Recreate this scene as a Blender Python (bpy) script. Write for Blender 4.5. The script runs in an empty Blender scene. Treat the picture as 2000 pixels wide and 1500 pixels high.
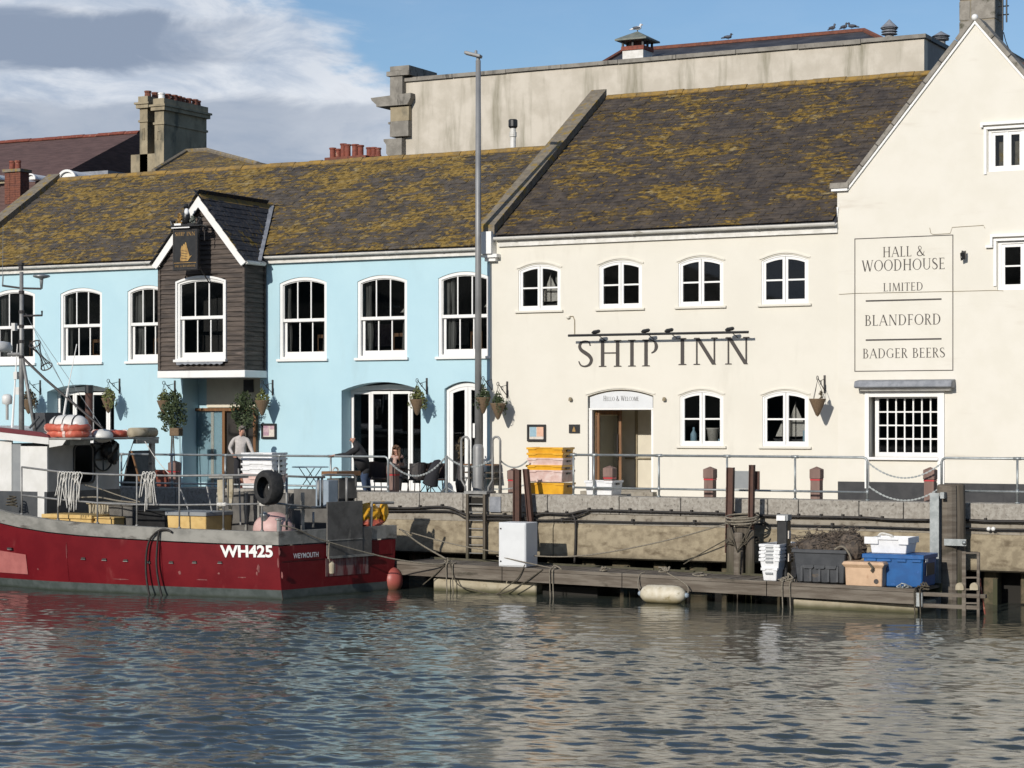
import bpy, math, random
import numpy as np
from mathutils import Vector, Matrix, geometry
random.seed(7)
SC = bpy.context.scene
COL = SC.collection
R = math.radians
# ------------------------------------------------------------------ camera
# world: X runs along the inn fronts (right), Y into the block, Z up; water level z=0, quay z~2.3
FOC = 4200.0                      # focal length in pixels of a 2000 px wide picture
TH = math.atan(.525)              # the fronts recede to the left
SN, CS = math.sin(TH), math.cos(TH)
CAM = Vector((60*SN, -60*CS, 4.3))
HZ = 815.0                        # picture row of the horizon
cd = bpy.data.cameras.new('camera'); cam = bpy.data.objects.new('camera', cd); COL.objects.link(cam)
cam.location = CAM; cam.rotation_euler = (R(90), 0, TH)
cd.sensor_width = 36; cd.lens = 36*FOC/2000; cd.shift_y = (HZ-750)/2000; cd.clip_start = 1; cd.clip_end = 5000
SC.camera = cam
# ------------------------------------------------------------------ light
SUN_EL, SUN_AZ = 22.5, 3.0       # sun behind the camera, a little to the left of the fronts' normal
SDIR = Vector((-math.sin(R(SUN_AZ))*math.cos(R(SUN_EL)), -math.cos(R(SUN_AZ))*math.cos(R(SUN_EL)), math.sin(R(SUN_EL))))
sd = bpy.data.lights.new('sun', 'SUN'); so = bpy.data.objects.new('sun', sd); COL.objects.link(so)
sd.energy = 3.9; sd.angle = R(.55); sd.color = (1, .95, .875)
so.location = (0, -30, 40); so.rotation_euler = (-SDIR).to_track_quat('-Z', 'Y').to_euler()
W = bpy.data.worlds.new('World'); SC.world = W; W.use_nodes = True
nt = W.node_tree; nt.nodes.clear()
def N(t, **k):
    n = nt.nodes.new(t)
    for a, b in k.items(): setattr(n, a, b)
    return n
def MTH(op, a, b=None, c=None, clamp=False):
    n = N('ShaderNodeMath', operation=op); n.use_clamp = clamp
    for i, v in enumerate((a, b, c)):
        if v is None: continue
        if isinstance(v, (int, float)): n.inputs[i].default_value = v
        else: nt.links.new(v, n.inputs[i])
    return n.outputs[0]
def RAMP(v, a, b):
    n = N('ShaderNodeMapRange', interpolation_type='SMOOTHSTEP'); nt.links.new(v, n.inputs[0])
    n.inputs[1].default_value = a; n.inputs[2].default_value = b
    return n.outputs[0]
sky = N('ShaderNodeTexSky', sky_type='NISHITA'); sky.sun_disc = False
sky.sun_elevation = R(SUN_EL); sky.sun_rotation = R(180+SUN_AZ); sky.air_density = 1.0; sky.dust_density = .6; sky.ozone_density = 4.2
bg1 = N('ShaderNodeBackground'); bg1.inputs[1].default_value = .105
nt.links.new(sky.outputs[0], bg1.inputs[0])
tc = N('ShaderNodeTexCoord')
def noise(scale, vec, detail=6, rough=.55, off=(0, 0, 0), dist=0):
    mp = N('ShaderNodeMapping'); mp.inputs[3].default_value = scale; mp.inputs[1].default_value = off
    nt.links.new(vec, mp.inputs[0])
    n = N('ShaderNodeTexNoise'); n.inputs['Scale'].default_value = 1; n.inputs['Detail'].default_value = detail
    n.inputs['Roughness'].default_value = rough; n.inputs['Distortion'].default_value = dist
    nt.links.new(mp.outputs[0], n.inputs[0]); return n.outputs[0]
vec = tc.outputs['Generated']
dt = N('ShaderNodeVectorMath', operation='DOT_PRODUCT'); nt.links.new(vec, dt.inputs[0]); dt.inputs[1].default_value = (CS, SN, 0)
side = dt.outputs['Value']                    # the cloud bank lies to the left (north-west), the right is clear
sp = N('ShaderNodeSeparateXYZ'); nt.links.new(vec, sp.inputs[0]); up = sp.outputs[2]
big = noise((5, 5, 17), vec, 7, .56, (3.1, .4, .2), .3)
fine = noise((16, 16, 44), vec, 7, .62, (1.7, 2.2, .3), .5)
wob = MTH('SUBTRACT', noise((9, 9, 30), vec, 6, .58, (5.1, .2, 1.3), .4), .5)
up2 = MTH('MULTIPLY_ADD', wob, .034, up); side2 = MTH('MULTIPLY_ADD', wob, .16, side)
edge = MTH('MULTIPLY_ADD', MTH('SUBTRACT', up2, .16), 2.0, side2)
mk = RAMP(edge, -.015, -.13)
den = MTH('ADD', MTH('MULTIPLY_ADD', fine, .5, MTH('MULTIPLY', big, .55)), MTH('MULTIPLY', mk, .62))
veil = MTH('MULTIPLY', MTH('MULTIPLY', RAMP(MTH('ADD', fine, MTH('MULTIPLY', big, .5)), .55, .95), RAMP(up, .30, .12)), .05)
aw = MTH('MAXIMUM', MTH('MULTIPLY', RAMP(den, .64, 1.02), .96), veil)
b1 = MTH('MULTIPLY', MTH('MULTIPLY', RAMP(up2, .153, .159), RAMP(up2, .182, .175)), RAMP(side2, -.12, -.18))
b2 = MTH('MULTIPLY', MTH('MULTIPLY', RAMP(up2, .147, .139), RAMP(side2, .0, -.12)), MTH('MULTIPLY_ADD', RAMP(big, .35, .6), .35, .35))
b3 = MTH('MULTIPLY', RAMP(MTH('ADD', fine, MTH('MULTIPLY', mk, .1)), .62, .78), .3)
ag = MTH('MAXIMUM', MTH('MAXIMUM', b1, b2), b3)
wv = N('ShaderNodeMix', data_type='RGBA'); wv.inputs[6].default_value = (.42, .50, .63, 1); wv.inputs[7].default_value = (.80, .83, .88, 1); nt.links.new(RAMP(MTH('ADD', fine, MTH('MULTIPLY', big, .6)), .62, 1.0), wv.inputs[0])
cw = N('ShaderNodeMix', data_type='RGBA'); nt.links.new(wv.outputs[2], cw.inputs[6]); cw.inputs[7].default_value = (.275, .335, .445, 1)
nt.links.new(ag, cw.inputs[0])
bg2 = N('ShaderNodeBackground'); nt.links.new(cw.outputs[2], bg2.inputs[0]); bg2.inputs[1].default_value = 1.0
mx = N('ShaderNodeMixShader'); nt.links.new(aw, mx.inputs[0]); nt.links.new(bg1.outputs[0], mx.inputs[1]); nt.links.new(bg2.outputs[0], mx.inputs[2])
wo = N('ShaderNodeOutputWorld'); nt.links.new(mx.outputs[0], wo.inputs[0])
SC.view_settings.view_transform = 'Standard'; SC.view_settings.look = 'None'; SC.view_settings.exposure = 0; SC.view_settings.gamma = 1
SC.view_settings.use_curve_mapping = False
SC.cycles.max_bounces = 8; SC.cycles.transparent_max_bounces = 12
# ------------------------------------------------------------------ a pixel of the photograph put on a real plane
def ray(px, py):
    u, v = (px-1000)/FOC, (HZ-py)/FOC
    return Vector((-SN+u*CS, CS+u*SN, v))
def P(px, py, Y=0.0):
    d = ray(px, py); return CAM + d*((Y-CAM.y)/d.y)
def PZ(px, py, z):
    d = ray(px, py); return CAM + d*((z-CAM.z)/d.z)
def X(px, Y=0.0): return P(px, HZ, Y).x
def ZZ(px, py, Y=0.0): return P(px, py, Y).z
# ------------------------------------------------------------------ mesh helpers
ORG = {}
SK = .19
def SHEAR(v):                                  # the boat's stern is raked in plan: its quay-side corner lies farther aft
    return (v[0]+v[1]*SK*max(0, 1+v[0]/4) if v[0] > -4 else v[0], v[1], v[2])
def UNSHEAR(v):
    x = (v.x-SK*v.y)/(1+SK*v.y/4); return Vector((x if x > -4 else v.x, v.y, v.z))
class MB:
    def __init__(s): s.v = []; s.f = []; s.m = []
    def add(s, vs, fs, mi=0):
        n = len(s.v); s.v += [tuple(v) for v in vs]; s.f += [tuple(i+n for i in f) for f in fs]; s.m += [mi]*len(fs); return s
    def box(s, x0, x1, y0, y1, z0, z1, mi=0):
        return s.add([(x0,y0,z0),(x1,y0,z0),(x1,y1,z0),(x0,y1,z0),(x0,y0,z1),(x1,y0,z1),(x1,y1,z1),(x0,y1,z1)],
            [(3,2,1,0),(4,5,6,7),(0,1,5,4),(1,2,6,5),(2,3,7,6),(3,0,4,7)], mi)
    def obox(s, c, a, b, d, mi=0):
        c, a, b, d = map(Vector, (c, a, b, d))
        return s.add([c-a-b-d, c+a-b-d, c+a+b-d, c-a+b-d, c-a-b+d, c+a-b+d, c+a+b+d, c-a+b+d],
            [(3,2,1,0),(4,5,6,7),(0,1,5,4),(1,2,6,5),(2,3,7,6),(3,0,4,7)], mi)
    def bar(s, p, q, w, h, mi=0, side=None):
        p, q = Vector(p), Vector(q); d = q-p; L = d.length
        if L < 1e-6: return s
        d /= L; u = Vector(side) if side else (Vector((0,0,1)) if abs(d.z) < .9 else Vector((0,1,0)))
        sd_ = d.cross(u).normalized(); u2 = sd_.cross(d).normalized()
        return s.obox((p+q)/2, d*L/2, sd_*w/2, u2*h/2, mi)
    def tube(s, pts, r, n=8, mi=0, closed=False, cap=True):
        pts = [Vector(p) for p in pts]; m = len(pts); rr = r if isinstance(r, (list, tuple)) else [r]*m
        vs = []; ref = None
        for i, p in enumerate(pts):
            a = pts[(i-1) % m] if (closed or i > 0) else p; b = pts[(i+1) % m] if (closed or i < m-1) else p
            t = (b-a); t = t.normalized() if t.length > 1e-9 else Vector((0,0,1))
            if ref is None:
                ref = Vector((0,0,1)) if abs(t.z) < .9 else Vector((1,0,0))
            x = ref - t*ref.dot(t)
            if x.length < 1e-5: x = t.orthogonal()
            x.normalize(); y = t.cross(x); ref = x
            for k in range(n):
                c_, s_ = math.cos(2*math.pi*k/n), math.sin(2*math.pi*k/n)
                vs.append(p + (x*c_ + y*s_)*rr[i])
        fs = []
        for i in range(m if closed else m-1):
            j = (i+1) % m
            for k in range(n): fs.append((i*n+k, i*n+(k+1) % n, j*n+(k+1) % n, j*n+k))
        if cap and not closed: fs += [tuple(range(n))[::-1], tuple((m-1)*n+k for k in range(n))]
        return s.add(vs, fs, mi)
    def lathe(s, prof, c, n=16, mi=0, axis=None):
        c = Vector(c); q = Vector(axis).to_track_quat('Z', 'Y') if axis else None
        vs = []; m = len(prof)
        for r, z in prof:
            for k in range(n):
                v = Vector((r*math.cos(2*math.pi*k/n), r*math.sin(2*math.pi*k/n), z))
                vs.append(c + (q @ v if q else v))
        fs = [(i*n+k, i*n+(k+1) % n, (i+1)*n+(k+1) % n, (i+1)*n+k) for i in range(m-1) for k in range(n)]
        fs += [tuple(range(n))[::-1], tuple((m-1)*n+k for k in range(n))]
        return s.add(vs, fs, mi)
    def prism(s, poly, y0, y1, mi=0):           # polygon in X,Z pushed along Y
        n = len(poly); vs = [(x, y0, z) for x, z in poly]+[(x, y1, z) for x, z in poly]
        return s.add(vs, [tuple(range(n)), tuple(range(2*n-1, n-1, -1))]+[(i, i+n, (i+1) % n+n, (i+1) % n) for i in range(n)], mi)
    def prismx(s, poly, x0, x1, mi=0):          # polygon in Y,Z pushed along X
        n = len(poly); vs = [(x0, y, z) for y, z in poly]+[(x1, y, z) for y, z in poly]
        return s.add(vs, [tuple(range(n)), tuple(range(2*n-1, n-1, -1))]+[(i, i+n, (i+1) % n+n, (i+1) % n) for i in range(n)], mi)
    def prismz(s, poly, z0, z1, mi=0):
        n = len(poly); vs = [(x, y, z0) for x, y in poly]+[(x, y, z1) for x, y in poly]
        return s.add(vs, [tuple(range(n)), tuple(range(2*n-1, n-1, -1))]+[(i, i+n, (i+1) % n+n, (i+1) % n) for i in range(n)], mi)
    def ball(s, c, rx, ry=None, rz=None, n=12, m=8, mi=0, jit=0):
        ry = ry or rx; rz = rz or rx; vs = []; fs = []
        for i in range(m+1):
            a = math.pi*i/m-math.pi/2
            for k in range(n):
                b = 2*math.pi*k/n; j = 1+random.uniform(-jit, jit)
                vs.append((c[0]+rx*j*math.cos(a)*math.cos(b), c[1]+ry*j*math.cos(a)*math.sin(b), c[2]+rz*j*math.sin(a)))
        for i in range(m):
            for k in range(n): fs.append((i*n+k, i*n+(k+1) % n, (i+1)*n+(k+1) % n, (i+1)*n+k))
        return s.add(vs, fs, mi)
    def leaves(s, c, rx, ry, rz, cnt, size, mi=0, fill=.55, flat=0):
        for _ in range(cnt):
            while True:
                p = Vector((random.uniform(-1,1), random.uniform(-1,1), random.uniform(-1,1)))
                if fill < p.length <= 1 or (p.length <= 1 and random.random() < .35): break
            q = Vector((c[0]+p.x*rx, c[1]+p.y*ry, c[2]+p.z*rz))
            a = Vector((random.gauss(0,1), random.gauss(0,1), random.gauss(0,1))).normalized()*size*random.uniform(.6,1.3)
            b = a.orthogonal().normalized()*size*.45
            s.add([q-a, q+b, q+a, q-b], [(0,1,2,3)], mi)
        return s
    def build(s, name, mat, parent=None, local=False, smooth=False, bevel=0, seg=1):
        me = bpy.data.meshes.new(name)
        vs = s.v
        if parent is not None:
            o_ = Vector((0,0,0)) if local else ORG[parent.name]
        elif vs:
            a = np.array(vs); lo, hi = a.min(0), a.max(0); o_ = Vector((float(lo[0]+hi[0])/2, float(lo[1]+hi[1])/2, float(lo[2])))
        else: o_ = Vector((0,0,0))
        if local and parent is not None and parent.name.startswith('fishing_boat'): vs = [SHEAR(v) for v in vs]
        if o_.length > 0: vs = [(v[0]-o_.x, v[1]-o_.y, v[2]-o_.z) for v in vs]
        me.from_pydata(vs, [], s.f)
        mats = mat if isinstance(mat, (list, tuple)) else [mat]
        for m_ in mats: me.materials.append(m_)
        if len(mats) > 1: me.polygons.foreach_set('material_index', s.m)
        if smooth: me.shade_smooth() if hasattr(me, 'shade_smooth') else me.polygons.foreach_set('use_smooth', [True]*len(me.polygons))
        me.update()
        o = bpy.data.objects.new(name, me); COL.objects.link(o)
        if parent is not None: o.parent = parent; ORG[o.name] = ORG.get(parent.name, Vector())
        else: o.location = o_; ORG[o.name] = o_
        if smooth == 'auto': 
            try: me.set_sharp_from_angle(angle=R(38))
            except Exception: pass
        if bevel:
            b = o.modifiers.new('bevel', 'BEVEL'); b.width = bevel; b.segments = seg; b.limit_method = 'ANGLE'; b.angle_limit = R(40)
        return o
def tag(o, label, cat, group=None, kind=None):
    o['label'] = label; o['category'] = cat
    if group: o['group'] = group
    if kind: o['kind'] = kind
    return o
def thing(name, label, cat, loc=(0,0,0), group=None, rz=0):
    o = bpy.data.objects.new(name, None); COL.objects.link(o); o.location = loc; o.rotation_euler = (0,0,rz); o.empty_display_size = .2
    ORG[o.name] = Vector(loc); tag(o, label, cat, group); return o
def struct(o): o['kind'] = 'structure'; return o
def dup(root, loc, rz=None, label=None):
    c = root.copy(); COL.objects.link(c); c.location = loc
    if rz is not None: c.rotation_euler = (0,0,rz)
    if label: c['label'] = label
    ORG[c.name] = Vector(loc)
    for ch in list(root.children):
        d = ch.copy(); COL.objects.link(d); d.parent = c
        for g in list(ch.children):
            e = g.copy(); COL.objects.link(e); e.parent = d
    return c
def sag(a, b, drop, n=14):
    a, b = Vector(a), Vector(b)
    return [a.lerp(b, i/n) - Vector((0,0,drop*4*(i/n)*(1-i/n))) for i in range(n+1)]
def spline(pts, n=6):
    pts = [Vector(p) for p in pts]; out = []
    for i in range(len(pts)-1):
        p0, p1, p2, p3 = pts[max(i-1,0)], pts[i], pts[i+1], pts[min(i+2, len(pts)-1)]
        for k in range(n):
            t = k/n
            out.append(.5*((2*p1)+(p2-p0)*t+(2*p0-5*p1+4*p2-p3)*t*t+(3*p1-p0-3*p2+p3)*t**3))
    out.append(pts[-1]); return out
# ------------------------------------------------------------------ materials
def mat(name, c1, c2=None, scale=3, rough=.6, metal=0, bump=0, detail=6, lo=.35, hi=.65, c3=None, s3=(1,1,1), lo3=.55, hi3=.7, spec=.5, bscale=None, zdirt=None):
    """two colours mixed by world-space noise; c3 a third (stain) with its own stretched noise; zdirt=(z0,z1,colour) grime by height"""
    m = bpy.data.materials.new(name); m.use_nodes = True; t = m.node_tree; b = t.nodes['Principled BSDF']
    b.inputs['Roughness'].default_value = rough; b.inputs['Metallic'].default_value = metal; b.inputs['Specular IOR Level'].default_value = spec
    b.inputs['Base Color'].default_value = (*c1, 1)
    if c2 is None and not bump and c3 is None and zdirt is None: return m
    g = t.nodes.new('ShaderNodeNewGeometry')
    def nz(sc, d=detail, r=.6):
        mp = t.nodes.new('ShaderNodeMapping'); mp.inputs[3].default_value = sc if isinstance(sc, tuple) else (sc,)*3
        t.links.new(g.outputs['Position'], mp.inputs[0])
        n = t.nodes.new('ShaderNodeTexNoise'); n.inputs['Scale'].default_value = 1; n.inputs['Detail'].default_value = d; n.inputs['Roughness'].default_value = r
        t.links.new(mp.outputs[0], n.inputs[0]); return n.outputs[0]
    def rng(v, a, e):
        n = t.nodes.new('ShaderNodeMapRange'); n.interpolation_type = 'SMOOTHSTEP'; t.links.new(v, n.inputs[0]); n.inputs[1].default_value = a; n.inputs[2].default_value = e; return n.outputs[0]
    def mixc(f, a, e):
        n = t.nodes.new('ShaderNodeMix'); n.data_type = 'RGBA'; t.links.new(f, n.inputs[0])
        for i, v in ((6, a), (7, e)):
            if isinstance(v, tuple): n.inputs[i].default_value = (*v, 1)
            else: t.links.new(v, n.inputs[i])
        return n.outputs[2]
    col = c1
    if c2 is not None: col = mixc(rng(nz(scale), lo, hi), c1, c2)
    if c3 is not None: col = mixc(rng(nz(s3, 5), lo3, hi3), col, c3)
    if zdirt is not None:
        sx = t.nodes.new('ShaderNodeSeparateXYZ'); t.links.new(g.outputs['Position'], sx.inputs[0])
        ad = t.nodes.new('ShaderNodeMath'); ad.operation = 'MULTIPLY_ADD'; t.links.new(nz((2.5,2.5,.8), 4), ad.inputs[0]); ad.inputs[1].default_value = .5*abs(zdirt[1]-zdirt[0]); t.links.new(sx.outputs[2], ad.inputs[2])
        col = mixc(rng(ad.outputs[0], zdirt[1], zdirt[0]), col, zdirt[2])
    if not isinstance(col, tuple): t.links.new(col, b.inputs['Base Color'])
    if bump:
        bp = t.nodes.new('ShaderNodeBump'); bp.inputs['Strength'].default_value = bump; bp.inputs['Distance'].default_value = .02
        t.links.new(nz(bscale or (scale*4 if not isinstance(scale, tuple) else tuple(q*3 for q in scale)), 5), bp.inputs['Height']); t.links.new(bp.outputs[0], b.inputs['Normal'])
    return m
M = {}
M['cream'] = mat('cream_render', (.69,.655,.57), (.665,.63,.545), .8, .85, bump=.12, bscale=9, c3=(.58,.545,.465), s3=(1.3,1.3,.3), lo3=.56, hi3=.82)
M['cream2'] = mat('cream_render_gable', (.70,.665,.585), (.67,.635,.55), 1.1, .85, bump=.15, bscale=7, c3=(.57,.52,.44), s3=(.45,.45,2.6), lo3=.58, hi3=.82)
M['blue'] = mat('pale_blue_paint', (.40,.585,.65), (.425,.61,.67), .7, .7, bump=.08, bscale=10, c3=(.37,.525,.575), s3=(1.1,1.1,.28), lo3=.56, hi3=.82)
M['white'] = mat('white_paint', (.80,.79,.76), (.76,.75,.72), 2, .45)
M['offwhite'] = mat('weathered_white', (.72,.70,.66), (.58,.56,.51), 4, .5, c3=(.42,.39,.33), s3=(2,2,7), lo3=.62, hi3=.75)
M['gutter'] = mat('gutter_white', (.72,.70,.65), (.62,.60,.55), 3, .4, c3=(.35,.32,.26), s3=(1.2,5,5), lo3=.6, hi3=.72)
M['lead'] = mat('lead_sheet', (.17,.18,.20), (.26,.27,.29), 5, .6, bump=.2)
M['plinth'] = mat('black_plinth_paint', (.014,.015,.018), (.03,.03,.032), 3, .6)
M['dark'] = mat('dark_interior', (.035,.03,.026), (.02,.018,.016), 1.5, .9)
M['porch'] = mat('cream_porch_inside', (.66,.61,.49), (.60,.55,.44), 2, .8)
M['curtain'] = mat('dark_curtain', (.22,.21,.19), (.11,.105,.095), (9,9,.4), .95)
M['curtain2'] = mat('pale_curtain', (.38,.36,.32), (.25,.24,.21), (9,9,.4), .95)
M['letter'] = mat('dark_lettering', (.045,.037,.032), rough=.6)
M['black'] = mat('black_paint', (.012,.012,.013), (.02,.02,.02), 6, .4)
M['iron'] = mat('wrought_iron', (.02,.02,.022), (.05,.04,.035), 20, .5)
M['gold'] = mat('gold_paint', (.42,.26,.08), (.30,.17,.05), 8, .45)
M['galv'] = mat('galvanised_steel', (.34,.36,.36), (.24,.26,.26), 6, .45, .55, c3=(.42,.44,.43), s3=(3,3,3))
M['galvdull'] = mat('dull_steel', (.20,.20,.195), (.29,.285,.27), 5, .55, .35, c3=(.16,.10,.06), s3=(4,4,2), lo3=.66, hi3=.8)
M['lamp'] = mat('grey_lamp_post', (.22,.22,.22), (.27,.27,.265), 2, .5, .2)
M['concrete'] = mat('coping_concrete', (.26,.235,.20), (.36,.335,.29), 11, .9, bump=.5, bscale=26, c3=(.12,.108,.088), s3=(15,15,11), lo3=.54, hi3=.70)
M['concrete2'] = mat('quay_concrete', (.225,.183,.12), (.33,.275,.185), 5, .9, bump=.5, bscale=20, c3=(.12,.09,.055), s3=(2.5,2.5,5), lo3=.5, hi3=.75, zdirt=(.75,1.0,(.09,.075,.05)))
M['concrete3'] = mat('quay_concrete_mid', (.30,.27,.22), (.24,.21,.165), 7, .9, bump=.4, bscale=22, c3=(.13,.11,.085), s3=(7,7,7), lo3=.56, hi3=.7)
M['pile'] = mat('shaded_pile', (.13,.10,.06), (.06,.055,.03), 6, .9, bump=.5)  # darkened brown: the pontoon's shadow on the piles is in the colour
M['paving'] = mat('quay_paving', (.24,.22,.19), (.18,.165,.145), 4, .9, bump=.2)
M['void'] = mat('dark_undercroft', (.02,.018,.015), rough=1)  # near-black: the shade of the hollow under the quay put into colour
M['wood'] = mat('weathered_timber', (.10,.08,.06), (.17,.145,.115), (1.2,1.2,10), .85, bump=.5, bscale=(2,2,40), c3=(.06,.05,.035), s3=(.9,3,3), lo3=.58, hi3=.7)
M['woodd'] = mat('dark_timber', (.065,.052,.038), (.12,.10,.075), (8,8,.7), .85, bump=.6, bscale=(25,25,1.5), zdirt=(.5,1.4,(.05,.05,.022)))
M['clad'] = mat('dark_weatherboard', (.038,.029,.024), (.10,.076,.06), (1.3,1.3,16), .75, bump=.6, bscale=(2,2,60), c3=(.16,.125,.105), s3=(.9,.9,9), lo3=.58, hi3=.72)
M['stone'] = mat('gable_stone', (.22,.20,.17), (.30,.275,.235), 5, .9, bump=.5, c3=(.09,.085,.06), s3=(4,4,4), lo3=.55, hi3=.7)
M['copst'] = mat('lichened_coping', (.23,.195,.145), (.16,.135,.10), 6, .95, bump=.5, c3=(.27,.18,.04), s3=(4,4,4), lo3=.52, hi3=.66)
M['ridge'] = mat('lichened_ridge', (.33,.20,.045), (.19,.13,.055), 5, .95, bump=.6, bscale=22, c3=(.12,.09,.06), s3=(3,6,6), lo3=.58, hi3=.72)
M['theatre'] = mat('stained_render', (.56,.51,.43), (.47,.425,.35), 1.2, .9, bump=.3, bscale=6, c3=(.17,.155,.10), s3=(1.6,1.6,.22), lo3=.46, hi3=.80)
M['thgrey'] = mat('grey_render', (.27,.26,.25), (.21,.20,.19), 1.5, .9)
M['cornice'] = mat('cornice_stone', (.27,.25,.215), (.19,.175,.15), 3, .9, bump=.4, c3=(.07,.065,.055), s3=(3,3,1), lo3=.58, hi3=.72)
M['chim'] = mat('chimney_render', (.34,.285,.19), (.26,.215,.14), 1.5, .9, bump=.3, c3=(.12,.11,.08), s3=(1.5,1.5,.7), lo3=.5, hi3=.7)
M['terra'] = mat('terracotta', (.24,.065,.038), (.16,.045,.03), 9, .8, c3=(.38,.20,.13), s3=(5,5,5), lo3=.6, hi3=.7)
M['brick'] = mat('red_brick', (.20,.07,.04), (.13,.05,.035), 8, .9, bump=.4)
M['redroof'] = mat('brown_tiles', (.085,.048,.042), (.13,.075,.065), (1.5,1.5,14), .85, bump=.5, bscale=(4,4,22))
M['slatebg'] = mat('plain_slate', (.035,.036,.042), (.07,.07,.075), (1.2,1.2,5), .6)
M['bollard'] = mat('brown_bollard_timber', (.17,.105,.085), (.22,.14,.115), (6,6,1), .75, c3=(.12,.075,.06), s3=(9,9,1.5))
M['redband'] = mat('red_band', (.45,.02,.03), rough=.4)
M['rust'] = mat('rusty_brown_steel', (.085,.035,.022), (.06,.027,.018), 5, .7, bump=.2)
M['rope'] = mat('weathered_rope', (.24,.21,.16), (.15,.13,.10), 30, .95)
M['roped'] = mat('dark_rope', (.10,.085,.06), (.06,.05,.035), 30, .95)
M['ropew'] = mat('white_rope', (.62,.60,.55), (.48,.46,.42), 20, .9)
M['cable'] = mat('black_cable', (.013,.011,.010), (.025,.02,.016), 8, .6)
M['wplast'] = mat('white_plastic', (.76,.76,.76), (.68,.68,.68), 6, .4, c3=(.55,.53,.5), s3=(5,5,5), lo3=.62, hi3=.75)
M['pinkplast'] = mat('faded_pink_plastic', (.66,.50,.45), (.56,.38,.33), 6, .5, c3=(.72,.62,.56), s3=(4,4,4))
M['yplast'] = mat('yellow_plastic', (.72,.38,.02), (.62,.30,.015), 5, .4)
M['ycream'] = mat('cream_yellow_plastic', (.62,.43,.17), (.54,.36,.13), 4, .5, c3=(.38,.25,.10), s3=(6,6,6), lo3=.6, hi3=.75)
M['peach'] = mat('peach_plastic', (.56,.38,.24), (.48,.32,.20), 4, .5, c3=(.40,.24,.14), s3=(6,6,6), lo3=.6, hi3=.75)
M['bplast'] = mat('blue_plastic', (.008,.098,.30), (.006,.075,.24), 4, .45, c3=(.03,.12,.36), s3=(6,6,6), lo3=.6, hi3=.7)
M['gplast'] = mat('charcoal_plastic', (.035,.038,.043), (.05,.053,.058), 5, .55, c3=(.10,.08,.06), s3=(5,5,5), lo3=.64, hi3=.75)
M['red'] = mat('hull_red', (.115,.004,.008), (.145,.007,.011), 1.6, .45, spec=.25, bump=.05, c3=(.24,.06,.055), s3=(1.6,3,.5), lo3=.58, hi3=.80)
M['pinkhull'] = mat('faded_hull_red', (.42,.14,.125), (.35,.11,.10), 3, .55)
M['steel'] = mat('bare_gunwale_steel', (.20,.195,.175), (.31,.30,.27), (2,4,3), .55, .25, c3=(.12,.11,.095), s3=(1.6,3,5), lo3=.55, hi3=.7)
M['deckgrey'] = mat('deck_grey', (.072,.067,.06), (.125,.117,.105), 3, .7, c3=(.19,.175,.15), s3=(3,3,1.2), lo3=.6, hi3=.75)
M['boatwhite'] = mat('boat_white', (.68,.67,.64), (.60,.59,.555), 2, .45, c3=(.40,.34,.26), s3=(3,3,.8), lo3=.62, hi3=.8)
M['boatgrey'] = mat('boat_dark_grey', (.045,.05,.055), (.065,.068,.07), 3, .5)
M['roofred'] = mat('boat_roof_red', (.11,.018,.025), (.14,.025,.03), 3, .5)
M['orange'] = mat('orange_fabric', (.58,.13,.075), (.46,.09,.055), 7, .6, c3=(.62,.30,.22), s3=(6,6,6))
M['buoyp'] = mat('pink_buoy', (.62,.42,.38), (.54,.33,.30), 3, .5)
M['buoyo'] = mat('orange_buoy', (.36,.085,.065), (.30,.06,.045), 3, .45, zdirt=(.05,.3,(.16,.07,.04)))
M['tyre'] = mat('tyre_rubber', (.013,.013,.013), (.028,.027,.026), 10, .75)
M['leaf'] = mat('dark_leaves', (.035,.055,.022), (.07,.09,.035), 25, .6)
M['leaf2'] = mat('light_leaves', (.10,.13,.03), (.16,.15,.05), 25, .6)
M['leaf3'] = mat('dry_leaves', (.11,.075,.035), (.07,.055,.03), 25, .7)
M['wicker'] = mat('basket_weave', (.20,.135,.08), (.12,.08,.045), (40,40,60), .9, bump=.6, bscale=60)
M['oak'] = mat('oak_frame', (.20,.095,.035), (.14,.065,.025), (14,14,1.2), .45)
M['skin'] = mat('skin', (.50,.27,.19), (.44,.22,.15), 20, .5)
M['hairg'] = mat('grey_hair', (.24,.21,.18), (.15,.125,.105), 40, .8)
M['hairb'] = mat('brown_hair', (.07,.035,.018), (.17,.09,.045), 40, .6)
M['sweater'] = mat('pale_sweater', (.50,.46,.43), (.42,.385,.36), 14, .9, bump=.2)
M['coat'] = mat('black_coat', (.012,.012,.014), (.022,.021,.022), 8, .85)
M['jeans'] = mat('blue_jeans', (.03,.05,.10), (.05,.075,.13), 12, .9)
M['trous'] = mat('dark_trousers', (.02,.02,.024), rough=.9)
M['scarf'] = mat('patterned_scarf', (.34,.13,.10), (.50,.40,.33), 30, .9)
M['gullw'] = mat('gull_white', (.78,.78,.78), (.62,.63,.65), 9, .7)
M['pigeon'] = mat('pigeon_grey', (.10,.11,.135), (.05,.05,.06), 9, .7)
M['green'] = mat('verdigris', (.13,.15,.125), (.20,.21,.18), 4, .7)
M['net'] = mat('trawl_net', (.13,.10,.075), (.05,.042,.036), 12, .95)
M['fendw'] = mat('dirty_white_fender', (.60,.55,.44), (.50,.44,.32), 5, .5, c3=(.24,.19,.09), s3=(4,4,6), lo3=.58, hi3=.75, zdirt=(.02,.28,(.22,.17,.06)))
M['foam'] = mat('concrete_float', (.42,.37,.27), (.34,.29,.20), 4, .9, bump=.3, c3=(.22,.18,.11), s3=(3,3,3), lo3=.58, hi3=.7, zdirt=(.05,.22,(.07,.065,.03)))
M['signgrey'] = mat('grey_sign_back', (.22,.23,.235), (.25,.26,.262), 4, .6)
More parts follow.
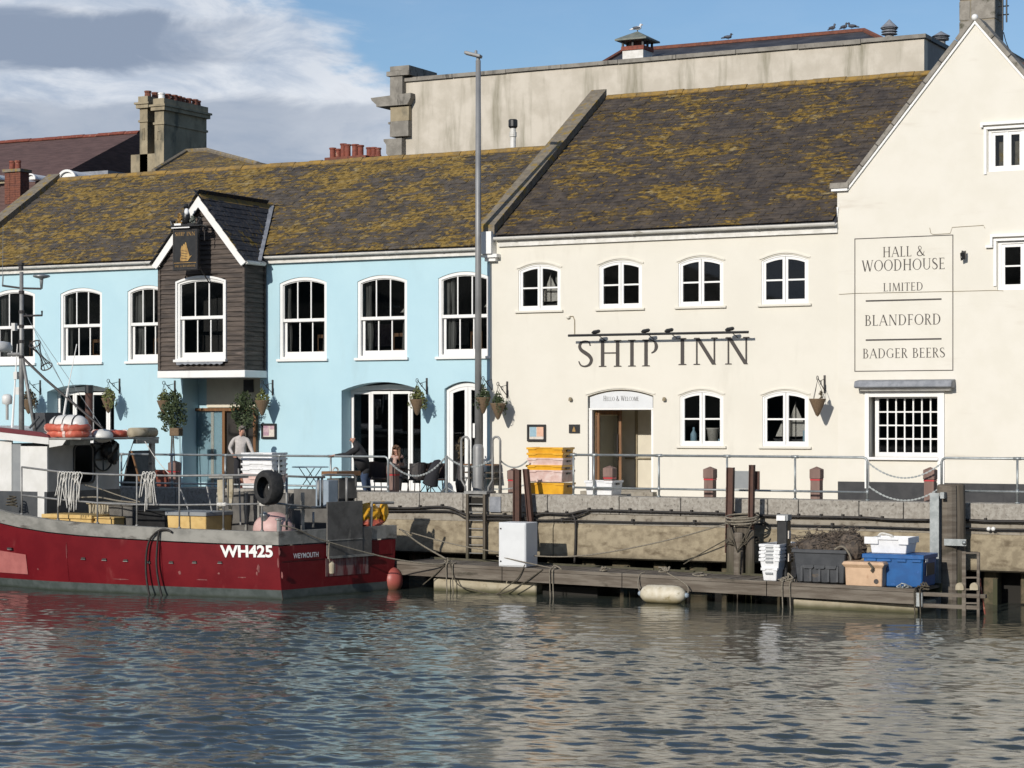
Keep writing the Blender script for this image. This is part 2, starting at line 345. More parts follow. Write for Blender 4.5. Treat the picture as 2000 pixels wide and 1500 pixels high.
M['cabinet'] = mat('white_cabinet', (.66,.67,.67), (.62,.63,.63), 3, .4)
M['bluegrey'] = mat('blue_grey_paint', (.26,.31,.36), (.22,.27,.31), 5, .5)
M['posterb'] = mat('poster_blue', (.30,.44,.50), (.25,.38,.45), 9, .5)
M['postero'] = mat('poster_orange', (.62,.36,.24), (.68,.42,.30), 9, .5)
M['posterm'] = mat('poster_mauve', (.34,.20,.26), (.50,.36,.38), 9, .5)
M['paper'] = mat('paper_cream', (.66,.60,.52), (.56,.50,.44), 20, .7)
def glass_mat():
    m = bpy.data.materials.new('window_glass'); m.use_nodes = True; t = m.node_tree; t.nodes.clear()
    a = t.nodes.new('ShaderNodeBsdfTransparent'); a.inputs[0].default_value = (.80,.82,.83,1)
    b = t.nodes.new('ShaderNodeBsdfGlossy'); b.inputs['Roughness'].default_value = .02
    f = t.nodes.new('ShaderNodeFresnel'); f.inputs[0].default_value = 1.5
    x = t.nodes.new('ShaderNodeMixShader'); o = t.nodes.new('ShaderNodeOutputMaterial')
    t.links.new(f.outputs[0], x.inputs[0]); t.links.new(a.outputs[0], x.inputs[1]); t.links.new(b.outputs[0], x.inputs[2]); t.links.new(x.outputs[0], o.inputs[0])
    return m
M['glass'] = glass_mat()
def slate_mat(name, amount, warm, dark=(.038,.031,.028), dark2=(.095,.074,.055)):
    m = bpy.data.materials.new(name); m.use_nodes = True; t = m.node_tree; b = t.nodes['Principled BSDF']; b.inputs['Roughness'].default_value = .85
    g = t.nodes.new('ShaderNodeNewGeometry'); oi = t.nodes.new('ShaderNodeObjectInfo')
    def nz(sc, d, r=.6, dist=0):
        mp = t.nodes.new('ShaderNodeMapping'); mp.inputs[3].default_value = sc; t.links.new(g.outputs['Position'], mp.inputs[0])
        n = t.nodes.new('ShaderNodeTexNoise'); n.inputs['Scale'].default_value = 1; n.inputs['Detail'].default_value = d; n.inputs['Roughness'].default_value = r; n.inputs['Distortion'].default_value = dist
        t.links.new(mp.outputs[0], n.inputs[0]); return n.outputs[0]
    def rng(v, a, e, lo=0, hi=1):
        n = t.nodes.new('ShaderNodeMapRange'); n.interpolation_type = 'SMOOTHSTEP'; t.links.new(v, n.inputs[0]); n.inputs[1].default_value = a; n.inputs[2].default_value = e
        n.inputs[3].default_value = lo; n.inputs[4].default_value = hi; return n.outputs[0]
    def mixc(f, a, e):
        n = t.nodes.new('ShaderNodeMix'); n.data_type = 'RGBA'; t.links.new(f, n.inputs[0])
        for i, v in ((6, a), (7, e)):
            if isinstance(v, tuple): n.inputs[i].default_value = (*v, 1)
            else: t.links.new(v, n.inputs[i])
        return n.outputs[2]
    def mth(op, a, c):
        n = t.nodes.new('ShaderNodeMath'); n.operation = op
        for i, v in enumerate((a, c)):
            if isinstance(v, (int, float)): n.inputs[i].default_value = v
            else: t.links.new(v, n.inputs[i])
        return n.outputs[0]
    base = mixc(rng(nz((2.4,3,3), 6), .35, .68), dark, dark2)
    base = mixc(rng(nz((1.3,9,9), 4), .5, .75, 0, .55), base, (.14,.105,.075))
    big = nz((.55,.8,.8), 3); clump = nz((3.2,6.5,6.5), 8, .68, .5)
    f = rng(mth('ADD', clump, mth('MULTIPLY', mth('SUBTRACT', big, .5), .55)), .60-amount, .70-amount)
    lich = mixc(rng(nz((8,8,8), 5), .34, .68), warm, tuple(q*.36 for q in warm))
    lich = mixc(rng(nz((3,3,3), 4), .55, .7), lich, (.30,.23,.11))
    t.links.new(mixc(f, base, lich), b.inputs['Base Color'])
    bp = t.nodes.new('ShaderNodeBump'); bp.inputs['Strength'].default_value = .9; bp.inputs['Distance'].default_value = .035
    t.links.new(mth('ADD', mth('MULTIPLY', f, .6), nz((11,11,11), 6)), bp.inputs['Height']); t.links.new(bp.outputs[0], b.inputs['Normal'])
    return m
M['slate'] = slate_mat('lichened_slate', .10, (.29,.18,.032))
M['slateb'] = slate_mat('lichened_slate_blue_inn', .155, (.31,.20,.045), (.05,.043,.038), (.115,.095,.075))
M['slated'] = slate_mat('lichened_slate_bay', .035, (.26,.17,.02), (.022,.024,.03), (.04,.042,.048))
# ------------------------------------------------------------------ lettering (own serif capitals, drawn as strokes)
def _arc(cx, cy, rx, ry, a0, a1, thick, thin=.045, n=14):
    o, i = [], []
    for k in range(n+1):
        a = R(a0+(a1-a0)*k/n); w = thin+(thick-thin)*abs(math.cos(a))**1.3
        o.append((cx+(rx+w/2)*math.cos(a), cy+(ry+thin/2)*math.sin(a))); i.append((cx+(rx-w/2)*math.cos(a), cy+(ry-thin/2)*math.sin(a)))
    return o+i[::-1]
def _spine(pts, ws):
    c = spline([(x, y, w) for (x, y), w in zip(pts, ws)], 4); l, r = [], []
    for k, p in enumerate(c):
        q = c[min(k+1, len(c)-1)]-c[max(k-1, 0)]; nrm = Vector((-q.y, q.x)); nrm.normalize(); w = p[2]/2
        l.append((p.x+nrm.x*w, p.y+nrm.y*w)); r.append((p.x-nrm.x*w, p.y-nrm.y*w))
    return l+r[::-1]
def _ln(x0, y0, x1, y1, w): return [(x0-w/2, y0), (x0+w/2, y0), (x1+w/2, y1), (x1-w/2, y1)]
def _h(x0, x1, y, h=.045): return [(x0, y-h/2), (x1, y-h/2), (x1, y+h/2), (x0, y+h/2)]
def _s(x, y, w=.27): h = .035; return [(x-w/2, y if y < .5 else y-h), (x+w/2, y if y < .5 else y-h), (x+w/2-.02, y+h if y < .5 else y), (x-w/2+.02, y+h if y < .5 else y)]
def _v(x, w=.115): return [_ln(x, 0, x, 1, w), _s(x, 0), _s(x, 1)]
def _vs(x, y, up): return [(x, y), (x+.035, y), (x+.02, y+up), (x, y+up)]
S_PTS = [(.45,.8),(.40,.94),(.27,.975),(.13,.92),(.08,.78),(.14,.64),(.28,.53),(.42,.41),(.49,.26),(.42,.09),(.26,.025),(.12,.07),(.05,.22)]
S_W = [.035,.05,.06,.085,.1,.12,.135,.125,.105,.09,.06,.05,.035]
A_PTS = [(.80,.46),(.70,.22),(.52,.05),(.30,.02),(.12,.12),(.10,.3),(.26,.47),(.44,.62),(.50,.80),(.40,.95),(.27,.95),(.21,.82),(.27,.66),(.44,.4),(.62,.16),(.84,.02)]
A_W = [.04,.05,.06,.07,.1,.11,.08,.06,.06,.05,.06,.08,.1,.12,.12,.08]
GL = {
 'A': (.82, lambda: [_ln(.07,0,.40,1,.05), _ln(.40,1,.74,0,.125), _h(.19,.58,.34), _s(.08,0,.22), _s(.74,0,.24)]),
 'B': (.64, lambda: _v(.15)+[_arc(.30,.765,.17,.21,90,-90,.1), _h(.15,.31,.976), _h(.15,.33,.54), _arc(.33,.275,.21,.25,90,-90,.115), _h(.15,.34,.024)]),
 'C': (.76, lambda: [_arc(.42,.5,.34,.475,48,312,.115), _vs(.63,.78,.2), _vs(.63,.04,.18)]),
 'D': (.80, lambda: _v(.15)+[_arc(.34,.5,.34,.476,90,-90,.12), _h(.15,.35,.976), _h(.15,.35,.024)]),
 'E': (.60, lambda: _v(.15)+[_h(.15,.52,.976), _h(.15,.44,.52), _h(.15,.55,.024), _vs(.49,.86,.12), _vs(.52,0,.14), _vs(.41,.44,.16)]),
 'F': (.58, lambda: _v(.15)+[_h(.15,.52,.976), _h(.15,.44,.52), _vs(.49,.84,.14), _vs(.41,.44,.16)]),
 'G': (.82, lambda: [_arc(.43,.5,.35,.475,48,318,.115), _vs(.65,.78,.2), _ln(.68,.08,.68,.42,.11), _s(.68,.42,.24)]),
 'H': (.84, lambda: _v(.16)+_v(.68)+[_h(.16,.68,.52)]),
 'I': (.34, lambda: _v(.17)),
 'L': (.58, lambda: _v(.15)+[_h(.15,.53,.024), _vs(.51,0,.16)]),
 'M': (.98, lambda: [_ln(.12,0,.17,1,.05), _ln(.19,1,.48,.03,.115), _ln(.47,.0,.79,1,.05), _ln(.80,1,.86,0,.12), _s(.12,0,.2), _s(.86,0,.24), _s(.15,1,.14), _s(.82,1,.14)]),
 'N': (.86, lambda: [_ln(.14,0,.14,1,.05), _ln(.16,1,.70,0,.13), _ln(.71,0,.71,1,.05), _s(.14,0,.22), _s(.12,1,.16), _s(.71,1,.22)]),
 'O': (.86, lambda: [_arc(.43,.5,.36,.478,0,180,.12), _arc(.43,.5,.36,.478,180,360,.12)]),
 'P': (.60, lambda: _v(.15)+[_arc(.30,.735,.2,.24,90,-80,.11), _h(.15,.31,.976)]),
 'R': (.68, lambda: _v(.15)+[_arc(.30,.755,.19,.22,90,-90,.105), _h(.15,.31,.976), _h(.15,.33,.53), _ln(.30,.53,.58,0,.115), _s(.60,0,.18)]),
 'S': (.56, lambda: [_spine(S_PTS, S_W)]),
 'T': (.66, lambda: [_ln(.33,0,.33,1,.115), _s(.33,0), _h(.03,.63,.976), _vs(.03,.84,.14), _vs(.60,.84,.14)]),
 'U': (.82, lambda: [_ln(.15,.3,.15,1,.115), _s(.15,1), _s(.67,1,.2), _ln(.67,.3,.67,1,.05), _arc(.41,.31,.26,.285,180,360,.08)]),
 'W': (1.12, lambda: [_ln(.10,1,.33,0,.12), _ln(.34,0,.56,.95,.05), _ln(.55,1,.80,0,.12), _ln(.81,0,1.03,1,.05), _s(.10,1,.2), _s(.55,1,.16), _s(1.03,1,.18)]),
 '&': (.90, lambda: [_spine(A_PTS, A_W)]),
 ' ': (.34, lambda: [])}
def letters(text, x0, x1, z0, z1, y, depth=.004, small=None, gap=.07):
    """returns [(char, MB)]; flat strokes on the plane y, facing -Y"""
    it = []; w = 0; cap = True
    for ch in text:
        k = 1 if (small is None or cap) else small
        cap = ch == ' '
        a = GL[ch][0]*k; it.append((ch, w, k)); w += a+gap
    w -= gap; sx = (x1-x0)/w; h = z1-z0; out = []
    for ch, a, k in it:
        if ch == ' ': continue
        mb = MB()
        for j, poly in enumerate(GL[ch][1]()):
            mb.prism([(x0+(a+px*k)*sx, z0+py*k*h) for px, py in poly], y-depth-.0006*j, y-.0015)
        out.append((ch, mb))
    return out
def sans(text, height, bold=.02, squeeze=1.0):
    """flat sans lettering from the built-in font -> list of (x, y) triangles as verts/faces, width"""
    cu = bpy.data.curves.new('lettering', 'FONT'); cu.body = text; cu.size = 1; cu.offset = bold; cu.fill_mode = 'FRONT'; cu.resolution_u = 4
    o = bpy.data.objects.new('lettering', cu); COL.objects.link(o)
    dg = bpy.context.evaluated_depsgraph_get(); dg.update(); me = bpy.data.meshes.new_from_object(o.evaluated_get(dg))
    vs = np.array([v.co[:] for v in me.vertices]); fs = [tuple(p.vertices) for p in me.polygons]
    bpy.data.objects.remove(o); bpy.data.curves.remove(cu); bpy.data.meshes.remove(me)
    lo, hi = vs.min(0), vs.max(0); vs = (vs-lo)*(height/(hi[1]-lo[1])); vs[:, 0] *= squeeze
    return vs, fs, float(vs[:, 0].max())
# ------------------------------------------------------------------ walls with openings, windows
def wall(outline, holes, y0, depth):
    cu = bpy.data.curves.new('wall', 'CURVE'); cu.dimensions = '2D'; cu.fill_mode = 'BOTH'; cu.extrude = depth/2
    for poly in [outline]+holes:
        s = cu.splines.new('POLY'); s.points.add(len(poly)-1)
        for i, (x, z) in enumerate(poly): s.points[i].co = (x, z, 0, 1)
        s.use_cyclic_u = True
    o = bpy.data.objects.new('wall', cu); COL.objects.link(o)
    dg = bpy.context.evaluated_depsgraph_get(); dg.update(); me = bpy.data.meshes.new_from_object(o.evaluated_get(dg))
    mb = MB(); mb.add([(v.co.x, y0+depth/2-v.co.z, v.co.y) for v in me.vertices], [tuple(p.vertices) for p in me.polygons])
    bpy.data.objects.remove(o); bpy.data.curves.remove(cu); bpy.data.meshes.remove(me); return mb
def archf(x0, x1, zs, rise):
    c, h = (x0+x1)/2, (x1-x0)/2
    return lambda x: zs+rise*max(0, 1-((x-c)/h)**2)
def arch(x0, x1, z0, zs, rise, n=12):
    f = archf(x0, x1, zs, rise)
    return [(x0, z0), (x1, z0)]+[(x1+(x0-x1)*k/n, f(x1+(x0-x1)*k/n)) for k in range(n+1)]
def ring(mb, o, i, y0, y1):
    n = len(o); vs = [(x, y0, z) for x, z in o]+[(x, y0, z) for x, z in i]+[(x, y1, z) for x, z in o]+[(x, y1, z) for x, z in i]; fs = []
    for k in range(n):
        j = (k+1) % n
        fs += [(k, j, n+j, n+k), (2*n+j, 2*n+k, 3*n+k, 3*n+j), (k, 2*n+k, 2*n+j, j), (n+j, 3*n+j, 3*n+k, n+k)]
    return mb.add(vs, fs)
def inset(x0, x1, z0, zs, rise, w, wb):
    f = archf(x0, x1, zs, rise); a = f(x0+w)-w*.9
    return x0+w, x1-w, z0+wb, a, zs+rise-w-a
def topped(x0, x1, z0, f, n=5):                 # pane polygon under a curved head
    return [(x0, z0), (x1, z0)]+[(x1+(x0-x1)*k/n, f(x1+(x0-x1)*k/n)) for k in range(n+1)]
def sash(par, name, x0, x1, z0, zs, rise, zm, y0, sill=True, w=.095):
    wf = MB(); I = inset(x0, x1, z0, zs, rise, w, .06)
    ring(wf, arch(x0, x1, z0, zs, rise), arch(*I), y0+.03, y0+.17)
    o = wf.build(name, M['white'], par)
    xi0, xi1, zi0, zsi, ri = I; f = archf(xi0, xi1, zsi, ri)
    b = MB().box(xi0, xi1, y0+.055, y0+.12, zm-.045, zm+.045); b.build('meeting_rail', M['white'], o)
    up = inset(xi0, xi1, zm+.045, zsi, ri, .028, 0)
    u = MB(); ring(u, arch(xi0, xi1, zm+.046, zsi, ri), arch(*up), y0+.07, y0+.11); u.build('upper_sash', M['white'], o)
    fu = archf(up[0], up[1], up[3], up[4]); gw = (up[1]-up[0])/3
    for k in (1, 2): x = up[0]+gw*k; MB().box(x-.018, x+.018, y0+.075, y0+.105, zm+.046, fu(x)+.01).build('glazing_bar', M['white'], o)
    for k in range(3): MB().prism(topped(up[0]+gw*k, up[0]+gw*(k+1), zm+.046, fu), y0+.088, y0+.093).build('pane', M['glass'], o)
    a0, a1 = xi0+.02, xi1
    l = MB(); ring(l, [(a0, zi0), (a1, zi0), (a1, zm-.046), (a0, zm-.046)], [(a0+.075, zi0+.15), (a1-.03, zi0+.15), (a1-.03, zm-.06), (a0+.075, zm-.06)], y0+.125, y0+.165); l.build('lower_sash', M['white'], o)
    g0, g1 = a0+.075, a1-.03; gw = (g1-g0)/3
    for k in (1, 2): x = g0+gw*k; MB().box(x-.018, x+.018, y0+.13, y0+.16, zi0+.15, zm-.06).build('glazing_bar', M['white'], o)
    for k in range(3): MB().box(g0+gw*k, g0+gw*(k+1), y0+.142, y0+.147, zi0+.15, zm-.06).build('pane', M['glass'], o)
    if sill: MB().box(x0-.07, x1+.06, y0-.09, y0+.06, z0-.075, z0).build('sill', M['white'], o, bevel=.008)
    return o
def casement(par, x0, x1, z0, zs, rise, y0):
    wf = MB(); I = inset(x0, x1, z0, zs, rise, .045, .04)
    ring(wf, arch(x0, x1, z0, zs, rise), arch(*I), y0+.025, y0+.15); o = wf.build('window', M['white'], par)
    a0, a1, b0, bs, br = I; fa = archf(a0, a1, bs, br); xc = (a0+a1)/2; zm = b0+(bs+br-b0)*.49
    for s0, s1, in ((a0, xc-.006), (xc+.006, a1)):
        lo = [(s0, b0), (s1, b0)]+[(s1+(s0-s1)*k/8, fa(s1+(s0-s1)*k/8)) for k in range(9)]
        g0, g1 = s0+.07, s1-.07
        li = [(g0, b0+.09), (g1, b0+.09)]+[(g1+(g0-g1)*k/8, fa(g1+(g0-g1)*k/8)-.075) for k in range(9)]
        c = MB(); ring(c, lo, li, y0+.045, y0+.10); c.build('casement_frame', M['white'], o)
        MB().box(g0, g1, y0+.055, y0+.09, zm-.022, zm+.022).build('glazing_bar', M['white'], o)
        MB().box(g0, g1, y0+.07, y0+.075, b0+.09, zm-.022).build('pane', M['glass'], o)
        MB().prism(topped(g0, g1, zm+.022, lambda x: fa(x)-.075), y0+.07, y0+.075).build('pane', M['glass'], o)
    # raised moulding over the head and a thin sill
    n = 12; f = archf(x0, x1, zs, rise); xs = [x0-.05+(x1-x0+.1)*k/n for k in range(n+1)]
    h = MB(); q = [(x, f(min(max(x, x0), x1))+.035) for x in xs]; h.prism(q+[(x, z+.045) for x, z in q[::-1]], y0-.03, y0+.02); h.build('head_moulding', M['cream'], o)
    MB().box(x0-.09, x1+.09, y0-.07, y0+.03, z0-.06, z0).build('sill', M['cream'], o, bevel=.008)
    return o
# ------------------------------------------------------------------ slates
SL = {}
def slate_mesh(key, w, m):
    if key in SL: return SL[key]
    mb = MB().box(-w/2, w/2, 0, .40, 0, .014); o = mb.build('slate', m, None); me = o.data
    # origin at the lower edge's middle
    for v in me.vertices: v.co.x += o.location.x; v.co.y += o.location.y; v.co.z += o.location.z
    bpy.data.objects.remove(o); SL[key] = me; return me
def slates(par, x0, x1, e, r, m, nparts, skip=None, w=.34, ex=.205, seed=1, xr=None):
    """courses from eave e=(y,z) to ridge r=(y,z); the nparts nearest the camera are parts, the rest one mass"""
    rnd = random.Random(seed); e, r = Vector((0, *e)), Vector((0, *r)); up = (r-e); L = up.length; up.normalize(); nrm = Vector((0, -up.z, up.y)); ax = Vector((1, 0, 0))
    me = slate_mesh(m.name+str(w), w-.008, m); allb = []
    for j in range(int(L/ex)):
        s = j*ex; xa, xb = (x0, x1) if xr is None else xr(s/L)
        x = xa-(j % 2)*w/2+w/2+rnd.uniform(-.02, .02)
        while x < xb-w*.3:
            c = e+up*s+nrm*(.03+rnd.uniform(-.004, .010))+ax*x
            if not (skip and skip(x, c.y, c.z)) and x > xa-.02:
                t = up*.40-nrm*.026; t.normalize(); ang = rnd.gauss(0, .012); axx = (ax+up*ang).normalized(); n2 = axx.cross(t).normalized(); t = n2.cross(axx)
                allb.append((c, axx, t, n2))
            x += w
    allb.sort(key=lambda b: (b[0]-CAM).length)
    for c, a, t, n2 in allb[:nparts]:
        o = bpy.data.objects.new('slate', me); COL.objects.link(o); o.parent = par
        mt = Matrix((a, t, n2)).transposed().to_4x4(); mt.translation = c-ORG[par.name]; o.matrix_basis = mt
    mb = MB()
    for c, a, t, n2 in allb[nparts:]: mb.obox(c+t*.2+n2*.007, a*(w-.008)/2, t*.2, n2*.007)
    if mb.v: mb.build('slate_courses', m, par)['kind'] = 'stuff'
def ridge_tiles(par, x0, x1, y, z, m, L=.5, half=.17, drop=.12, seed=3):
    rnd = random.Random(seed); n = max(1, int((x1-x0)/L)); L = (x1-x0)/n
    mb = MB(); t = .03
    mb.prismx([(-half, -drop), (-half*.35, -.012), (0, .012), (half*.35, -.012), (half, -drop), (half-.02, -drop-t), (0, -t), (-half+.02, -drop-t)], 0, L-.012)
    o0 = mb.build('ridge_tile', m, par, local=True); o0.location = Vector((x0, y, z))-ORG[par.name]
    for k in range(1, n):
        o = o0.copy(); COL.objects.link(o); o.location = Vector((x0+k*L, y+rnd.uniform(-.012, .012), z+rnd.uniform(-.012, .012)))-ORG[par.name]; o.rotation_euler = (0, rnd.uniform(-.012, .012), 0)
QZ = 2.18                                        # quay paving
# ================================================================== SETTING
g = MB().box(-220, 220, -4.05, 260, 1.2, QZ); struct(g.build('ground', M['paving']))
def water():
    def axis(a, b, d, lo, hi, n):
        l = a-(np.linspace(0, 1, n)[::-1][:-1])**2.2*(a-lo); m_ = np.arange(a, b+d*.5, d); h = b+(np.linspace(0, 1, n)[1:])**2.2*(hi-b); return np.concatenate([l, m_, h])
    xs = axis(-14, 22, .07, -400, 400, 26); ys = np.concatenate([axis(-33, -3.2, .036, -500, -3.2, 26)[:]]); ys = np.unique(np.round(ys, 4)); ys = ys[ys <= -3.2]
    Xg, Yg = np.meshgrid(xs, ys); Z = np.zeros_like(Xg); rs = np.random.RandomState(4)
    wind = R(116)                                 # waves run towards the quay, a little along it
    for lam, amp, n, spr in ((5.0, .009, 6, .3), (2.6, .0085, 10, .35), (1.3, .0042, 14, .4), (.78, .0048, 28, .55), (.52, .0054, 44, .62), (.36, .0040, 50, .7), (.27, .0018, 44, .8)):
        for _ in range(n):
            a = wind+rs.normal(0, spr); k = 2*math.pi/(lam*rs.uniform(.75, 1.3)); p = rs.uniform(0, 6.28)
            ph = k*(Xg*math.cos(a)+Yg*math.sin(a))+p
            Z += amp/math.sqrt(n)*1.45*(np.sin(ph)+.22*np.cos(2*ph))*1.02
    gust = np.ones_like(Z)
    for _ in range(6):
        a = rs.uniform(0, 6.28); k = 2*math.pi/rs.uniform(7, 18); gust += .14*np.sin(k*(Xg*math.cos(a)+1.6*Yg*math.sin(a))+rs.uniform(0, 6.28))
    calm = np.clip((-7.0-Yg)/7.5, .10, 1)        # sheltered water beside the pontoon and hull
    fade = np.clip(1-np.maximum(np.abs(Xg-4)-20, 0)/30, .25, 1)
    Z *= np.clip(gust, .45, 1.6)*calm*fade
    me = bpy.data.meshes.new('water'); nv = Xg.size; ny, nx = Xg.shape
    me.vertices.add(nv); me.vertices.foreach_set('co', np.stack([Xg, Yg, Z], -1).astype(np.float32).ravel())
    ii = (np.arange(ny-1)[:, None]*nx+np.arange(nx-1)[None]).ravel(); q = np.stack([ii, ii+1, ii+nx+1, ii+nx], -1).astype(np.int32)
    me.loops.add(q.size); me.loops.foreach_set('vertex_index', q.ravel()); me.polygons.add(len(q)); me.polygons.foreach_set('loop_start', np.arange(0, q.size, 4, dtype=np.int32))
    me.polygons.foreach_set('use_smooth', np.ones(len(q), dtype=bool)); me.update(); me.validate()
    m = bpy.data.materials.new('harbour_water'); m.use_nodes = True; t = m.node_tree; b = t.nodes['Principled BSDF']
    b.inputs['Base Color'].default_value = (.046, .055, .046, 1); b.inputs['Roughness'].default_value = .06; b.inputs['IOR'].default_value = 1.52
    gg = t.nodes.new('ShaderNodeNewGeometry'); mp = t.nodes.new('ShaderNodeMapping'); mp.inputs[3].default_value = (4.5, 13, 8); mp.inputs[2].default_value = (0, 0, R(-27))
    nn = t.nodes.new('ShaderNodeTexNoise'); nn.inputs['Scale'].default_value = 1; nn.inputs['Detail'].default_value = 4; nn.inputs['Roughness'].default_value = .6
    bp = t.nodes.new('ShaderNodeBump'); bp.inputs['Strength'].default_value = .32; bp.inputs['Distance'].default_value = .010
    t.links.new(gg.outputs['Position'], mp.inputs[0]); t.links.new(mp.outputs[0], nn.inputs[0]); t.links.new(nn.outputs[0], bp.inputs['Height']); t.links.new(bp.outputs[0], b.inputs['Normal'])
    me.materials.append(m); o = bpy.data.objects.new('water', me); COL.objects.link(o); struct(o)
water()
# the far bank behind the viewer: a quay and a wooded rise that darken the window reflections
fb = MB().box(-300, 300, -140, -82, -2, 2.2); struct(fb.build('far_bank', M['paving']))
xs_ = np.linspace(-420, 420, 61); hv = [(x, -100-12*r, 2+(26+9*math.sin(x*.021)+5*math.sin(x*.063+1)+3*math.sin(x*.17))*(1-(1-r/6)**2)) for r in range(7) for x in xs_]
hl = MB().add(hv, [(i*61+k, i*61+k+1, (i+1)*61+k+1, (i+1)*61+k) for i in range(6) for k in range(60)]).build('hills', mat('wooded_hill', (.04,.05,.025), (.10,.09,.06), .25, .95)); struct(hl)
# ------------------------------------------------------------------ quay wall
qw = thing('quay_wall', 'stained concrete quay wall with coping course and dark piles below', 'quay wall', (0, -4.5, 0))
EY = -4.5
cuts = [-40, -30, -22, -15.5, -11.9, -8.2, X(698, EY), X(820, EY), X(905, EY), X(1003, EY), X(1070, EY), X(1210, EY), X(1330, EY), X(1428, EY), X(1500, EY), X(1560, EY), X(1678, EY), X(1765, EY), X(1822, EY), 16.2, 19.5, 23, 30, 40]
rq = random.Random(5)
for a, b in zip(cuts[:-1], cuts[1:]):
    dz = rq.uniform(-.012, .012)
    MB().box(a+.008, b-.008, EY-.03, -4.0, 1.88, 2.335+dz).build('coping_block', M['concrete'], qw, bevel=.02, seg=2)
lc = [-40, -24, -14, -6, -1.9, X(1000, EY), X(1082, EY), X(1420, EY), X(1870, EY), 22, 40]
for a, b in zip(lc[:-1], lc[1:]):
    MB().box(a+.01, b-.01, EY+.0, -4.05, 1.62, 1.872).build('wall_course', M['concrete3'], qw)
    MB().prismx([(EY+.03, .76), (EY-.05, .80), (EY-.05, 1.50), (EY+.01, 1.615), (-4.05, 1.615), (-4.05, .76)], a+.012, b-.012).build('wall_panel', M['concrete2'], qw)
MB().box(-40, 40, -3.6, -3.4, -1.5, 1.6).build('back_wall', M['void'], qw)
for k in range(26):
    x = -9+k*1.02+rq.uniform(-.16, .16); w = rq.uniform(.14, .27)
    MB().box(x-w, x+w, EY+.42, -3.7, -1.2, .76).build('pile', M['pile'], qw, bevel=.03)
for k in range(9):
    x = 2.4+k*1.55; MB().box(x-.05, x+.05, -4.4, -4.28, -1.2, .6).build('fender_post', M['woodd'], qw)
# ================================================================== BUILDINGS
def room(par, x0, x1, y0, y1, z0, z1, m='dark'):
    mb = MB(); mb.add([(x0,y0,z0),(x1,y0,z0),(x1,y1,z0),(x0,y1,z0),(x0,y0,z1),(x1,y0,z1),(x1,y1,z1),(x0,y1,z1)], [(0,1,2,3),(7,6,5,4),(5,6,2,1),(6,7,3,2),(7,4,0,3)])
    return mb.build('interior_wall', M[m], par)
def gutter(par, x0, x1, y, z, m='gutter', r=.075):
    prof = [(r*math.cos(a), r*math.sin(a)) for a in np.linspace(math.pi, 2*math.pi, 8)]
    mb = MB(); pr = [(y+a, z+b) for a, b in prof]+[(y+a*.85, z+b*.85) for a, b in prof[::-1]]
    mb.prismx(pr, x0, x1); o = mb.build('gutter', M[m], par, smooth=False)
    n = int((x1-x0)/1.8)
    for k in range(n): MB().prismx([(y+a*1.12, z+b*1.12) for a, b in prof]+[(y+a*1.01, z+b*1.01) for a, b in prof[::-1]], x0+.6+k*1.8, x0+.66+k*1.8).build('gutter_bracket', M[m], o)
    return o
# ---- pale blue inn ------------------------------------------------
XL, XR = X(-100), X(958)
blue = thing('blue_inn', 'pale blue two-storey inn under a lichened slate roof', 'building', ((XL+XR)/2, 2, QZ))
ZE_B = ZZ(200, 517); holes = []; wins = []
for pl, pr, pt, pb in ((-14, 68, 565, 704), (118, 199, 562, 703), (249, 325, 557, 702), (546, 638, 541, 699), (698, 795, 537, 693), (856, 962, 530, 692)):
    x0, x1 = X(pl), X(pr); pc = (pl+pr)/2
    if pl == 856: x1 = X(957)-.02
    z1 = ZZ(pc, pt); z0 = 6.02; rise = .17
    x1 = min(x1, XR-.03)
    holes.append(arch(x0, x1, z0, z1-rise, rise)); wins.append((x0, x1, z0, z1-rise, rise))
doors_b = []
for pl, pr, pt, ri in ((92, 223, 751, .22), (667, 822, 746, .24), (868, 951, 745, .2)):
    x0, x1 = X(pl), X(pr); z1 = ZZ((pl+pr)/2, pt); holes.append(arch(x0, x1, QZ-.1, z1-ri, ri)); doors_b.append((x0, x1, z1-ri, ri))
ex0, ex1 = X(357), X(508); ez = ZZ(430, 742)
holes.append([(ex0, QZ-.1), (ex1, QZ-.1), (ex1, ez+.2), (ex0, ez+.2)])
wall([(XL, QZ-.3), (XR, QZ-.3), (XR, ZE_B+.05), (XL, ZE_B+.05)], holes, 0, .5).build('front_wall', M['blue'], blue)
MB().box(XL, XL+.3, .5, 9, QZ-.3, ZE_B).box(XL, XR, 9, 9.3, QZ-.3, ZE_B).build('rear_wall', M['blue'], blue)
for q in wins: sash(blue, 'window', *q, q[2]+1.14, 0)
room(blue, XL+.05, XR-.05, .5, 4.6, 5.5, ZE_B-.15); 
room(blue, XL+.05, X(340), .62, 4.6, QZ+.05, 5.3); room(blue, X(530), XR-.05, .62, 4.6, QZ+.05, 5.3)
rc = random.Random(9)
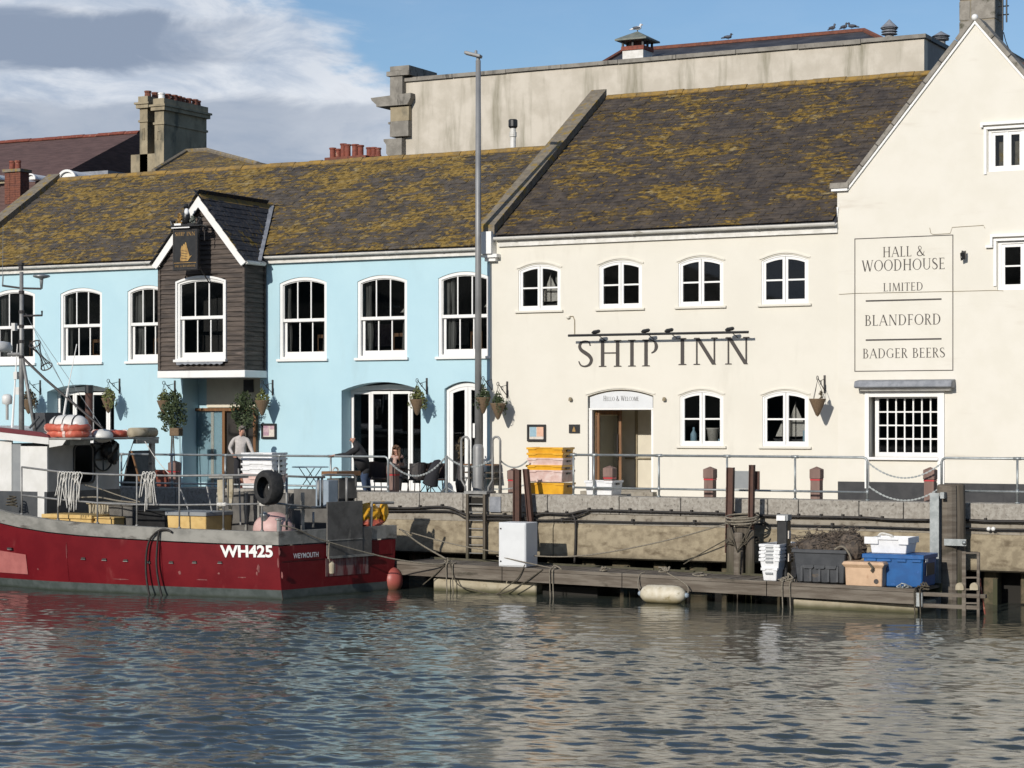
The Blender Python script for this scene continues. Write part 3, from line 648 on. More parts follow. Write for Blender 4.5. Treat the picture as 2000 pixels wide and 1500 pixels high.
for wi, (x0, x1, z0, zs, ri) in enumerate(wins):                 # curtains, and the tables and chairs one sees upstairs
    cxs = ([.14, .27], [.15], [.13, .24, .36], [.16], [.14, .25], [.18, .30])[wi]
    for q in cxs: MB().tube(spline([(x0+q, .30+.02*q, z0), (x0+q+.02, .32, z0+.6), (x0+q-rc.uniform(-.03, .05), .32, z0+1.2), (x0+q, .32, zs+.1)], 4), [.07+.02*math.sin(k*.7+wi) for k in range(13)], 7).build('curtain', M['curtain'], blue)
    if wi in (1, 3, 4): MB().tube([(x1-.2-.1*wi/4, .35, z0), (x1-.16, .35, zs+.1)], .08, 7).build('curtain', M['curtain'], blue)
    if wi in (2, 4, 5): MB().lathe([(.02, .5), (.02, .12), (.14, 0), (.12, .02), (.03, .13)], ((x0+x1)/2+.1*(wi-4), 1.3, z0+1.35+.1*(wi % 2)), 10).build('pendant_lamp', M['paper'], blue)
    MB().box((x0+x1)/2-.3-.1*(wi % 3), (x0+x1)/2+.35, 4.55, 4.58, z0+.5, z0+1.2).build('picture', M['posterm' if wi % 2 else 'paper'], blue)
    b = MB(); cx = x1-.45-.12*(wi % 3)
    for s in (-.17, .17): b.box(cx+s-.015, cx+s+.015, .50, .53, z0-.1, z0+.72)
    b.box(cx-.17, cx+.17, .50, .53, z0+.62, z0+.72).box(cx-.19, cx+.19, .53, .9, z0+.22, z0+.26); b.build('chair', M['oak'], blue)
MB().tube([(wins[0][1]-.14, .3, wins[0][2]), (wins[0][1]-.14, .3, wins[0][3]+.1)], .14, 7).build('curtain', M['curtain2'], blue)
# ground-floor glazed doors
def french(x0, x1, zs, ri, y, n, hz, par=blue):
    f = archf(x0, x1, zs, ri); fr = MB(); top = zs-hz; I = [(x0, QZ-.05), (x1, QZ-.05), (x1, top), ((x0+x1)/2, top+.05), (x0, top)]
    o_ = [(x0-.05, QZ-.09), (x1+.05, QZ-.09), (x1+.05, top+.12), ((x0+x1)/2, top+.20), (x0-.05, top+.12)]
    ring(fr, o_, I, y, y+.09); o = fr.build('door_frame', M['white'], par)
    MB().box(x0-.1, x1+.1, y+.02, y+.06, top+.15, zs+ri+.05).build('fanlight_panel', M['plinth'], par)
    w = (x1-x0)/n
    for k in range(n):
        a, b = x0+k*w, x0+(k+1)*w; st = .075 if n > 2 else .1
        l = MB(); ring(l, [(a+.004, QZ), (b-.004, QZ), (b-.004, top), (a+.004, top)], [(a+st, QZ+.22), (b-st, QZ+.22), (b-st, top-.08), (a+st, top-.08)], y+.015, y+.07)
        d = l.build('door_leaf', M['white'], par)
        MB().box(a+st, b-st, y+.04, y+.045, QZ+.22, top-.08).build('pane', M['glass'], d)
    return o
x0, x1, zs, ri = doors_b[1]; french(x0+.02, x1+.02, zs, ri, .5, 4, .02)
x0, x1, zs, ri = doors_b[0]; french(x0+.02, x1+.02, zs, ri, .5, 4, .02)
x0, x1, zs, ri = doors_b[2]
fr = MB(); I = inset(x0+.01, x1-.01, QZ, zs-.05, ri, .09, .02); ring(fr, arch(x0+.01, x1-.01, QZ, zs-.02, ri), arch(*I), .12, .22); o = fr.build('door_frame', M['white'], blue)
fa = archf(I[0], I[1], I[3], I[4]); xm = (I[0]+I[1])/2
for a, b in ((I[0], xm-.005), (xm+.005, I[1])):
    lo = [(a, QZ), (b, QZ)]+[(b+(a-b)*k/8, fa(b+(a-b)*k/8)) for k in range(9)]; li = [(a+.1, QZ+.3), (b-.1, QZ+.3)]+[(b-.1+(a-b+.2)*k/8, fa(b-.1+(a-b+.2)*k/8)-.09) for k in range(9)]
    l = MB(); ring(l, lo, li, .14, .19); d = l.build('door_leaf', M['white'], blue)
    MB().prism(li, .16, .165).build('pane', M['glass'], d)
# porch under the bay
room(blue, ex0, ex1, .5, .80, QZ-.02, ez+.1, 'blue')
py0 = .79; dx0, dx1 = X(380, py0), X(505, py0); dzt = ZZ(440, 797, py0)
MB().box(X(405, py0), ex1-.01, py0-.04, py0-.005, dzt+.02, ez+.09).build('porch_panel', M['porch'], blue)
l = MB()
for ch, mb in letters('HELLO & WELCOME', X(461, py0), X(519, py0), ZZ(470, 789, py0), ZZ(470, 778, py0), py0-.042, small=.78): l.v, l.f, l.m = (l.v+mb.v, l.f+[tuple(i+len(l.v) for i in f) for f in mb.f], l.m+mb.m)
l.build('lettering', M['iron'], blue)
fr = MB(); ring(fr, [(dx0, QZ), (dx1, QZ), (dx1, dzt), (dx0, dzt)], [(dx0+.09, QZ), (dx1-.09, QZ), (dx1-.09, dzt-.09), (dx0+.09, dzt-.09)], py0-.16, py0-.045); fr.build('oak_door_frame', M['oak'], blue)
xm = X(444, py0); MB().box(xm-.09, xm+.01, py0-.15, py0-.05, QZ, dzt-.09).build('door_post', M['oak'], blue)
MB().box(dx0+.09, xm-.09, py0-.11, py0-.10, QZ+.15, dzt-.09).build('door_pane', M['glass'], blue)
MB().box(dx0+.09, xm-.09, py0-.05, py0-.04, QZ, dzt-.09).build('door_backing', M['blue'], blue)
MB().box(xm-.55, xm-.45, py0-.08, py0-.055, QZ, dzt-.12).build('door_stile', M['cream'], blue)
MB().box(xm+.01, dx1-.09, py0-.045, py0-.03, QZ, dzt-.09).build('doorway_shade', M['dark'], blue)  # flat dark sheet standing for the shade inside the open doorway
MB().box(X(478, py0), X(497, py0), py0-.07, py0-.045, ZZ(480, 766, py0), ZZ(480, 742, py0)).build('porch_vent', M['black'], blue)
# roof of the blue inn
eB, rB = (-.16, ZE_B+.06), (5.15, 12.45)
roof_b = MB().prismx([(eB[0], eB[1]-.10), (eB[0], eB[1]-.03), (rB[0], rB[1]-.03), (2*rB[0]+.16, eB[1]-.03), (2*rB[0]+.16, eB[1]-.10)], XL+.3, XR-.2).build('roof', M['slatebg'], blue)
# bay geometry
BY = -1.1; bx0, bx1 = X(311, BY), X(477, BY); bzb = ZZ(400, 731, BY); bze = ZZ(477, 508, BY); bxa = (bx0+bx1)/2; bza = ZZ(388, 392, BY); pitch_b = (rB[1]-eB[1])/(rB[0]-eB[0])
bslope = (bza-bze)/(bxa-bx0)
def in_bay(x, y, z): return bx0-.1 < x < bx1+.1 and z < bza+.12-abs(x-bxa)*bslope+.1
slates(roof_b, XL+.3, XR-.25, eB, rB, M['slateb'], 300, in_bay, seed=2)
ridge_tiles(roof_b, XL+.3, XR-.2, rB[0], rB[1]+.09, M['ridge'])
MB().box(XL+.2, bx0+.0, -.12, .06, ZE_B-.18, ZE_B+.02).box(bx1+.05, XR-.1, -.12, .06, ZE_B-.18, ZE_B+.02).build('fascia', M['offwhite'], blue)
gutter(blue, XL+.2, bx0-.02, -.22, ZE_B+.02); gutter(blue, bx1+.12, XR-.12, -.22, ZE_B+.02)
# verge coping on the far left
for k in range(8):
    a, b = k/8, (k+1)/8-.004
    y0_, y1_ = eB[0]-.1+(rB[0]-eB[0]+.1)*a, eB[0]-.1+(rB[0]-eB[0]+.1)*b; z0_, z1_ = eB[1]+(rB[1]-eB[1])*a, eB[1]+(rB[1]-eB[1])*b
    MB().prismx([(y0_, z0_-.1), (y0_, z0_+.24), (y1_, z1_+.24), (y1_, z1_-.1)], XL-.2, XL+.32).build('verge_stone', M['copst'], blue)
# bay: weatherboards, bargeboards, roof, window
wx0, wx1, wz0, wzt = X(346, BY), X(441, BY), ZZ(393, 702, BY), ZZ(393, 541, BY)
bay = wall([(bx0+.03, bzb+.1), (bx1-.03, bzb+.1), (bx1-.03, bze), (bxa, bza-.05), (bx0+.03, bze)], [arch(wx0+.05, wx1-.05, wz0+.05, wzt-.2, .12)], BY+.06, .05)
bay.box(bx0+.03, bx0+.08, BY+.111, .0, bzb+.1, bze).box(bx1-.08, bx1-.03, BY+.111, .0, bzb+.1, bze)
bay = bay.build('bay', M['clad'], blue)
room(blue, bx0+.09, bx1-.09, BY+.115, -.02, bzb+.12, bze+.2)
wf_ = archf(wx0, wx1, wzt-.14, .14)
rb = random.Random(12); bh = .142; z = bzb+.13; row = 0
while z < bza-.08:
    z1 = z+bh; hw = (bx1-bx0)/2
    def lim(zz): return hw if zz < bze else max(0, hw*(bza-zz)/(bza-bze))
    for s in (0, 1):
        segs = [(bxa-lim(z), bxa+lim(z), bxa-lim(z1), bxa+lim(z1))]
        if z1 > wz0-.02 and z < wzt-.02:
            if z > wzt-.16 and False: pass
            segs = [(bxa-lim(z), wx0+.03, bxa-lim(z1), wx0+.03), (wx1-.03, bxa+lim(z), wx1-.03, bxa+lim(z1))]
            if z > wzt-.17: segs = [(bxa-lim(z), wx0+.25, bxa-lim(z1), wx0+.32), (wx1-.25, bxa+lim(z), wx1-.32, bxa+lim(z1))]
        if s < len(segs):
            a, b, c, d = segs[s]; j = rb.uniform(-.006, .008)
            if b-a > .05: MB().add([(a,BY-.012+j,z),(b,BY-.012+j,z),(max(d,c+.01),BY+.03,z1+.02),(c,BY+.03,z1+.02),(a,BY+.07,z),(b,BY+.07,z),(max(d,c+.01),BY+.07,z1+.02),(c,BY+.07,z1+.02)], [(0,1,2,3),(7,6,5,4),(1,0,4,5),(2,1,5,6),(3,2,6,7),(0,3,7,4)]).build('board', M['clad'], bay)
    z = z1; row += 1
z = bzb+.13
while z < bze-.03:
    z1 = min(z+bh, bze); j = rb.uniform(-.005, .007)
    MB().add([(bx1+.012+j,BY+.06,z),(bx1+.012+j,-.02,z),(bx1-.03,-.02,z1+.02),(bx1-.03,BY+.06,z1+.02),(bx1-.06,BY+.06,z),(bx1-.06,-.02,z),(bx1-.06,-.02,z1+.02),(bx1-.06,BY+.06,z1+.02)], [(0,1,2,3),(7,6,5,4),(1,0,4,5),(2,1,5,6),(3,2,6,7),(0,3,7,4)]).build('board', M['clad'], bay)
    z += bh
MB().box(bx0-.03, bx0+.06, BY-.03, BY+.08, bzb+.1, bze-.1).build('corner_board', M['clad'], bay); MB().box(bx1-.05, bx1+.03, BY-.032, BY+.08, bzb+.1, bze-.04).build('corner_board', M['clad'], bay); MB().box(bx1-.04, bx1+.035, -.09, 0, bzb+.1, bze-.02).build('corner_board', M['clad'], bay)
MB().box(bx0-.03, bx1+.06, BY-.06, .0, bzb-.10, bzb+.11).build('base_board', M['white'], bay, bevel=.01)
sash(blue, 'bay_window', wx0, wx1, wz0, wzt-.14, .14, ZZ(393, 620, BY), BY-.03, w=.10)
wb = MB(); ring(wb, arch(wx0-.03, wx1+.03, wz0-.05, wzt-.12, .16), arch(wx0+.03, wx1-.03, wz0+.02, wzt-.16, .13), BY-.05, BY+.02); wb.build('window_surround', M['white'], bay)
MB().prism([(wx0+.06, wz0-.16)]+[(wx0+.06+(wx1-wx0-.1)*k/16, wz0-(.16 if k % 2 else .13)) for k in range(1, 17)]+[(wx1-.02, wz0-.06), (wx0+.02, wz0-.06)], BY-.11, BY-.09).build('lead_apron', M['lead'], bay)
hw = (bx1-bx0)/2; oh = .16
for s in (-1, 1):
    xe = bxa+s*(hw+oh); ze = bza+.12-(hw+oh)*bslope; t = .26
    q = [(bxa, bza+.12), (xe, ze), (xe-s*.16, ze-.1), (xe-s*.24, ze-.02), (bxa, bza+.12-t*1.25)]
    MB().prism(q if s > 0 else q[::-1], BY-.16, BY-.11).build('bargeboard', M['white'], bay)
# bay roof slopes: rectangle from the eave to the ridge, running back into the main slope
def main_y(z): return eB[0]+(z-eB[1])/pitch_b
broof = MB().add([(bxa,BY-.14,bza+.14),(bxa+hw+oh,BY-.14,bza+.14-(hw+oh)*bslope),(bxa+hw+oh,main_y(bza-(hw+oh)*bslope)+.6,bza+.14-(hw+oh)*bslope),(bxa,main_y(bza)+.6,bza+.14)], [(0,1,2,3)]).add([(bxa,BY-.14,bza+.14),(bxa-hw-oh,BY-.14,bza+.14-(hw+oh)*bslope),(bxa-hw-oh,main_y(bza-(hw+oh)*bslope)+.6,bza+.14-(hw+oh)*bslope),(bxa,main_y(bza)+.6,bza+.14)], [(3,2,1,0)]).build('bay_roof', M['slatebg'], blue)
me = slate_mesh('bay', .30, M['slated']); rnd = random.Random(4)
for s in (1, -1):
    dwn = Vector((s*1, 0, -bslope)).normalized(); L = (hw+oh)*math.hypot(1, bslope); nr = Vector((s*bslope, 0, 1)).normalized()
    for j in range(int(L/.2)+1):
        d = L-j*.2
        if d < .12: break
        p0 = Vector((bxa, 0, bza+.16))+dwn*d; yend = main_y(p0.z)+.05; y = BY-.10+(j % 2)*.15
        while y < yend:
            c = Vector((p0.x, y, p0.z))+nr*(.02+rnd.uniform(0, .012)); t = (-dwn*.4-nr*.024).normalized(); a = Vector((0, s, 0)); n2 = a.cross(t).normalized()
            o = bpy.data.objects.new('slate', me); COL.objects.link(o); o.parent = broof
            mt = Matrix((a, t, n2)).transposed().to_4x4(); mt.translation = c-ORG[broof.name]; o.matrix_basis = mt; y += .305
n = 5
for k in range(n):
    y0_ = BY-.15+k*(main_y(bza)+.3-BY+.15)/n; y1_ = y0_+(main_y(bza)+.3-BY+.15)/n-.01
    MB().prism([(bxa-.16, bza+.03), (bxa, bza+.23), (bxa+.16, bza+.03), (bxa+.13, bza), (bxa, bza+.18), (bxa-.13, bza)], y0_, y1_).build('ridge_tile', M['ridge'], broof)
za = bza-(hw+oh)*bslope+.1
va, vb = Vector((bxa+hw+oh-.02, main_y(za)-.02, za+.10)), Vector((bxa+.06, main_y(bza)+.02, bza+.14))
MB().bar(va, vb, .24, .03).build('valley_lead', M['lead'], broof)
MB().prismx([(-.075, 0), (.0, -.075), (.075, 0)], 0, .01)
gb = MB(); gb.tube([(bx1+.13, BY-.1, bze-.06), (bx1+.13, -.25, bze-.06)], .07, 8); gb.build('bay_gutter', M['gutter'], blue)
# ---- cream inn ------------------------------------------------------
XW = X(1638); ZE_W = ZZ(1300, 453)
cream = thing('cream_inn', 'cream rendered inn with arched windows and large painted name', 'building', ((XR+XW)/2, 3, QZ))
holes = []; cw_ = []
for pl, pr, pt, pb in ((1014, 1096, 511, 606), (1171, 1255, 503, 602), (1326, 1414, 497, 598), (1488, 1580, 492, 594)):
    x0, x1 = X(pl), X(pr); z1 = ZZ((pl+pr)/2, pt+5); z0 = 4.3+2.96; holes.append(arch(x0, x1, z0, z1-.15, .15)); cw_.append((x0, x1, z0, z1-.15, .15))
for pl, pr, pt, pb in ((1329, 1414, 757, 873), (1490, 1580, 757, 874)):
    x0, x1 = X(pl), X(pr); z1 = ZZ((pl+pr)/2, pt+6); z0 = ZZ((pl+pr)/2, pb-2); holes.append(arch(x0, x1, z0, z1-.15, .15)); cw_.append((x0, x1, z0, z1-.15, .15))
kx0, kx1, kzt = X(1149), X(1277), ZZ(1213, 761)
holes.append(arch(kx0, kx1, QZ-.1, kzt-.17, .17))
CYW = -.04
wall([(XR, QZ-.3), (XW, QZ-.3), (XW, ZE_W+.05), (XR, ZE_W+.05)], holes, CYW, .4).build('front_wall', M['cream'], cream)
for q in cw_: casement(cream, *q, CYW)
room(cream, XR+.05, XW-.05, .36, 4.5, 5.9, ZE_W-.1); room(cream, X(1300), XW-.05, .36, 4.5, QZ+.05, 5.6); room(cream, XR+.05, kx0-.25, .36, 4.5, QZ+.05, 5.6)
MB().box(XR, XR+.3, .36, 14, QZ-.3, ZE_W).box(XR, XW, 14, 14.3, QZ-.3, ZE_W).build('rear_wall', M['cream'], cream)
# porch with the fascia board
room(cream, kx0-.02, kx1+.02, .36, 1.7, QZ-.02, kzt, 'porch')
fz0, fz1 = ZZ(1213, 797), kzt-.03
fb = MB(); f = archf(kx0+.02, kx1-.02, kzt-.21, .17); fb.prism([(kx0+.04, fz0), (kx1-.04, fz0)]+[(kx1-.04+(kx0-kx1+.08)*k/12, f(kx1-.04+(kx0-kx1+.08)*k/12)) for k in range(13)], .02, .08); fas = fb.build('fascia_board', M['cabinet'], cream)
l = MB()
for ch, mb in letters('HELLO & WELCOME', X(1178), X(1247), ZZ(1213, 783), ZZ(1213, 773), .018, small=.8): n0 = len(l.v); l.v += mb.v; l.f += [tuple(i+n0 for i in q) for q in mb.f]; l.m += mb.m
l.build('lettering', M['letter'], fas)
MB().box(kx0+.01, kx0+.10, .03, .14, QZ, fz0).box(kx1-.09, kx1-.01, .03, .14, QZ, fz0).box(kx0+.01, kx1-.01, .01, .12, fz0-.045, fz0-.002).build('door_surround', M['white'], cream)
n = 12; f = archf(kx0, kx1, kzt-.17, .17); xs = [kx0-.06+(kx1-kx0+.12)*k/n for k in range(n+1)]; q = [(x, f(min(max(x, kx0), kx1))+.03) for x in xs]
MB().prism(q+[(x, z+.04) for x, z in q[::-1]], CYW-.03, 0).build('head_moulding', M['cream'], cream)
ldx0, ldx1 = X(1160, .3), X(1212, .8)
dl = MB(); A, B = Vector((kx0+.14, .2, 0)), Vector((ldx1, .85, 0)); dz1 = fz0-.06
for a, b in ((0, .13), (.87, 1)): dl.bar((*A.lerp(B, (a+b)/2).xy, QZ+.04), (*A.lerp(B, (a+b)/2).xy, dz1), .12, .05, side=(0, 1, 0))
dl.bar((*A.xy, QZ+.16), (*B.xy, QZ+.16), .05, .24).bar((*A.xy, dz1-.06), (*B.xy, dz1-.06), .05, .12)
dleaf = dl.build('door_leaf', M['oak'], cream)
d_ = (B-A).normalized(); MB().bar((*A.xy, (QZ+dz1)/2), (*B.xy, (QZ+dz1)/2), .008, dz1-QZ-.3).build('pane', M['glass'], dleaf)
MB().tube([(*(A.lerp(B, .88).xy), QZ+.95), (*(A.lerp(B, .88).xy-Vector((0, .06))), QZ+1.0), (*(A.lerp(B, .88).xy-Vector((0, .06))), QZ+1.6), (*(A.lerp(B, .88).xy), QZ+1.65)], .015, 6).build('handle', M['iron'], dleaf)
MB().box(kx0+.35, kx1-.02, 1.64, 1.69, QZ+.95, QZ+1.0).box(X(1238, 1.6), X(1243, 1.6), 1.66, 1.695, QZ, dz1).build('dado_rail', M['chim'], cream)
MB().box(kx0+.12, kx1-.10, -.02, 1.69, QZ, QZ+.14).box(kx0-.1, kx1+.1, -.30, CYW, QZ-.05, QZ+.11).build('door_step', M['concrete3'], cream)
# things standing on the window boards inside
b = MB(); wx = cw_[4]; xq = wx[0]+.28; b.lathe([(.07,0),(.09,.05),(.09,.22),(.03,.32),(.03,.4)], (xq, .25, wx[2]+.1), 10).build('bottle', M['posterb'], cream, smooth=True)
MB().box(wx[0]+.05, wx[1]-.05, .12, .45, wx[2]+.04, wx[2]+.10).build('window_board', M['white'], cream)
b = MB(); b.lathe([(.11,0),(.17,.34),(.20,.36),(.20,.38),(.0,.38)], (wx[1]-.42, .25, wx[2]+.1), 12); b.build('bowl', M['paper'], cream, smooth=True)
b = MB(); b.box(wx[1]-.25, wx[1]-.05, .2, .3, wx[2]+.1, wx[2]+.19); b.build('bowl', M['posterb'], cream)
def model_ship(x, z, h, par):
    b = MB(); b.prism([(x-h*.42, z+.12), (x-h*.3, z+.02), (x+h*.3, z+.02), (x+h*.42, z+.13), (x, z+.09)], .22, .32); b.tube([(x, .27, z+.05), (x, .27, z+h)], .008, 6); o = b.build('model_ship', M['iron'], par)
    MB().prism([(x-.012, z+h*.95), (x-.012, z+.17), (x-h*.33, z+.17)], .262, .266).prism([(x+.015, z+h*.88), (x+.015, z+.17), (x+h*.36, z+.19)], .274, .278).build('sail', M['paper'], o)
wx = cw_[5]; MB().box(wx[0]+.05, wx[1]-.05, .12, .45, wx[2]+.04, wx[2]+.10).build('window_board', M['white'], cream)
model_ship(wx[0]+.46, wx[2]+.09, .62, cream); model_ship(wx[1]-.46, wx[2]+.09, 1.08, cream)
MB().box(wx[1]-.24, wx[1]-.06, .2, .3, wx[2]+.1, wx[2]+.42).build('ornament', M['posterb'], cream)
wx = cw_[0]; model_ship(wx[1]-.45, wx[2]+.09, .95, cream); MB().box(wx[1]-.42, wx[1]-.1, .5, .52, wx[2]+.1, wx[3]).build('curtain', M['curtain2'], cream)
# roof of the cream inn
eW, rW = (-.18, ZE_W+.07), (7.16, 14.16); xv = XR+.22
roof_w = MB().prismx([(eW[0], eW[1]-.10), (eW[0], eW[1]-.03), (rW[0], rW[1]-.03), (2*rW[0]+.18, eW[1]-.03), (2*rW[0]+.18, eW[1]-.10)], xv, XW-.02).build('roof', M['slatebg'], cream)
slates(roof_w, xv+.05, XW+.35, eW, rW, M['slate'], 300, lambda x, y, z: x > XW-.2 and y < .45, seed=8)
ridge_tiles(roof_w, xv+.05, XW+.35, rW[0], rW[1]+.10, M['ridge'], seed=5)
MB().box(XR+.3, XW, -.12, .0, ZE_W-.22, ZE_W+.03).build('fascia', M['offwhite'], cream)
gutter(cream, XR+.25, XW+.0, -.24, ZE_W+.03, r=.085)
n = 13; yk0 = -.22
for k in range(n):
    a, b = k/n, (k+1)/n-.003
    y0_, y1_ = yk0+(rW[0]-yk0)*a, yk0+(rW[0]-yk0)*b; z0_, z1_ = eW[1]+.04+(rW[1]-eW[1])*a, eW[1]+.04+(rW[1]-eW[1])*b
    MB().prismx([(y0_, z0_+.02), (y0_, z0_+.27), (y1_, z1_+.27), (y1_, z1_+.02)], XR-.28, XR+.24).build('verge_stone', M['copst'], cream)
MB().prismx([(0, ZE_W), (rW[0], rW[1]), (rW[0], ZE_B), (0, ZE_B)], XR-.1, XR+.15).build('party_wall', M['copst'], cream)
MB().box(XR-.16, XR+.2, -.34, .1, ZE_W-.42, ZE_W+.2).box(XR-.12, XR+.34, -.27, .1, ZE_W-.52, ZE_W-.425).box(XR-.08, XR+.26, -.2, .1, ZE_W-.62, ZE_W-.525).build('kneeler', M['white'], cream)
# ---- gabled house ---------------------------------------------------
gable = thing('gabled_house', 'tall cream gabled house with painted brewery panel and black plinth', 'building', (13.1, 4, QZ))
GY = -.06; gxa, gza = X(1905, GY), ZZ(1905, 40, GY); gxl, gzl = X(1657, GY), ZZ(1657, 366, GY); gxr = 2*gxa-gxl; gxe = X(1628, GY)
gh = []
bw0, bw1, bwz0, bwz1 = X(1698, GY), X(1832, GY), ZZ(1770, 893, GY), ZZ(1770, 775, GY); gh.append([(bw0, bwz0), (bw1, bwz0), (bw1, bwz1), (bw0, bwz1)])
mw = (X(1948, GY), X(1948, GY)+1.9, ZZ(1975, 566, GY), ZZ(1975, 470, GY)); gh.append([(mw[0], mw[2]), (mw[1], mw[2]), (mw[1], mw[3]), (mw[0], mw[3])])
aw_ = (X(1929, GY), X(1929, GY)+1.75, ZZ(1960, 334, GY), ZZ(1960, 251, GY)); gh.append([(aw_[0], aw_[2]), (aw_[1], aw_[2]), (aw_[1], aw_[3]), (aw_[0], aw_[3])])
wall([(XW, QZ-.3), (gxr+.4, QZ-.3), (gxr+.4, gzl-.05), (gxr, gzl), (gxa, gza), (gxl, gzl), (gxe+.1, gzl), (gxe+.1, ZZ(1640, 405, GY)), (XW, ZZ(1640, 415, GY))], gh, GY, .45).build('front_wall', M['cream2'], gable)
for a, b in ((XW+.01, X(1697, GY)), (X(1697, GY)+.003, X(1834, GY)), (X(1834, GY)+.003, X(1960, GY)), (X(1960, GY)+.003, gxr+.4)): MB().box(a, b, GY-.035, GY+.01, QZ-.1, ZZ(1760, 942, GY)).build('plinth_board', M['plinth'], gable)
MB().box(XW, XW+.4, .4, 9, QZ, gzl).box(gxr, gxr+.4, .4, 9, QZ, gzl).build('side_wall', M['cream2'], gable)
MB().prism([(gxl-.1, gzl), (gxa, gza-.25), (gxr+.1, gzl)], .35, 9).build('roof', M['copst'], gable)
room(gable, XW+.42, gxr-.05, .39, 4, QZ+.05, 5.6); room(gable, XW+.42, gxr-.05, .39, 4, 5.7, gzl-.1); room(gable, gxa-1.5, gxa+1.5, .39, 3, gzl+.1, gza-1.6)
# raking copings, stone by stone
n = 8
for s, x_, in ((-1, gxl), (1, gxr)):
    for k in range(n):
        a, b = k/n, (k+1)/n-.004; xa, za_ = x_+(gxa-x_)*a, gzl+(gza-gzl)*a; xb, zb_ = x_+(gxa-x_)*b, gzl+(gza-gzl)*b
        q = [(xa, za_), (xb, zb_), (xb+s*.085, zb_+.075), (xa+s*.085, za_+.075)]
        MB().prism(q, GY-.09, .55).build('coping_stone', M['stone'], gable, bevel=.012)
    q = [(x_, gzl-.08), (gxa, gza-.09), (gxa, gza), (x_+s*.0, gzl)]
    MB().prism(q, GY-.055, GY+.02).build('coping_moulding', M['white'], gable)
MB().ball((gxa, GY-.05, gza+.07), .085).build('apex_ball', M['white'], gable, smooth=True)
MB().box(gxe-.06, gxl+.03, GY-.13, .5, gzl-.02, gzl+.12).build('coping_stone', M['stone'], gable)
MB().box(gxe-.03, gxl, GY-.10, .45, gzl-.09, gzl-.022).build('coping_moulding', M['white'], gable)
MB().prism([(gxe+.1, ZZ(1630, 405, GY)), (XW, ZZ(1630, 425, GY)), (XW+.03, ZZ(1630, 405, GY))], GY-.05, .3).build('corbel', M['white'], gable)
# chimney stack of big stones
cy = 1.6; cx0, cx1 = X(1873, cy), X(1943, cy); cyb = cy+.0
xr_ = cx1; depth_ = .85
zb0 = ZZ(1900, 70, cy)
rs_ = random.Random(3); z = zb0-1.2; k = 0
while z < zb0+2.2:
    z1 = z+rs_.uniform(.5, .62); sp_ = cx0+(cx1-cx0)*(.32 if k % 2 else .62)
    for a, b in ((cx0, sp_-.008), (sp_+.008, cx1)):
        MB().box(a, b, cy+rs_.uniform(0, .012), cy+depth_, z+.008, z1-.008).build('chimney_stone', M['stone'], gable, bevel=.02)
    z = z1; k += 1
MB().box(cx0+.02, cx1-.02, cy+.03, cy+depth_-.02, zb0-1.2, zb0+2.2).build('chimney', M['chim'], gable)
MB().box(cx1+.05, cx1+.75, cy+1, cy+4, zb0-1.5, zb0-.62).build('rear_roof', M['redroof'], gable)
ar = MB(); ax0 = cx1+.13
for dx in (0, .1): ar.tube([(cx1+.10+dx, cy+.4, zb0+.15+dx*2), (cx1+.10+dx, cy+.4, zb0+1.9)], .022, 6)
for k in range(6): ar.tube([(cx1-.02, cy+.4, zb0+.55+k*.22), (cx1+.26, cy+.4, zb0+.55+k*.22)], .018, 5)
ar.build('aerial', M['black'], gable); MB().tube(spline([(cx1+.12, cy+.4, zb0+.1), (cx1+.2, cy+.4, zb0-.2), (cx1+.38, cy+.4, zb0-.6)], 5), .012, 5).build('aerial_cable', M['black'], gable)
# windows of the gabled house
def cas_rect(q, n, hz, wood=.085):
    x0, x1, z0, z1 = q; fr = MB(); ring(fr, [(x0,z0),(x1,z0),(x1,z1),(x0,z1)], [(x0+.07,z0+.05),(x1-.07,z0+.05),(x1-.07,z1-.07),(x0+.07,z1-.07)], GY+.06, GY+.2); o = fr.build('window', M['white'], gable)
    a0, a1 = x0+.07, x1-.07; w = (a1-a0)/n
    for k in range(n):
        p, r_ = a0+k*w+.012, a0+(k+1)*w-.012
        c = MB(); ring(c, [(p,z0+.05),(r_,z0+.05),(r_,z1-.07),(p,z1-.07)], [(p+wood,z0+.14),(r_-wood,z0+.14),(r_-wood,z1-.15),(p+wood,z1-.15)], GY+.09, GY+.15); c.build('casement_frame', M['white'], o)
        zz = [z0+.14]+([z0+(z1-z0)*.49] if hz else [])+[z1-.15]
        if hz: MB().box(p+wood, r_-wood, GY+.10, GY+.14, zz[1]-.02, zz[1]+.02).build('glazing_bar', M['white'], o)
        for a, b in zip(zz[:-1], zz[1:]): MB().box(p+wood, r_-wood, GY+.12, GY+.125, a, b).build('pane', M['glass'], o)
        MB().box(a0+k*w-.02, a0+k*w+.02, GY+.07, GY+.17, z0, z1).build('mullion', M['white'], o)
    return o
cas_rect(aw_, 4, False); cas_rect(mw, 3, True)
def hood(x0, x1, z, par, drop):
    MB().box(x0-.16, x1+.16, GY-.10, GY+.02, z+.10, z+.17).box(x0-.16, x0-.10, GY-.10, GY+.02, z-drop, z+.097).build('hood_mould', M['white'], par)
    MB().box(x0-.09, x1+.09, GY-.04, GY+.03, z+.0, z+.06).box(x0-.09, x0-.02, GY-.04, GY+.03, z-1.12, z-.003).build('window_surround', M['white'], par)
hood(aw_[0], aw_[1], aw_[3], gable, -.05); hood(mw[0], mw[1], mw[3], gable, .12)
MB().box(mw[0]-.28, mw[0]-.10, GY-.09, GY+.02, mw[3]-.16, mw[3]-.10).build('hood_stop', M['white'], gable)
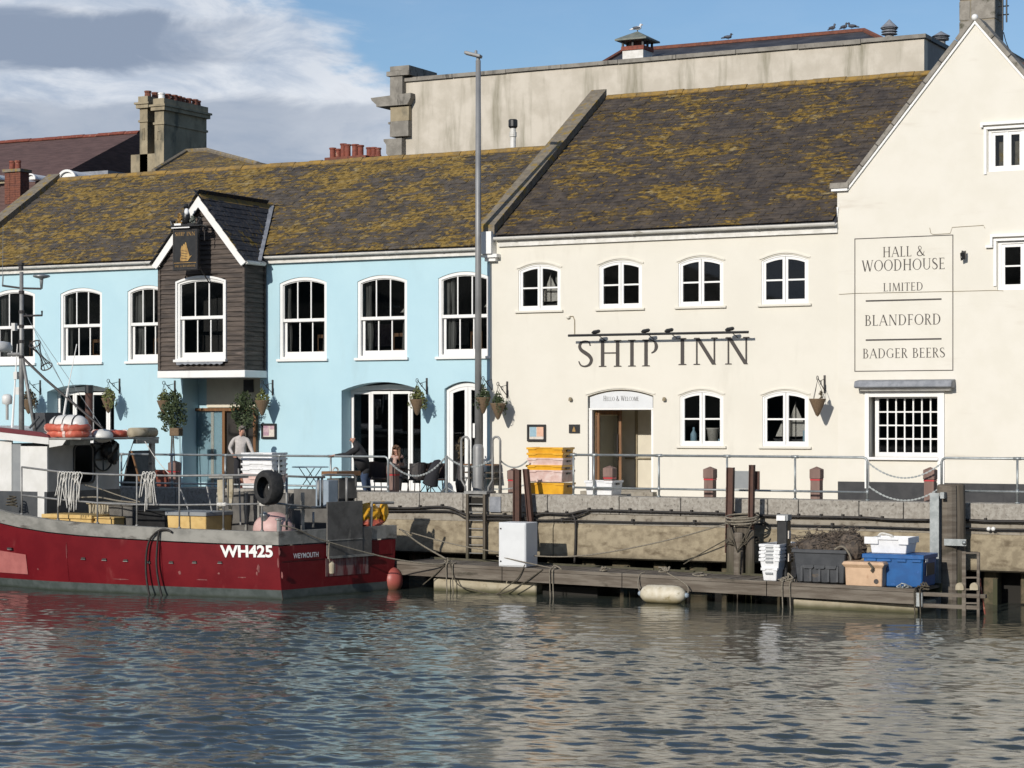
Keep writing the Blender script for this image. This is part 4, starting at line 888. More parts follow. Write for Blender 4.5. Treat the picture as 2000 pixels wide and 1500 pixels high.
# small-paned ground window in its pilastered surround under a lead canopy
px0, px1 = X(1714, GY+.25), X(1832, GY+.2)
o = MB(); ring(o, [(px0-.05,bwz0),(bw1,bwz0),(bw1,bwz1),(px0-.05,bwz1)], [(px0+.05,bwz0+.12),(bw1-.03,bwz0+.12),(bw1-.03,bwz1-.04),(px0+.05,bwz1-.04)], GY+.2, GY+.30); win = o.build('window', M['white'], gable)
a0, a1, c0, c1 = px0+.05, bw1-.03, bwz0+.12, bwz1-.04
for k in range(1, 7): x = a0+(a1-a0)*k/7; MB().box(x-.018, x+.018, GY+.21, GY+.26, c0, c1).build('glazing_bar', M['white'], win)
for k in range(1, 4): z = c0+(c1-c0)*k/4; MB().box(a0, a1, GY+.215, GY+.255, z-.018, z+.018).build('glazing_bar', M['white'], win)
for i in range(7):
    for j in range(4): MB().box(a0+(a1-a0)*i/7, a0+(a1-a0)*(i+1)/7, GY+.232, GY+.237, c0+(c1-c0)*j/4, c0+(c1-c0)*(j+1)/4).build('pane', M['glass'], win)
MB().box(X(1690, GY), bw0+.0, GY-.05, GY+.02, QZ+.3, bwz1+.15).box(bw1, X(1845, GY), GY-.05, GY+.02, QZ+.3, bwz1+.15).box(bw0+.003, bw1-.003, GY-.04, GY+.03, bwz1+.0, bwz1+.15).build('window_surround', M['white'], gable)
MB().box(bw0-.02, bw1+.02, GY-.10, GY+.2, bwz0-.07, bwz0).build('sill', M['white'], gable)
MB().prismx([(GY, bwz1+.44), (GY-.34, bwz1+.40), (GY-.40, bwz1+.25), (GY-.33, bwz1+.22), (GY, bwz1+.22)], X(1672, GY-.2), X(1862, GY-.2)).build('lead_canopy', M['lead'], gable, bevel=.015)
MB().prismx([(GY, bwz1+.215), (GY-.26, bwz1+.215), (GY-.2, bwz1+.15), (GY, bwz1+.15)], X(1680, GY-.2), X(1855, GY-.2)).build('canopy_cornice', M['offwhite'], gable)
# ---- background buildings ----------------------------------------------
th = thing('theatre_building', 'large stained flat-topped rendered building behind the inn roofs', 'building', (-4, 20, QZ))
TY = 18.0; tx0, tx1 = X(788, TY), X(1805, TY); tz0 = ZZ(790, 157, TY); tz1 = ZZ(1805, 79, TY); tzt = (tz0+tz1)/2
MB().box(tx0, tx1, TY, TY+.4, QZ, tzt).build('front_wall', M['theatre'], th)
MB().box(tx1-.4, tx1+.002, TY+.4, TY+14, QZ, tzt-.004).build('side_wall', M['thgrey'], th)
n = 9
for k in range(n):
    a, b = tx0-.1+(tx1-tx0+.2)*k/n, tx0-.1+(tx1-tx0+.2)*(k+1)/n-.02
    MB().box(a, b, TY-.10, TY+.5, tzt+random.uniform(-.01, .02), tzt+.15).build('parapet_coping', M['cornice'], th)
MB().box(tx1-.42, tx1+.1, TY+.5, TY+14, tzt, tzt+.14).build('parapet_coping', M['slatebg'], th)
def tz(py, px=780): return ZZ(px, py, TY)
xa, xb = X(763, TY-.2), X(799, TY-.2); xa2 = X(787, TY-.2)
MB().box(xa, xa2, TY-.25, TY+1.6, tz(192), tz(140)).build('pilaster', M['cornice'], th)
MB().box(xa-.12, xa2+.35, TY-.32, TY+2.2, tz(150), tz(141)).box(xa, xa2+.3, TY-.25, TY+1.9, tz(141)+.004, tz(131)).build('pilaster_cap', M['cornice'], th)
MB().prism([(xa, tz(208)), (xb, tz(208)), (xb+.15, tz(195)), (xb+.15, tz(186)), (X(733, TY), tz(190)), (X(735, TY), tz(195)), (X(744, TY), tz(204)), (X(744, TY), tz(208))], TY-.35, TY+9).build('main_cornice', M['cornice'], th)
MB().box(xa, xb, TY-.22, TY+1, tz(238), tz(210)).build('pilaster', M['chim'], th)
MB().box(xa, xb, TY-.26, TY+1, tz(268), tz(238)-.01).box(xa-.08, xa+.02, TY-.26, TY+4, tz(243), tz(239)).build('pilaster', M['cornice'], th)
MB().prism([(xa+.02, tz(310)), (xa2, tz(310)), (xa2, tz(272)), (X(757, TY), tz(272)), (X(757, TY), tz(276)), (X(762, TY), tz(283)), (X(762, TY), tz(300))], TY-.3, TY+6).build('lower_cornice', M['cornice'], th)
# low slate roof behind the parapet with red hips
hy = 23.0; hx0, hx1 = X(1215, hy), X(1688, hy); hz_ = ZZ(1450, 82, hy); ey = TY+1.2; fx0, fx1 = X(1140, ey), X(1712, ey)+.9
rf = MB().add([(fx0,ey,tzt-.1),(fx1,ey,tzt-.1),(hx1,hy,hz_),(hx0,hy,hz_),(fx0,2*hy-ey,tzt-.1),(fx1,2*hy-ey,tzt-.1)], [(0,1,2,3),(1,5,2),(5,4,3,2),(4,0,3)]).build('roof', M['slatebg'], th)
MB().tube([(fx0,ey,tzt-.05),(hx0,hy,hz_+.04)], .09, 6).build('hip_tiles', M['brick'], rf); MB().tube([(hx0,hy,hz_+.04),(hx1,hy,hz_+.04)], .09, 6).build('ridge_tiles', M['brick'], rf); MB().tube([(hx1,hy,hz_+.04),(fx1,ey,tzt-.05)], .09, 6).build('hip_tiles', M['brick'], rf)
# louvred cupola
cyy = 20.2; cxx = X(1245, cyy); s_ = (cyy-CAM.y)*CS; kz = lambda py: ZZ(1245, py, cyy)
cu = thing('roof_cupola', 'small louvred roof cupola with pyramid cap and white base', 'roof vent', (cxx, cyy, kz(118)))
MB().box(cxx-.42, cxx+.42, cyy-.42, cyy+.42, kz(125), kz(101)).build('base', M['offwhite'], cu)
MB().box(cxx-.46, cxx+.46, cyy-.46, cyy+.46, kz(101)+.004, kz(93)).build('brick_band', M['terra'], cu)
for sx in (-1, 0, 1):
    for sy in (-1, 0, 1):
        if sx or sy: MB().box(cxx+sx*.41-.035, cxx+sx*.41+.035, cyy+sy*.41-.035, cyy+sy*.41+.035, kz(93)+.003, kz(78)).build('post', M['iron'], cu)
MB().box(cxx-.2, cxx+.2, cyy-.2, cyy+.2, kz(93)+.003, kz(78)).build('louvre_core', M['redroof'], cu)
zz0, zz1 = kz(79), kz(61); e = .64
MB().add([(cxx-e,cyy-e,zz0),(cxx+e,cyy-e,zz0),(cxx+e,cyy+e,zz0),(cxx-e,cyy+e,zz0),(cxx,cyy,zz1),(cxx-e,cyy-e,zz0-.06),(cxx+e,cyy-e,zz0-.06),(cxx+e,cyy+e,zz0-.06),(cxx-e,cyy+e,zz0-.06)], [(0,1,4),(1,2,4),(2,3,4),(3,0,4),(0,5,6,1),(1,6,7,2),(2,7,8,3),(3,8,5,0),(8,7,6,5)]).build('cap', M['green'], cu)
def bird(name, label, cat, loc, rz, m, sc=1.0, group=None):
    t = thing(name, label, cat, loc, group, rz)
    b = MB(); b.ball((0,0,.13*sc), .16*sc, .075*sc, .075*sc, 10, 7); b.ball((.13*sc,0,.24*sc), .05*sc, .045*sc, .05*sc, 8, 6); b.tube([(.09*sc,0,.15*sc),(.125*sc,0,.22*sc)], .045*sc, 7)
    b.tube([(-.12*sc,0,.12*sc),(-.30*sc,0,.08*sc)], [.05*sc,.02*sc], 6); b.build('body', m, t, local=True, smooth=True)
    MB().tube([(.17*sc,0,.24*sc),(.22*sc,0,.23*sc)], [.016*sc,.004*sc], 5).build('beak', M['yplast'] if cat == 'gull' else M['iron'], t, local=True)
    for s in (-1, 1):
        MB().tube([(0,s*.03*sc,.07*sc),(.01,s*.03*sc,-.01)], .01*sc, 5).build('leg', M['iron'], t, local=True)
        MB().ball((-.03*sc,s*.065*sc,.135*sc), .15*sc, .02*sc, .05*sc, 8, 5).build('wing', M['pigeon'], t, local=True, smooth=True)
    return t
bird('gull', 'white gull standing on the pyramid cap of the cupola', 'gull', (cxx, cyy, zz1-.01), R(10), M['gullw'], 1.0)
for px, lab in ((1422, 'lone dark pigeon on the long red roof ridge'), (1626, 'pigeon near the ridge end, set apart from a close pair'), (1649, 'pigeon of the close pair nearer the lone one'), (1664, 'hunched pigeon of the pair beside the red hip')):
    bird('pigeon', lab, 'pigeon', (X(px, hy), hy, hz_+.12), R(random.choice((20, 160, 200, -30))), M['pigeon'], .9, 'pigeons on the theatre roof')
def roof_vent(px, ptop, pbase, Y, lab, r):
    x = X(px, Y); zb, zt = ZZ(px, pbase, Y), ZZ(px, ptop, Y); h = zt-zb
    t = thing('roof_ventilator', lab, 'roof vent', (x, Y, zb), 'roof ventilators')
    MB().lathe([(r*.55, -.4), (r*.55, h*.22), (r*.5, h*.3)], (x, Y, zb), 12).build('neck', M['thgrey'], t)
    for k in range(3): MB().lathe([(r*.6, h*(.28+.12*k)), (r*1.0, h*(.30+.12*k)), (r*.8, h*(.37+.12*k)), (r*.5, h*(.38+.12*k))], (x, Y, zb), 14).build('louvre_ring', M['lead'], t)
    MB().lathe([(r*1.1, h*.60), (r*.95, h*.66), (r*.4, h*.86), (r*.06, h), (0.01, h)], (x, Y, zb), 14).build('cap', M['lead'], t)
roof_vent(1737, 38, 80, 20, 'ringed grey ventilator with pointed cap on the flat parapet', .29); roof_vent(1838, 61, 86, 20.5, 'squat dark ventilator half hidden by the gable slope', .29)
# flue pipe
fx = X(1002, 9); fl = thing('flue_pipe', 'white flue pipe with black cowl before the stained wall', 'flue', (fx, 9, ZZ(1002, 290, 9)))
MB().lathe([(.09,-.6),(.09,.2),(.12,.22),(.12,.36),(.09,.38),(.09,.5)], (fx, 9, ZZ(1002, 280, 9)), 12).build('pipe', M['offwhite'], fl)
MB().lathe([(.12,.5),(.15,.55),(.15,.75),(.12,.78),(.03,.78)], (fx, 9, ZZ(1002, 280, 9)), 12).build('cowl', M['black'], fl)
# row of pots over the ridge
cs_ = thing('pot_stack', 'long low chimney stack with a row of terracotta pots', 'chimney', (X(690, 9), 9, 10))
MB().box(X(640, 9), X(738, 9.6), 8.8, 9.7, 9, ZZ(690, 306, 9)).build('stack', M['brick'], cs_)
for px, pt, r in ((646, 288, .11), (657, 290, .1), (668, 280, .11), (679, 282, .11), (694, 282, .12), (706, 284, .11), (717, 287, .11), (727, 287, .1), (735, 288, .1)):
    zb = ZZ(690, 308, 9); zt = ZZ(px, pt, 9); MB().lathe([(r*1.1, 0), (r*1.1, .05), (r*.92, .07), (r*.9, zt-zb-.06), (r*1.12, zt-zb-.05), (r*1.1, zt-zb), (r*.8, zt-zb), (r*.75, zt-zb-.1)], (X(px, 9), 9+random.uniform(-.1, .2), zb), 12).build('chimney_pot', M['terra'], cs_)
# house to the north-west with the panelled chimney
lh = thing('brown_roofed_house', 'far house with brown tiled roof and red ridge', 'building', (-36, 26, QZ))
LY = 25.0; lz = ZZ(272, 259, LY); lx1 = X(273, LY); le = 19.5; lze = ZZ(240, 334, le)
lr = MB().prismx([(le, lze), (LY, lz), (2*LY-le, lze)], -75, lx1).build('roof', M['redroof'], lh)
MB().prismx([(le+.2, lze-.1), (LY, lz-.1), (2*LY-le-.2, lze-.1), (2*LY-le-.2, QZ), (le+.2, QZ)], -75, lx1-.05).build('wall', M['chim'], lh)
ridge_tiles(lr, X(0, LY)-2, lx1, LY, lz+.1, M['terra'], L=.75, half=.2)
lc_ = thing('panelled_chimney', 'tall twin rendered chimney with cornice and short pots', 'chimney', (X(330, 22), 22, 10))
kY = 21.5
def stack(a, b, y, d, top, bot):
    x0, x1 = X(a, y), X(b, y); zt, zb = ZZ(b, top, y), ZZ(b, bot, y)
    MB().box(x0, x1, y, y+d, zb, zt-.30).build('stack', M['chim'], lc_)
    for z_, o, h in ((zt-1.15, .05, .1), (zt-.55, .12, .16), (zt-.385, .18, .09), (zt-.29, .05, .26)): MB().box(x0-o, x1+o, y-o, y+d+o, z_, z_+h-.004).build('cornice', M['chim'], lc_)
    for s in (0, 1): MB().box(x0+.14 if s == 0 else x1-.18, x0+.18 if s == 0 else x1-.14, y-.03, y-.004, zb+1.6, zt-1.4).build('panel_moulding', M['chim'], lc_)
    MB().box(x0+.185, x1-.185, y-.03, y-.004, zt-1.44, zt-1.4).build('panel_moulding', M['chim'], lc_)
    return x0, x1, zt
a = stack(302, 320, kY, 3.1, 190, 345); b = stack(273, 288, kY+.2, 1.7, 186, 345)
for k in range(8): MB().lathe([(.15,0),(.13,.2),(.16,.22),(.15,.28),(.1,.28)], ((a[0]+a[1])/2+random.uniform(-.1,.1), kY+.25+k*.37, a[2]-.04), 10).build('chimney_pot', M['brick'] if k != 0 else M['white'], lc_)
for k in range(3): MB().lathe([(.15,0),(.13,.2),(.16,.22),(.15,.28),(.1,.28)], ((b[0]+b[1])/2, kY+.5+k*.5, b[2]-.04), 10).build('chimney_pot', M['brick'], lc_)
MB().prismx([(kY+.2, 8), (kY+.2, ZZ(275, 300, kY)), (kY+3.4, ZZ(275, 300, kY)), (kY+3.4, 8)], X(250, kY), X(302, kY)).build('shoulder', M['chim'], lc_)
hp = thing('lichened_hip_roof_house', 'neighbouring house with ochre lichened hip roof behind the ridge', 'building', (X(380, 12), 14, QZ))
hX, hY = X(363, 14), 14.0; hzp = ZZ(363, 297, hY); ex0_, ex1_ = X(300, 11), X(500, 11); hze = ZZ(300, 335, 11)
MB().add([(ex0_,11,hze),(ex1_+.1,11,hze),(hX+1.0,hY,hzp-.02),(hX,hY,hzp),(ex0_,17,hze),(ex1_+.1,17,hze)], [(0,1,2,3),(1,5,2),(5,4,3,2),(4,0,3)]).build('roof', M['slateb'], hp)
MB().box(ex0_+.2, ex1_-.1, 11.2, 16.8, QZ, hze).build('wall', M['chim'], hp)
MB().tube([(ex0_,11,hze+.03),(hX,hY,hzp+.03),(hX+1.0,hY,hzp+.02),(ex1_+.1,11,hze+.03)], .09, 6).build('hip_tiles', M['copst'], hp)
sc_ = thing('brick_chimney', 'short red brick chimney with two terracotta pots', 'chimney', (X(30, 10), 10, 9))
bx_, bx2 = X(9, 10), X(40, 10); bzt = ZZ(30, 330, 10)
for k in range(14):
    for j in range(3):
        w = (bx2-bx_)/3; o = (w/2 if k % 2 else 0); MB().box(bx_+j*w+.006, bx_+(j+1)*w-.006, 10-random.uniform(0,.012), 10.5, bzt-.12-k*.085-.078, bzt-.12-k*.085).build('brick', M['brick'], sc_)
MB().box(bx_+.02, bx2-.02, 10.02, 10.48, 8.5, bzt-.02).build('core', M['redroof'], sc_)
MB().box(bx_-.06, bx2+.06, 9.92, 10.58, bzt-.11, bzt).build('cap', M['copst'], sc_)
for px in (24, 35): MB().lathe([(.12,0),(.11,.26),(.13,.28),(.12,.34),(.08,.34)], (X(px, 10.2), 10.2, bzt), 12).build('chimney_pot', M['terra'], sc_)
dm = thing('dormer_house', 'low roof with round-topped white dormers behind the slates', 'building', (X(60, 13), 13, QZ))
MB().box(X(-60, 14), X(240, 14), 13.4, 18, QZ, ZZ(100, 352, 13.4)).build('wall', M['redroof'], dm)
MB().box(X(150, 15), X(242, 15), 14, 15.5, ZZ(200, 350, 14), ZZ(235, 331, 14)).build('gutter_wall', M['lead'], dm)
for px, w in ((-6, 22), (65, 24), (136, 40)):
    c, r = X(px, 13), w/1.75/55; z = ZZ(px, 351, 13)
    MB().prism([(c+r*math.cos(a), z+r*.85*math.sin(a)) for a in np.linspace(0, math.pi, 14)], 12.9, 16).build('dormer', M['white'], dm)
    MB().prism([(c+r*1.08*math.cos(a), z+r*.92*math.sin(a)) for a in np.linspace(0, math.pi, 14)]+[(c+r*.86*math.cos(a), z+r*.7*math.sin(a)) for a in np.linspace(math.pi, 0, 14)], 12.8, 12.89).build('dormer_arch', M['white'], dm)
MB().prismx([(1, 7.5), (6, 11.2), (11, 7.5)], XL-14, XL-.25).build('neighbour_roof', M['redroof'], dm)
# ================================================================== SIGNS ON THE WALLS
sg = thing('painted_panel', 'framed brewery lettering panel painted on the tall gable', 'sign', (X(1765, GY), GY, ZZ(1765, 725, GY)))
sx0, sx1, sz0, sz1 = X(1669, GY), X(1862, GY), ZZ(1765, 725, GY), ZZ(1765, 462, GY); y = GY
ring(fr := MB(), [(sx0,sz0),(sx1,sz0),(sx1,sz1),(sx0,sz1)], [(sx0+.022,sz0+.022),(sx1-.022,sz0+.022),(sx1-.022,sz1-.022),(sx0+.022,sz1-.022)], y-.006, y-.002); fr.build('border', M['letter'], sg)
def line(txt, a, b, pt, pb, Y, par, name='letter', m='letter', small=None):
    c = (a+b)/2
    for ch, mb in letters(txt, X(a, Y), X(b, Y), ZZ(c, pb, Y), ZZ(c, pt, Y), Y, small=small): mb.build(name, M[m], par)
line('HALL &', 1724, 1807, 481, 501, GY, sg); line('WOODHOUSE', 1683, 1846, 506, 528, GY, sg); line('LIMITED', 1725, 1803, 552, 568, GY, sg)
line('BLANDFORD', 1689, 1838, 614, 635, GY, sg); line('BADGER BEERS', 1685, 1846, 680, 699, GY, sg)
for py in (586, 663): MB().box(X(1691, GY), X(1839, GY), GY-.006, GY-.002, ZZ(1765, py+1.5, GY), ZZ(1765, py-1.5, GY)).build('rule', M['letter'], sg)
nm = thing('inn_name_lettering', 'large dark SHIP INN capitals on the cream wall', 'sign', (X(1300, CYW), CYW, ZZ(1300, 715, CYW)))
def bigline(txt, a, b, pt, pb):
    for ch, mb in letters(txt, X(a, CYW), X(b, CYW), ZZ((a+b)/2, pb, CYW), ZZ((a+b)/2, pt, CYW), CYW, depth=.018, gap=.16): mb.build('letter', M['letter'], nm)
bigline('SHIP', 1128, 1288, 664, 716); bigline('INN', 1323, 1467, 659, 712)
bl = thing('sign_light_bar', 'black bar with four spotlights above the inn name', 'light', (X(1285), -.5, ZZ(1285, 652)))
bY = -.46; A, B = Vector((X(1110, bY), bY, ZZ(1110, 656, bY))), Vector((X(1462, bY), bY, ZZ(1462, 648, bY)))
zc = (A.z+B.z)/2; A.z = B.z = zc
MB().tube([A, B], .035, 8).build('bar', M['black'], bl)
for f_ in (.17, .45, .58, .91):
    p = A.lerp(B, f_); MB().tube([p, p+Vector((0, .42, -.12))], .014, 6).build('arm', M['black'], bl)
    MB().lathe([(.03,-.16),(.05,-.13),(.055,.04),(.02,.10)], p+Vector((-.08, -.02, .08)), 8, axis=(-.9, .1, -.15)).build('spotlight', M['black'], bl)
al = thing('wall_fitting', 'small cream wall fitting with looped cable above the light bar', 'wall fitting', (X(1115), CYW, ZZ(1115, 622)))
MB().ball((X(1112), CYW-.04, ZZ(1112, 620)), .06, .05, .045).build('housing', M['cream'], al); MB().tube([(X(1114), CYW-.02, ZZ(1114, 618)), (X(1121), CYW-.015, ZZ(1121, 618)), (X(1124), CYW-.015, ZZ(1124, 626)), (X(1124), CYW-.015, ZZ(1124, 655))], .012, 5).build('cable', M['chim'], al)
for px, lab in ((1117, 'small wall lamp between the plaque and the porch head'), (1300, 'small wall lamp between the porch head and arched window')):
    t = thing('wall_lamp', lab, 'lamp', (X(px), CYW, ZZ(px, 780)), 'small wall lamps by the porch'); MB().lathe([(.05,0),(.055,.05),(.03,.1)], (X(px), CYW-.06, ZZ(px, 783)), 10).build('shade', M['chim'], t); MB().box(X(px)-.02, X(px)+.02, CYW-.06, CYW, ZZ(px, 781), ZZ(px, 779)).build('bracket', M['chim'], t)
fd = thing('floodlight', 'small black floodlight on the gable beside the painted panel', 'light', (X(1886), GY, ZZ(1886, 500)))
MB().obox((X(1885, GY), GY-.16, ZZ(1885, 500, GY)), (.06,0,.02), (0,.05,.02), (0,-.03,.09)).build('housing', M['black'], fd); MB().box(X(1881, GY), X(1881, GY)+.03, GY-.14, GY, ZZ(1885, 494, GY), ZZ(1885, 490, GY)).build('bracket', M['black'], fd)
wc = thing('wall_cable', 'thin cable clipped across the gable and its painted panel', 'cable', (X(1700, GY), GY, ZZ(1700, 570, GY)))
MB().tube([(X(p, GY), GY-.012, ZZ(p, q, GY)) for p, q in ((1639, 575), (1668, 573), (1765, 571), (1862, 569), (1945, 567), (1960, 568))], .006, 5).build('cable', M['chim'], wc)
MB().tube([(X(p, GY), GY-.012, ZZ(p, q, GY)) for p, q in ((1816, 445), (1818, 455), (1822, 458), (1856, 456), (1860, 444), (1921, 440), (1924, 446))], .006, 5).build('cable', M['chim'], wc)
def notice(name, lab, a, b, pt, pb, Yw, panels, cat='notice board'):
    t = thing(name, lab, cat, (X((a+b)/2, Yw), Yw, ZZ((a+b)/2, pb, Yw))); x0, x1, z0, z1 = X(a, Yw), X(b, Yw), ZZ((a+b)/2, pb, Yw), ZZ((a+b)/2, pt, Yw)
    ring(f := MB(), [(x0,z0),(x1,z0),(x1,z1),(x0,z1)], [(x0+.06,z0+.06),(x1-.06,z0+.06),(x1-.06,z1-.06),(x0+.06,z1-.06)], Yw-.07, Yw-.004); f.build('frame', M['black'], t, bevel=.01)
    MB().box(x0+.06, x1-.06, Yw-.03, Yw-.01, z0+.06, z1-.06).build('backing', M['paper'], t)
    for u0, u1, v0, v1, m in panels: MB().box(x0+.06+(x1-x0-.12)*u0, x0+.06+(x1-x0-.12)*u1, Yw-.036, Yw-.031, z0+.06+(z1-z0-.12)*v0, z0+.06+(z1-z0-.12)*v1).build('poster', M[m], t)
notice('menu_case', 'black menu case with mauve and cream sheets on the blue wall', 512, 541, 827, 857, 0, [(.02,.5,.1,.98,'posterm'), (.55,.98,.05,.6,'paper'), (.55,.98,.65,.98,'posterm')])
notice('menu_case', 'black menu case with blue and orange sheets on the cream wall', 1031, 1067, 829, 862, CYW, [(.03,.48,.2,.97,'posterb'), (.52,.97,.22,.97,'postero')])
pq = thing('plaque', 'small black plaque with faint gold emblem beside the porch', 'sign', (X(1122), CYW, ZZ(1122, 846))); px_, pz_ = X(1122, CYW), ZZ(1122, 838, CYW)
MB().box(X(1112, CYW), X(1133, CYW), CYW-.03, CYW-.003, ZZ(1122, 846, CYW), ZZ(1122, 829, CYW)).build('board', M['black'], pq); MB().prism([(px_-.05, pz_-.07), (px_+.05, pz_-.07), (px_+.035, pz_), (px_, pz_+.075), (px_-.035, pz_)], CYW-.036, CYW-.031).build('emblem', M['gold'], pq)
# hanging pub sign in front of the bay (faces outwards, on a bracket)
hs = thing('hanging_pub_sign', 'black and gold SHIP INN pub sign with ship and carved figures above', 'sign', (X(363, BY-.5), BY-.5, ZZ(363, 528, BY-.5)))
HY = BY-.62; hx0_, hx1_, hz0, hz1 = X(337, HY), X(386, HY), ZZ(362, 528, HY), ZZ(362, 447, HY); hc = (hx0_+hx1_)/2; hW = hx1_-hx0_
MB().box(hx0_, hx1_, HY, HY+.10, hz0, hz1).build('board', M['black'], hs, bevel=.012)
ring(f := MB(), [(hx0_+.03,hz0+.03),(hx1_-.03,hz0+.03),(hx1_-.03,hz1-.03),(hx0_+.03,hz1-.03)], [(hx0_+.05,hz0+.05),(hx1_-.05,hz0+.05),(hx1_-.05,hz1-.05),(hx0_+.05,hz1-.05)], HY-.012, HY-.002); f.build('frame', M['iron'], hs)
for ch, mb in letters('SHIP INN', hx0_+.09, hx1_-.09, hz1-.20, hz1-.09, HY): mb.build('letter', M['gold'], hs)
for ch, mb in letters('HALL & WOODHOUSE', hx0_+.08, hx1_-.08, hz0+.10, hz0+.165, HY): mb.build('letter', M['gold'], hs)
MB().box(hx0_+.05, hx1_-.05, HY-.010, HY-.003, hz0+.215, hz0+.23).build('rule', M['gold'], hs)
q = [(-.18,0),(.13,0),(.20,.10),(.30,.19),(.2,.17),(.16,.3),(.10,.46),(.06,.62),(.02,.66),(-.01,.56),(-.05,.60),(-.09,.52),(-.13,.54),(-.17,.42),(-.16,.2),(-.20,.08)]
MB().prism([(hc+a*.85, hz0+.27+b*.85) for a, b in q], HY-.014, HY-.004).build('golden_ship', M['gold'], hs)
for k in range(4): MB().bar((hc-.12, HY-.016, hz0+.36+k*.075), (hc+.10-.01*k, HY-.016, hz0+.33+k*.075), .004, .014).build('sail_line', M['black'], hs)
MB().box(hx0_-.16, hx1_+.16, HY-.12, HY+.22, hz1+.05, hz1+.10).box(hx0_-.05, hx1_+.05, HY-.02, HY+.12, hz1+.003, hz1+.05).build('cornice', M['black'], hs, bevel=.01)
MB().box(hx0_+.0, hx1_-.1, HY-.04, HY+.16, hz1+.103, hz1+.16).build('pedestal', M['black'], hs); MB().box(hx0_+.10, hx0_+.34, HY-.055, HY-.035, hz1+.10, hz1+.165).build('name_strip', M['white'], hs); MB().box(hx0_+.05, hx1_-.2, HY-.13, HY-.122, hz1+.015, hz1+.045).build('trim', M['white'], hs)
MB().tube([(hc+.02, HY+.04, hz1+.16), (hc+.02, HY+.04, hz1+.42), (hc+.02, HY+.04, hz1+.55), (hc+.02, HY+.04, hz1+.64)], [.14, .11, .06, .085], 9).build('carved_figure', M['black'], hs, smooth=True)
MB().ball((hc+.08, HY-.03, hz1+.50), .075, .06, .10).build('figure_beard', M['gullw'], hs, smooth=True); MB().lathe([(.12,0),(.07,.02),(.07,.09),(.0,.1)], (hc+.02, HY+.03, hz1+.64), 10).build('figure_hat', M['black'], hs)
MB().leaves((hc-.2, HY+.03, hz1+.30), .09, .08, .17, 40, .06, fill=.1).build('carved_leaf', M['gold'], hs); MB().leaves((hc+.26, HY+.03, hz1+.26), .1, .08, .13, 40, .06, fill=.1).build('carved_leaf', M['green'], hs)
MB().tube([(hx0_-.02, HY, hz1+.12), (hx0_-.05, HY, hz1+.25), (hx0_+.08, HY, hz1+.22)], .045, 7).tube([(hx1_+.0, HY, hz1+.12), (hx1_+.12, HY, hz1+.28), (hx1_+.02, HY, hz1+.3)], .045, 7).build('carved_scroll', M['black'], hs)
MB().tube([(hx1_+.05, HY+.1, hz1+.07), (hx1_+.05, BY, hz1+.07)], .025, 6).tube([(hx1_-.02, HY+.1, hz0+.1), (hx1_-.02, BY, hz0-.35)], .02, 6).tube([(hx1_+.14, HY+.15, hz1+.05), (hx1_+.14, HY+.15, hz1-.35)], .015, 6).build('bracket', M['iron'], hs)
# ================================================================== HANGING BASKETS
def basket(px, pz, Yw, lab, full, trail, seed):
    random.seed(seed); L = .56; x, z = X(px, Yw), ZZ(px, pz, Yw)
    t = thing('hanging_basket', lab, 'hanging basket', (x, Yw, z), 'hanging baskets along the inn fronts')
    br = MB(); br.box(-.025, .025, -.03, -.002, -.26, .20).tube([(0,-.02,-.2),(0,-L*.95,.12)], .013, 5).tube([(0,-.02,.1),(0,-L*.75,.04)], .009, 5)
    br.tube([(0,-L*.9,.11)]+[(0, -L+.07*math.cos(a), .12+.055*math.sin(a)) for a in np.linspace(0, 5.5, 9)], .010, 5).tube([(0,-.3+.05*math.cos(a),.0+.05*math.sin(a)) for a in np.linspace(0, 6, 9)], .008, 5); br.build('bracket', M['iron'], t, local=True)
    cy, zr = -L, -.43
    ch = MB()
    for k in range(3): a = k*2.1+.4; ch.tube([(0,cy,.06),(.2*math.cos(a),cy+.2*math.sin(a),zr)], .006, 4)
    ch.build('chain', M['iron'], t, local=True)
    MB().lathe([(.01,zr-.44),(.05,zr-.40),(.16,zr-.14),(.215,zr),(.22,zr+.02),(.2,zr+.02),(.18,zr-.02)], (0,cy,0), 14).build('basket', M['wicker'], t, local=True, smooth=True)
    f = MB()
    if full: f.leaves((0,cy,zr+.10), .22*full, .2*full, .17*full, int(170*full), .05, 0, .2); f.leaves((.0,cy,zr+.22), .1, .1, .18*full, int(60*full), .045, 0, .1)
    for k in range(trail): a = random.uniform(0, 6.28); f.leaves((.23*math.cos(a),cy+.2*math.sin(a),zr-.1), .07, .07, .2, 22, .04, 0, .1)
    if not full: f.leaves((.09,cy,zr+.10), .05, .05, .13, 30, .05, 0, .1)
    f_o = f.build('plant', [M['leaf'], M['leaf2'], M['leaf3']][seed % 3], t, local=True); f_o['kind'] = 'stuff'
basket(79, 755, 0, 'brownish trailing basket behind the boat mast', 1.1, 9, 2); basket(234, 752, 0, 'green-topped basket over the corner of the left glazed doors', 1.0, 4, 1)
basket(342, 756, 0, 'basket directly above the clipped bay tree', .9, 1, 4); basket(533, 755, 0, 'basket by the porch above the mauve menu case', .95, 1, 7)
basket(834, 752, 0, 'basket over the corner of the wide glazed doors', 1.05, 5, 10); basket(962, 748, 0, 'basket half hidden behind the lamp post', 1.0, 4, 3)
basket(991, 759, CYW, 'basket on the cream wall nearest the lamp post', .8, 3, 6); basket(1611, 748, CYW, 'almost empty basket with one dry sprig beside an arched window', 0, 0, 5)
random.seed(11)
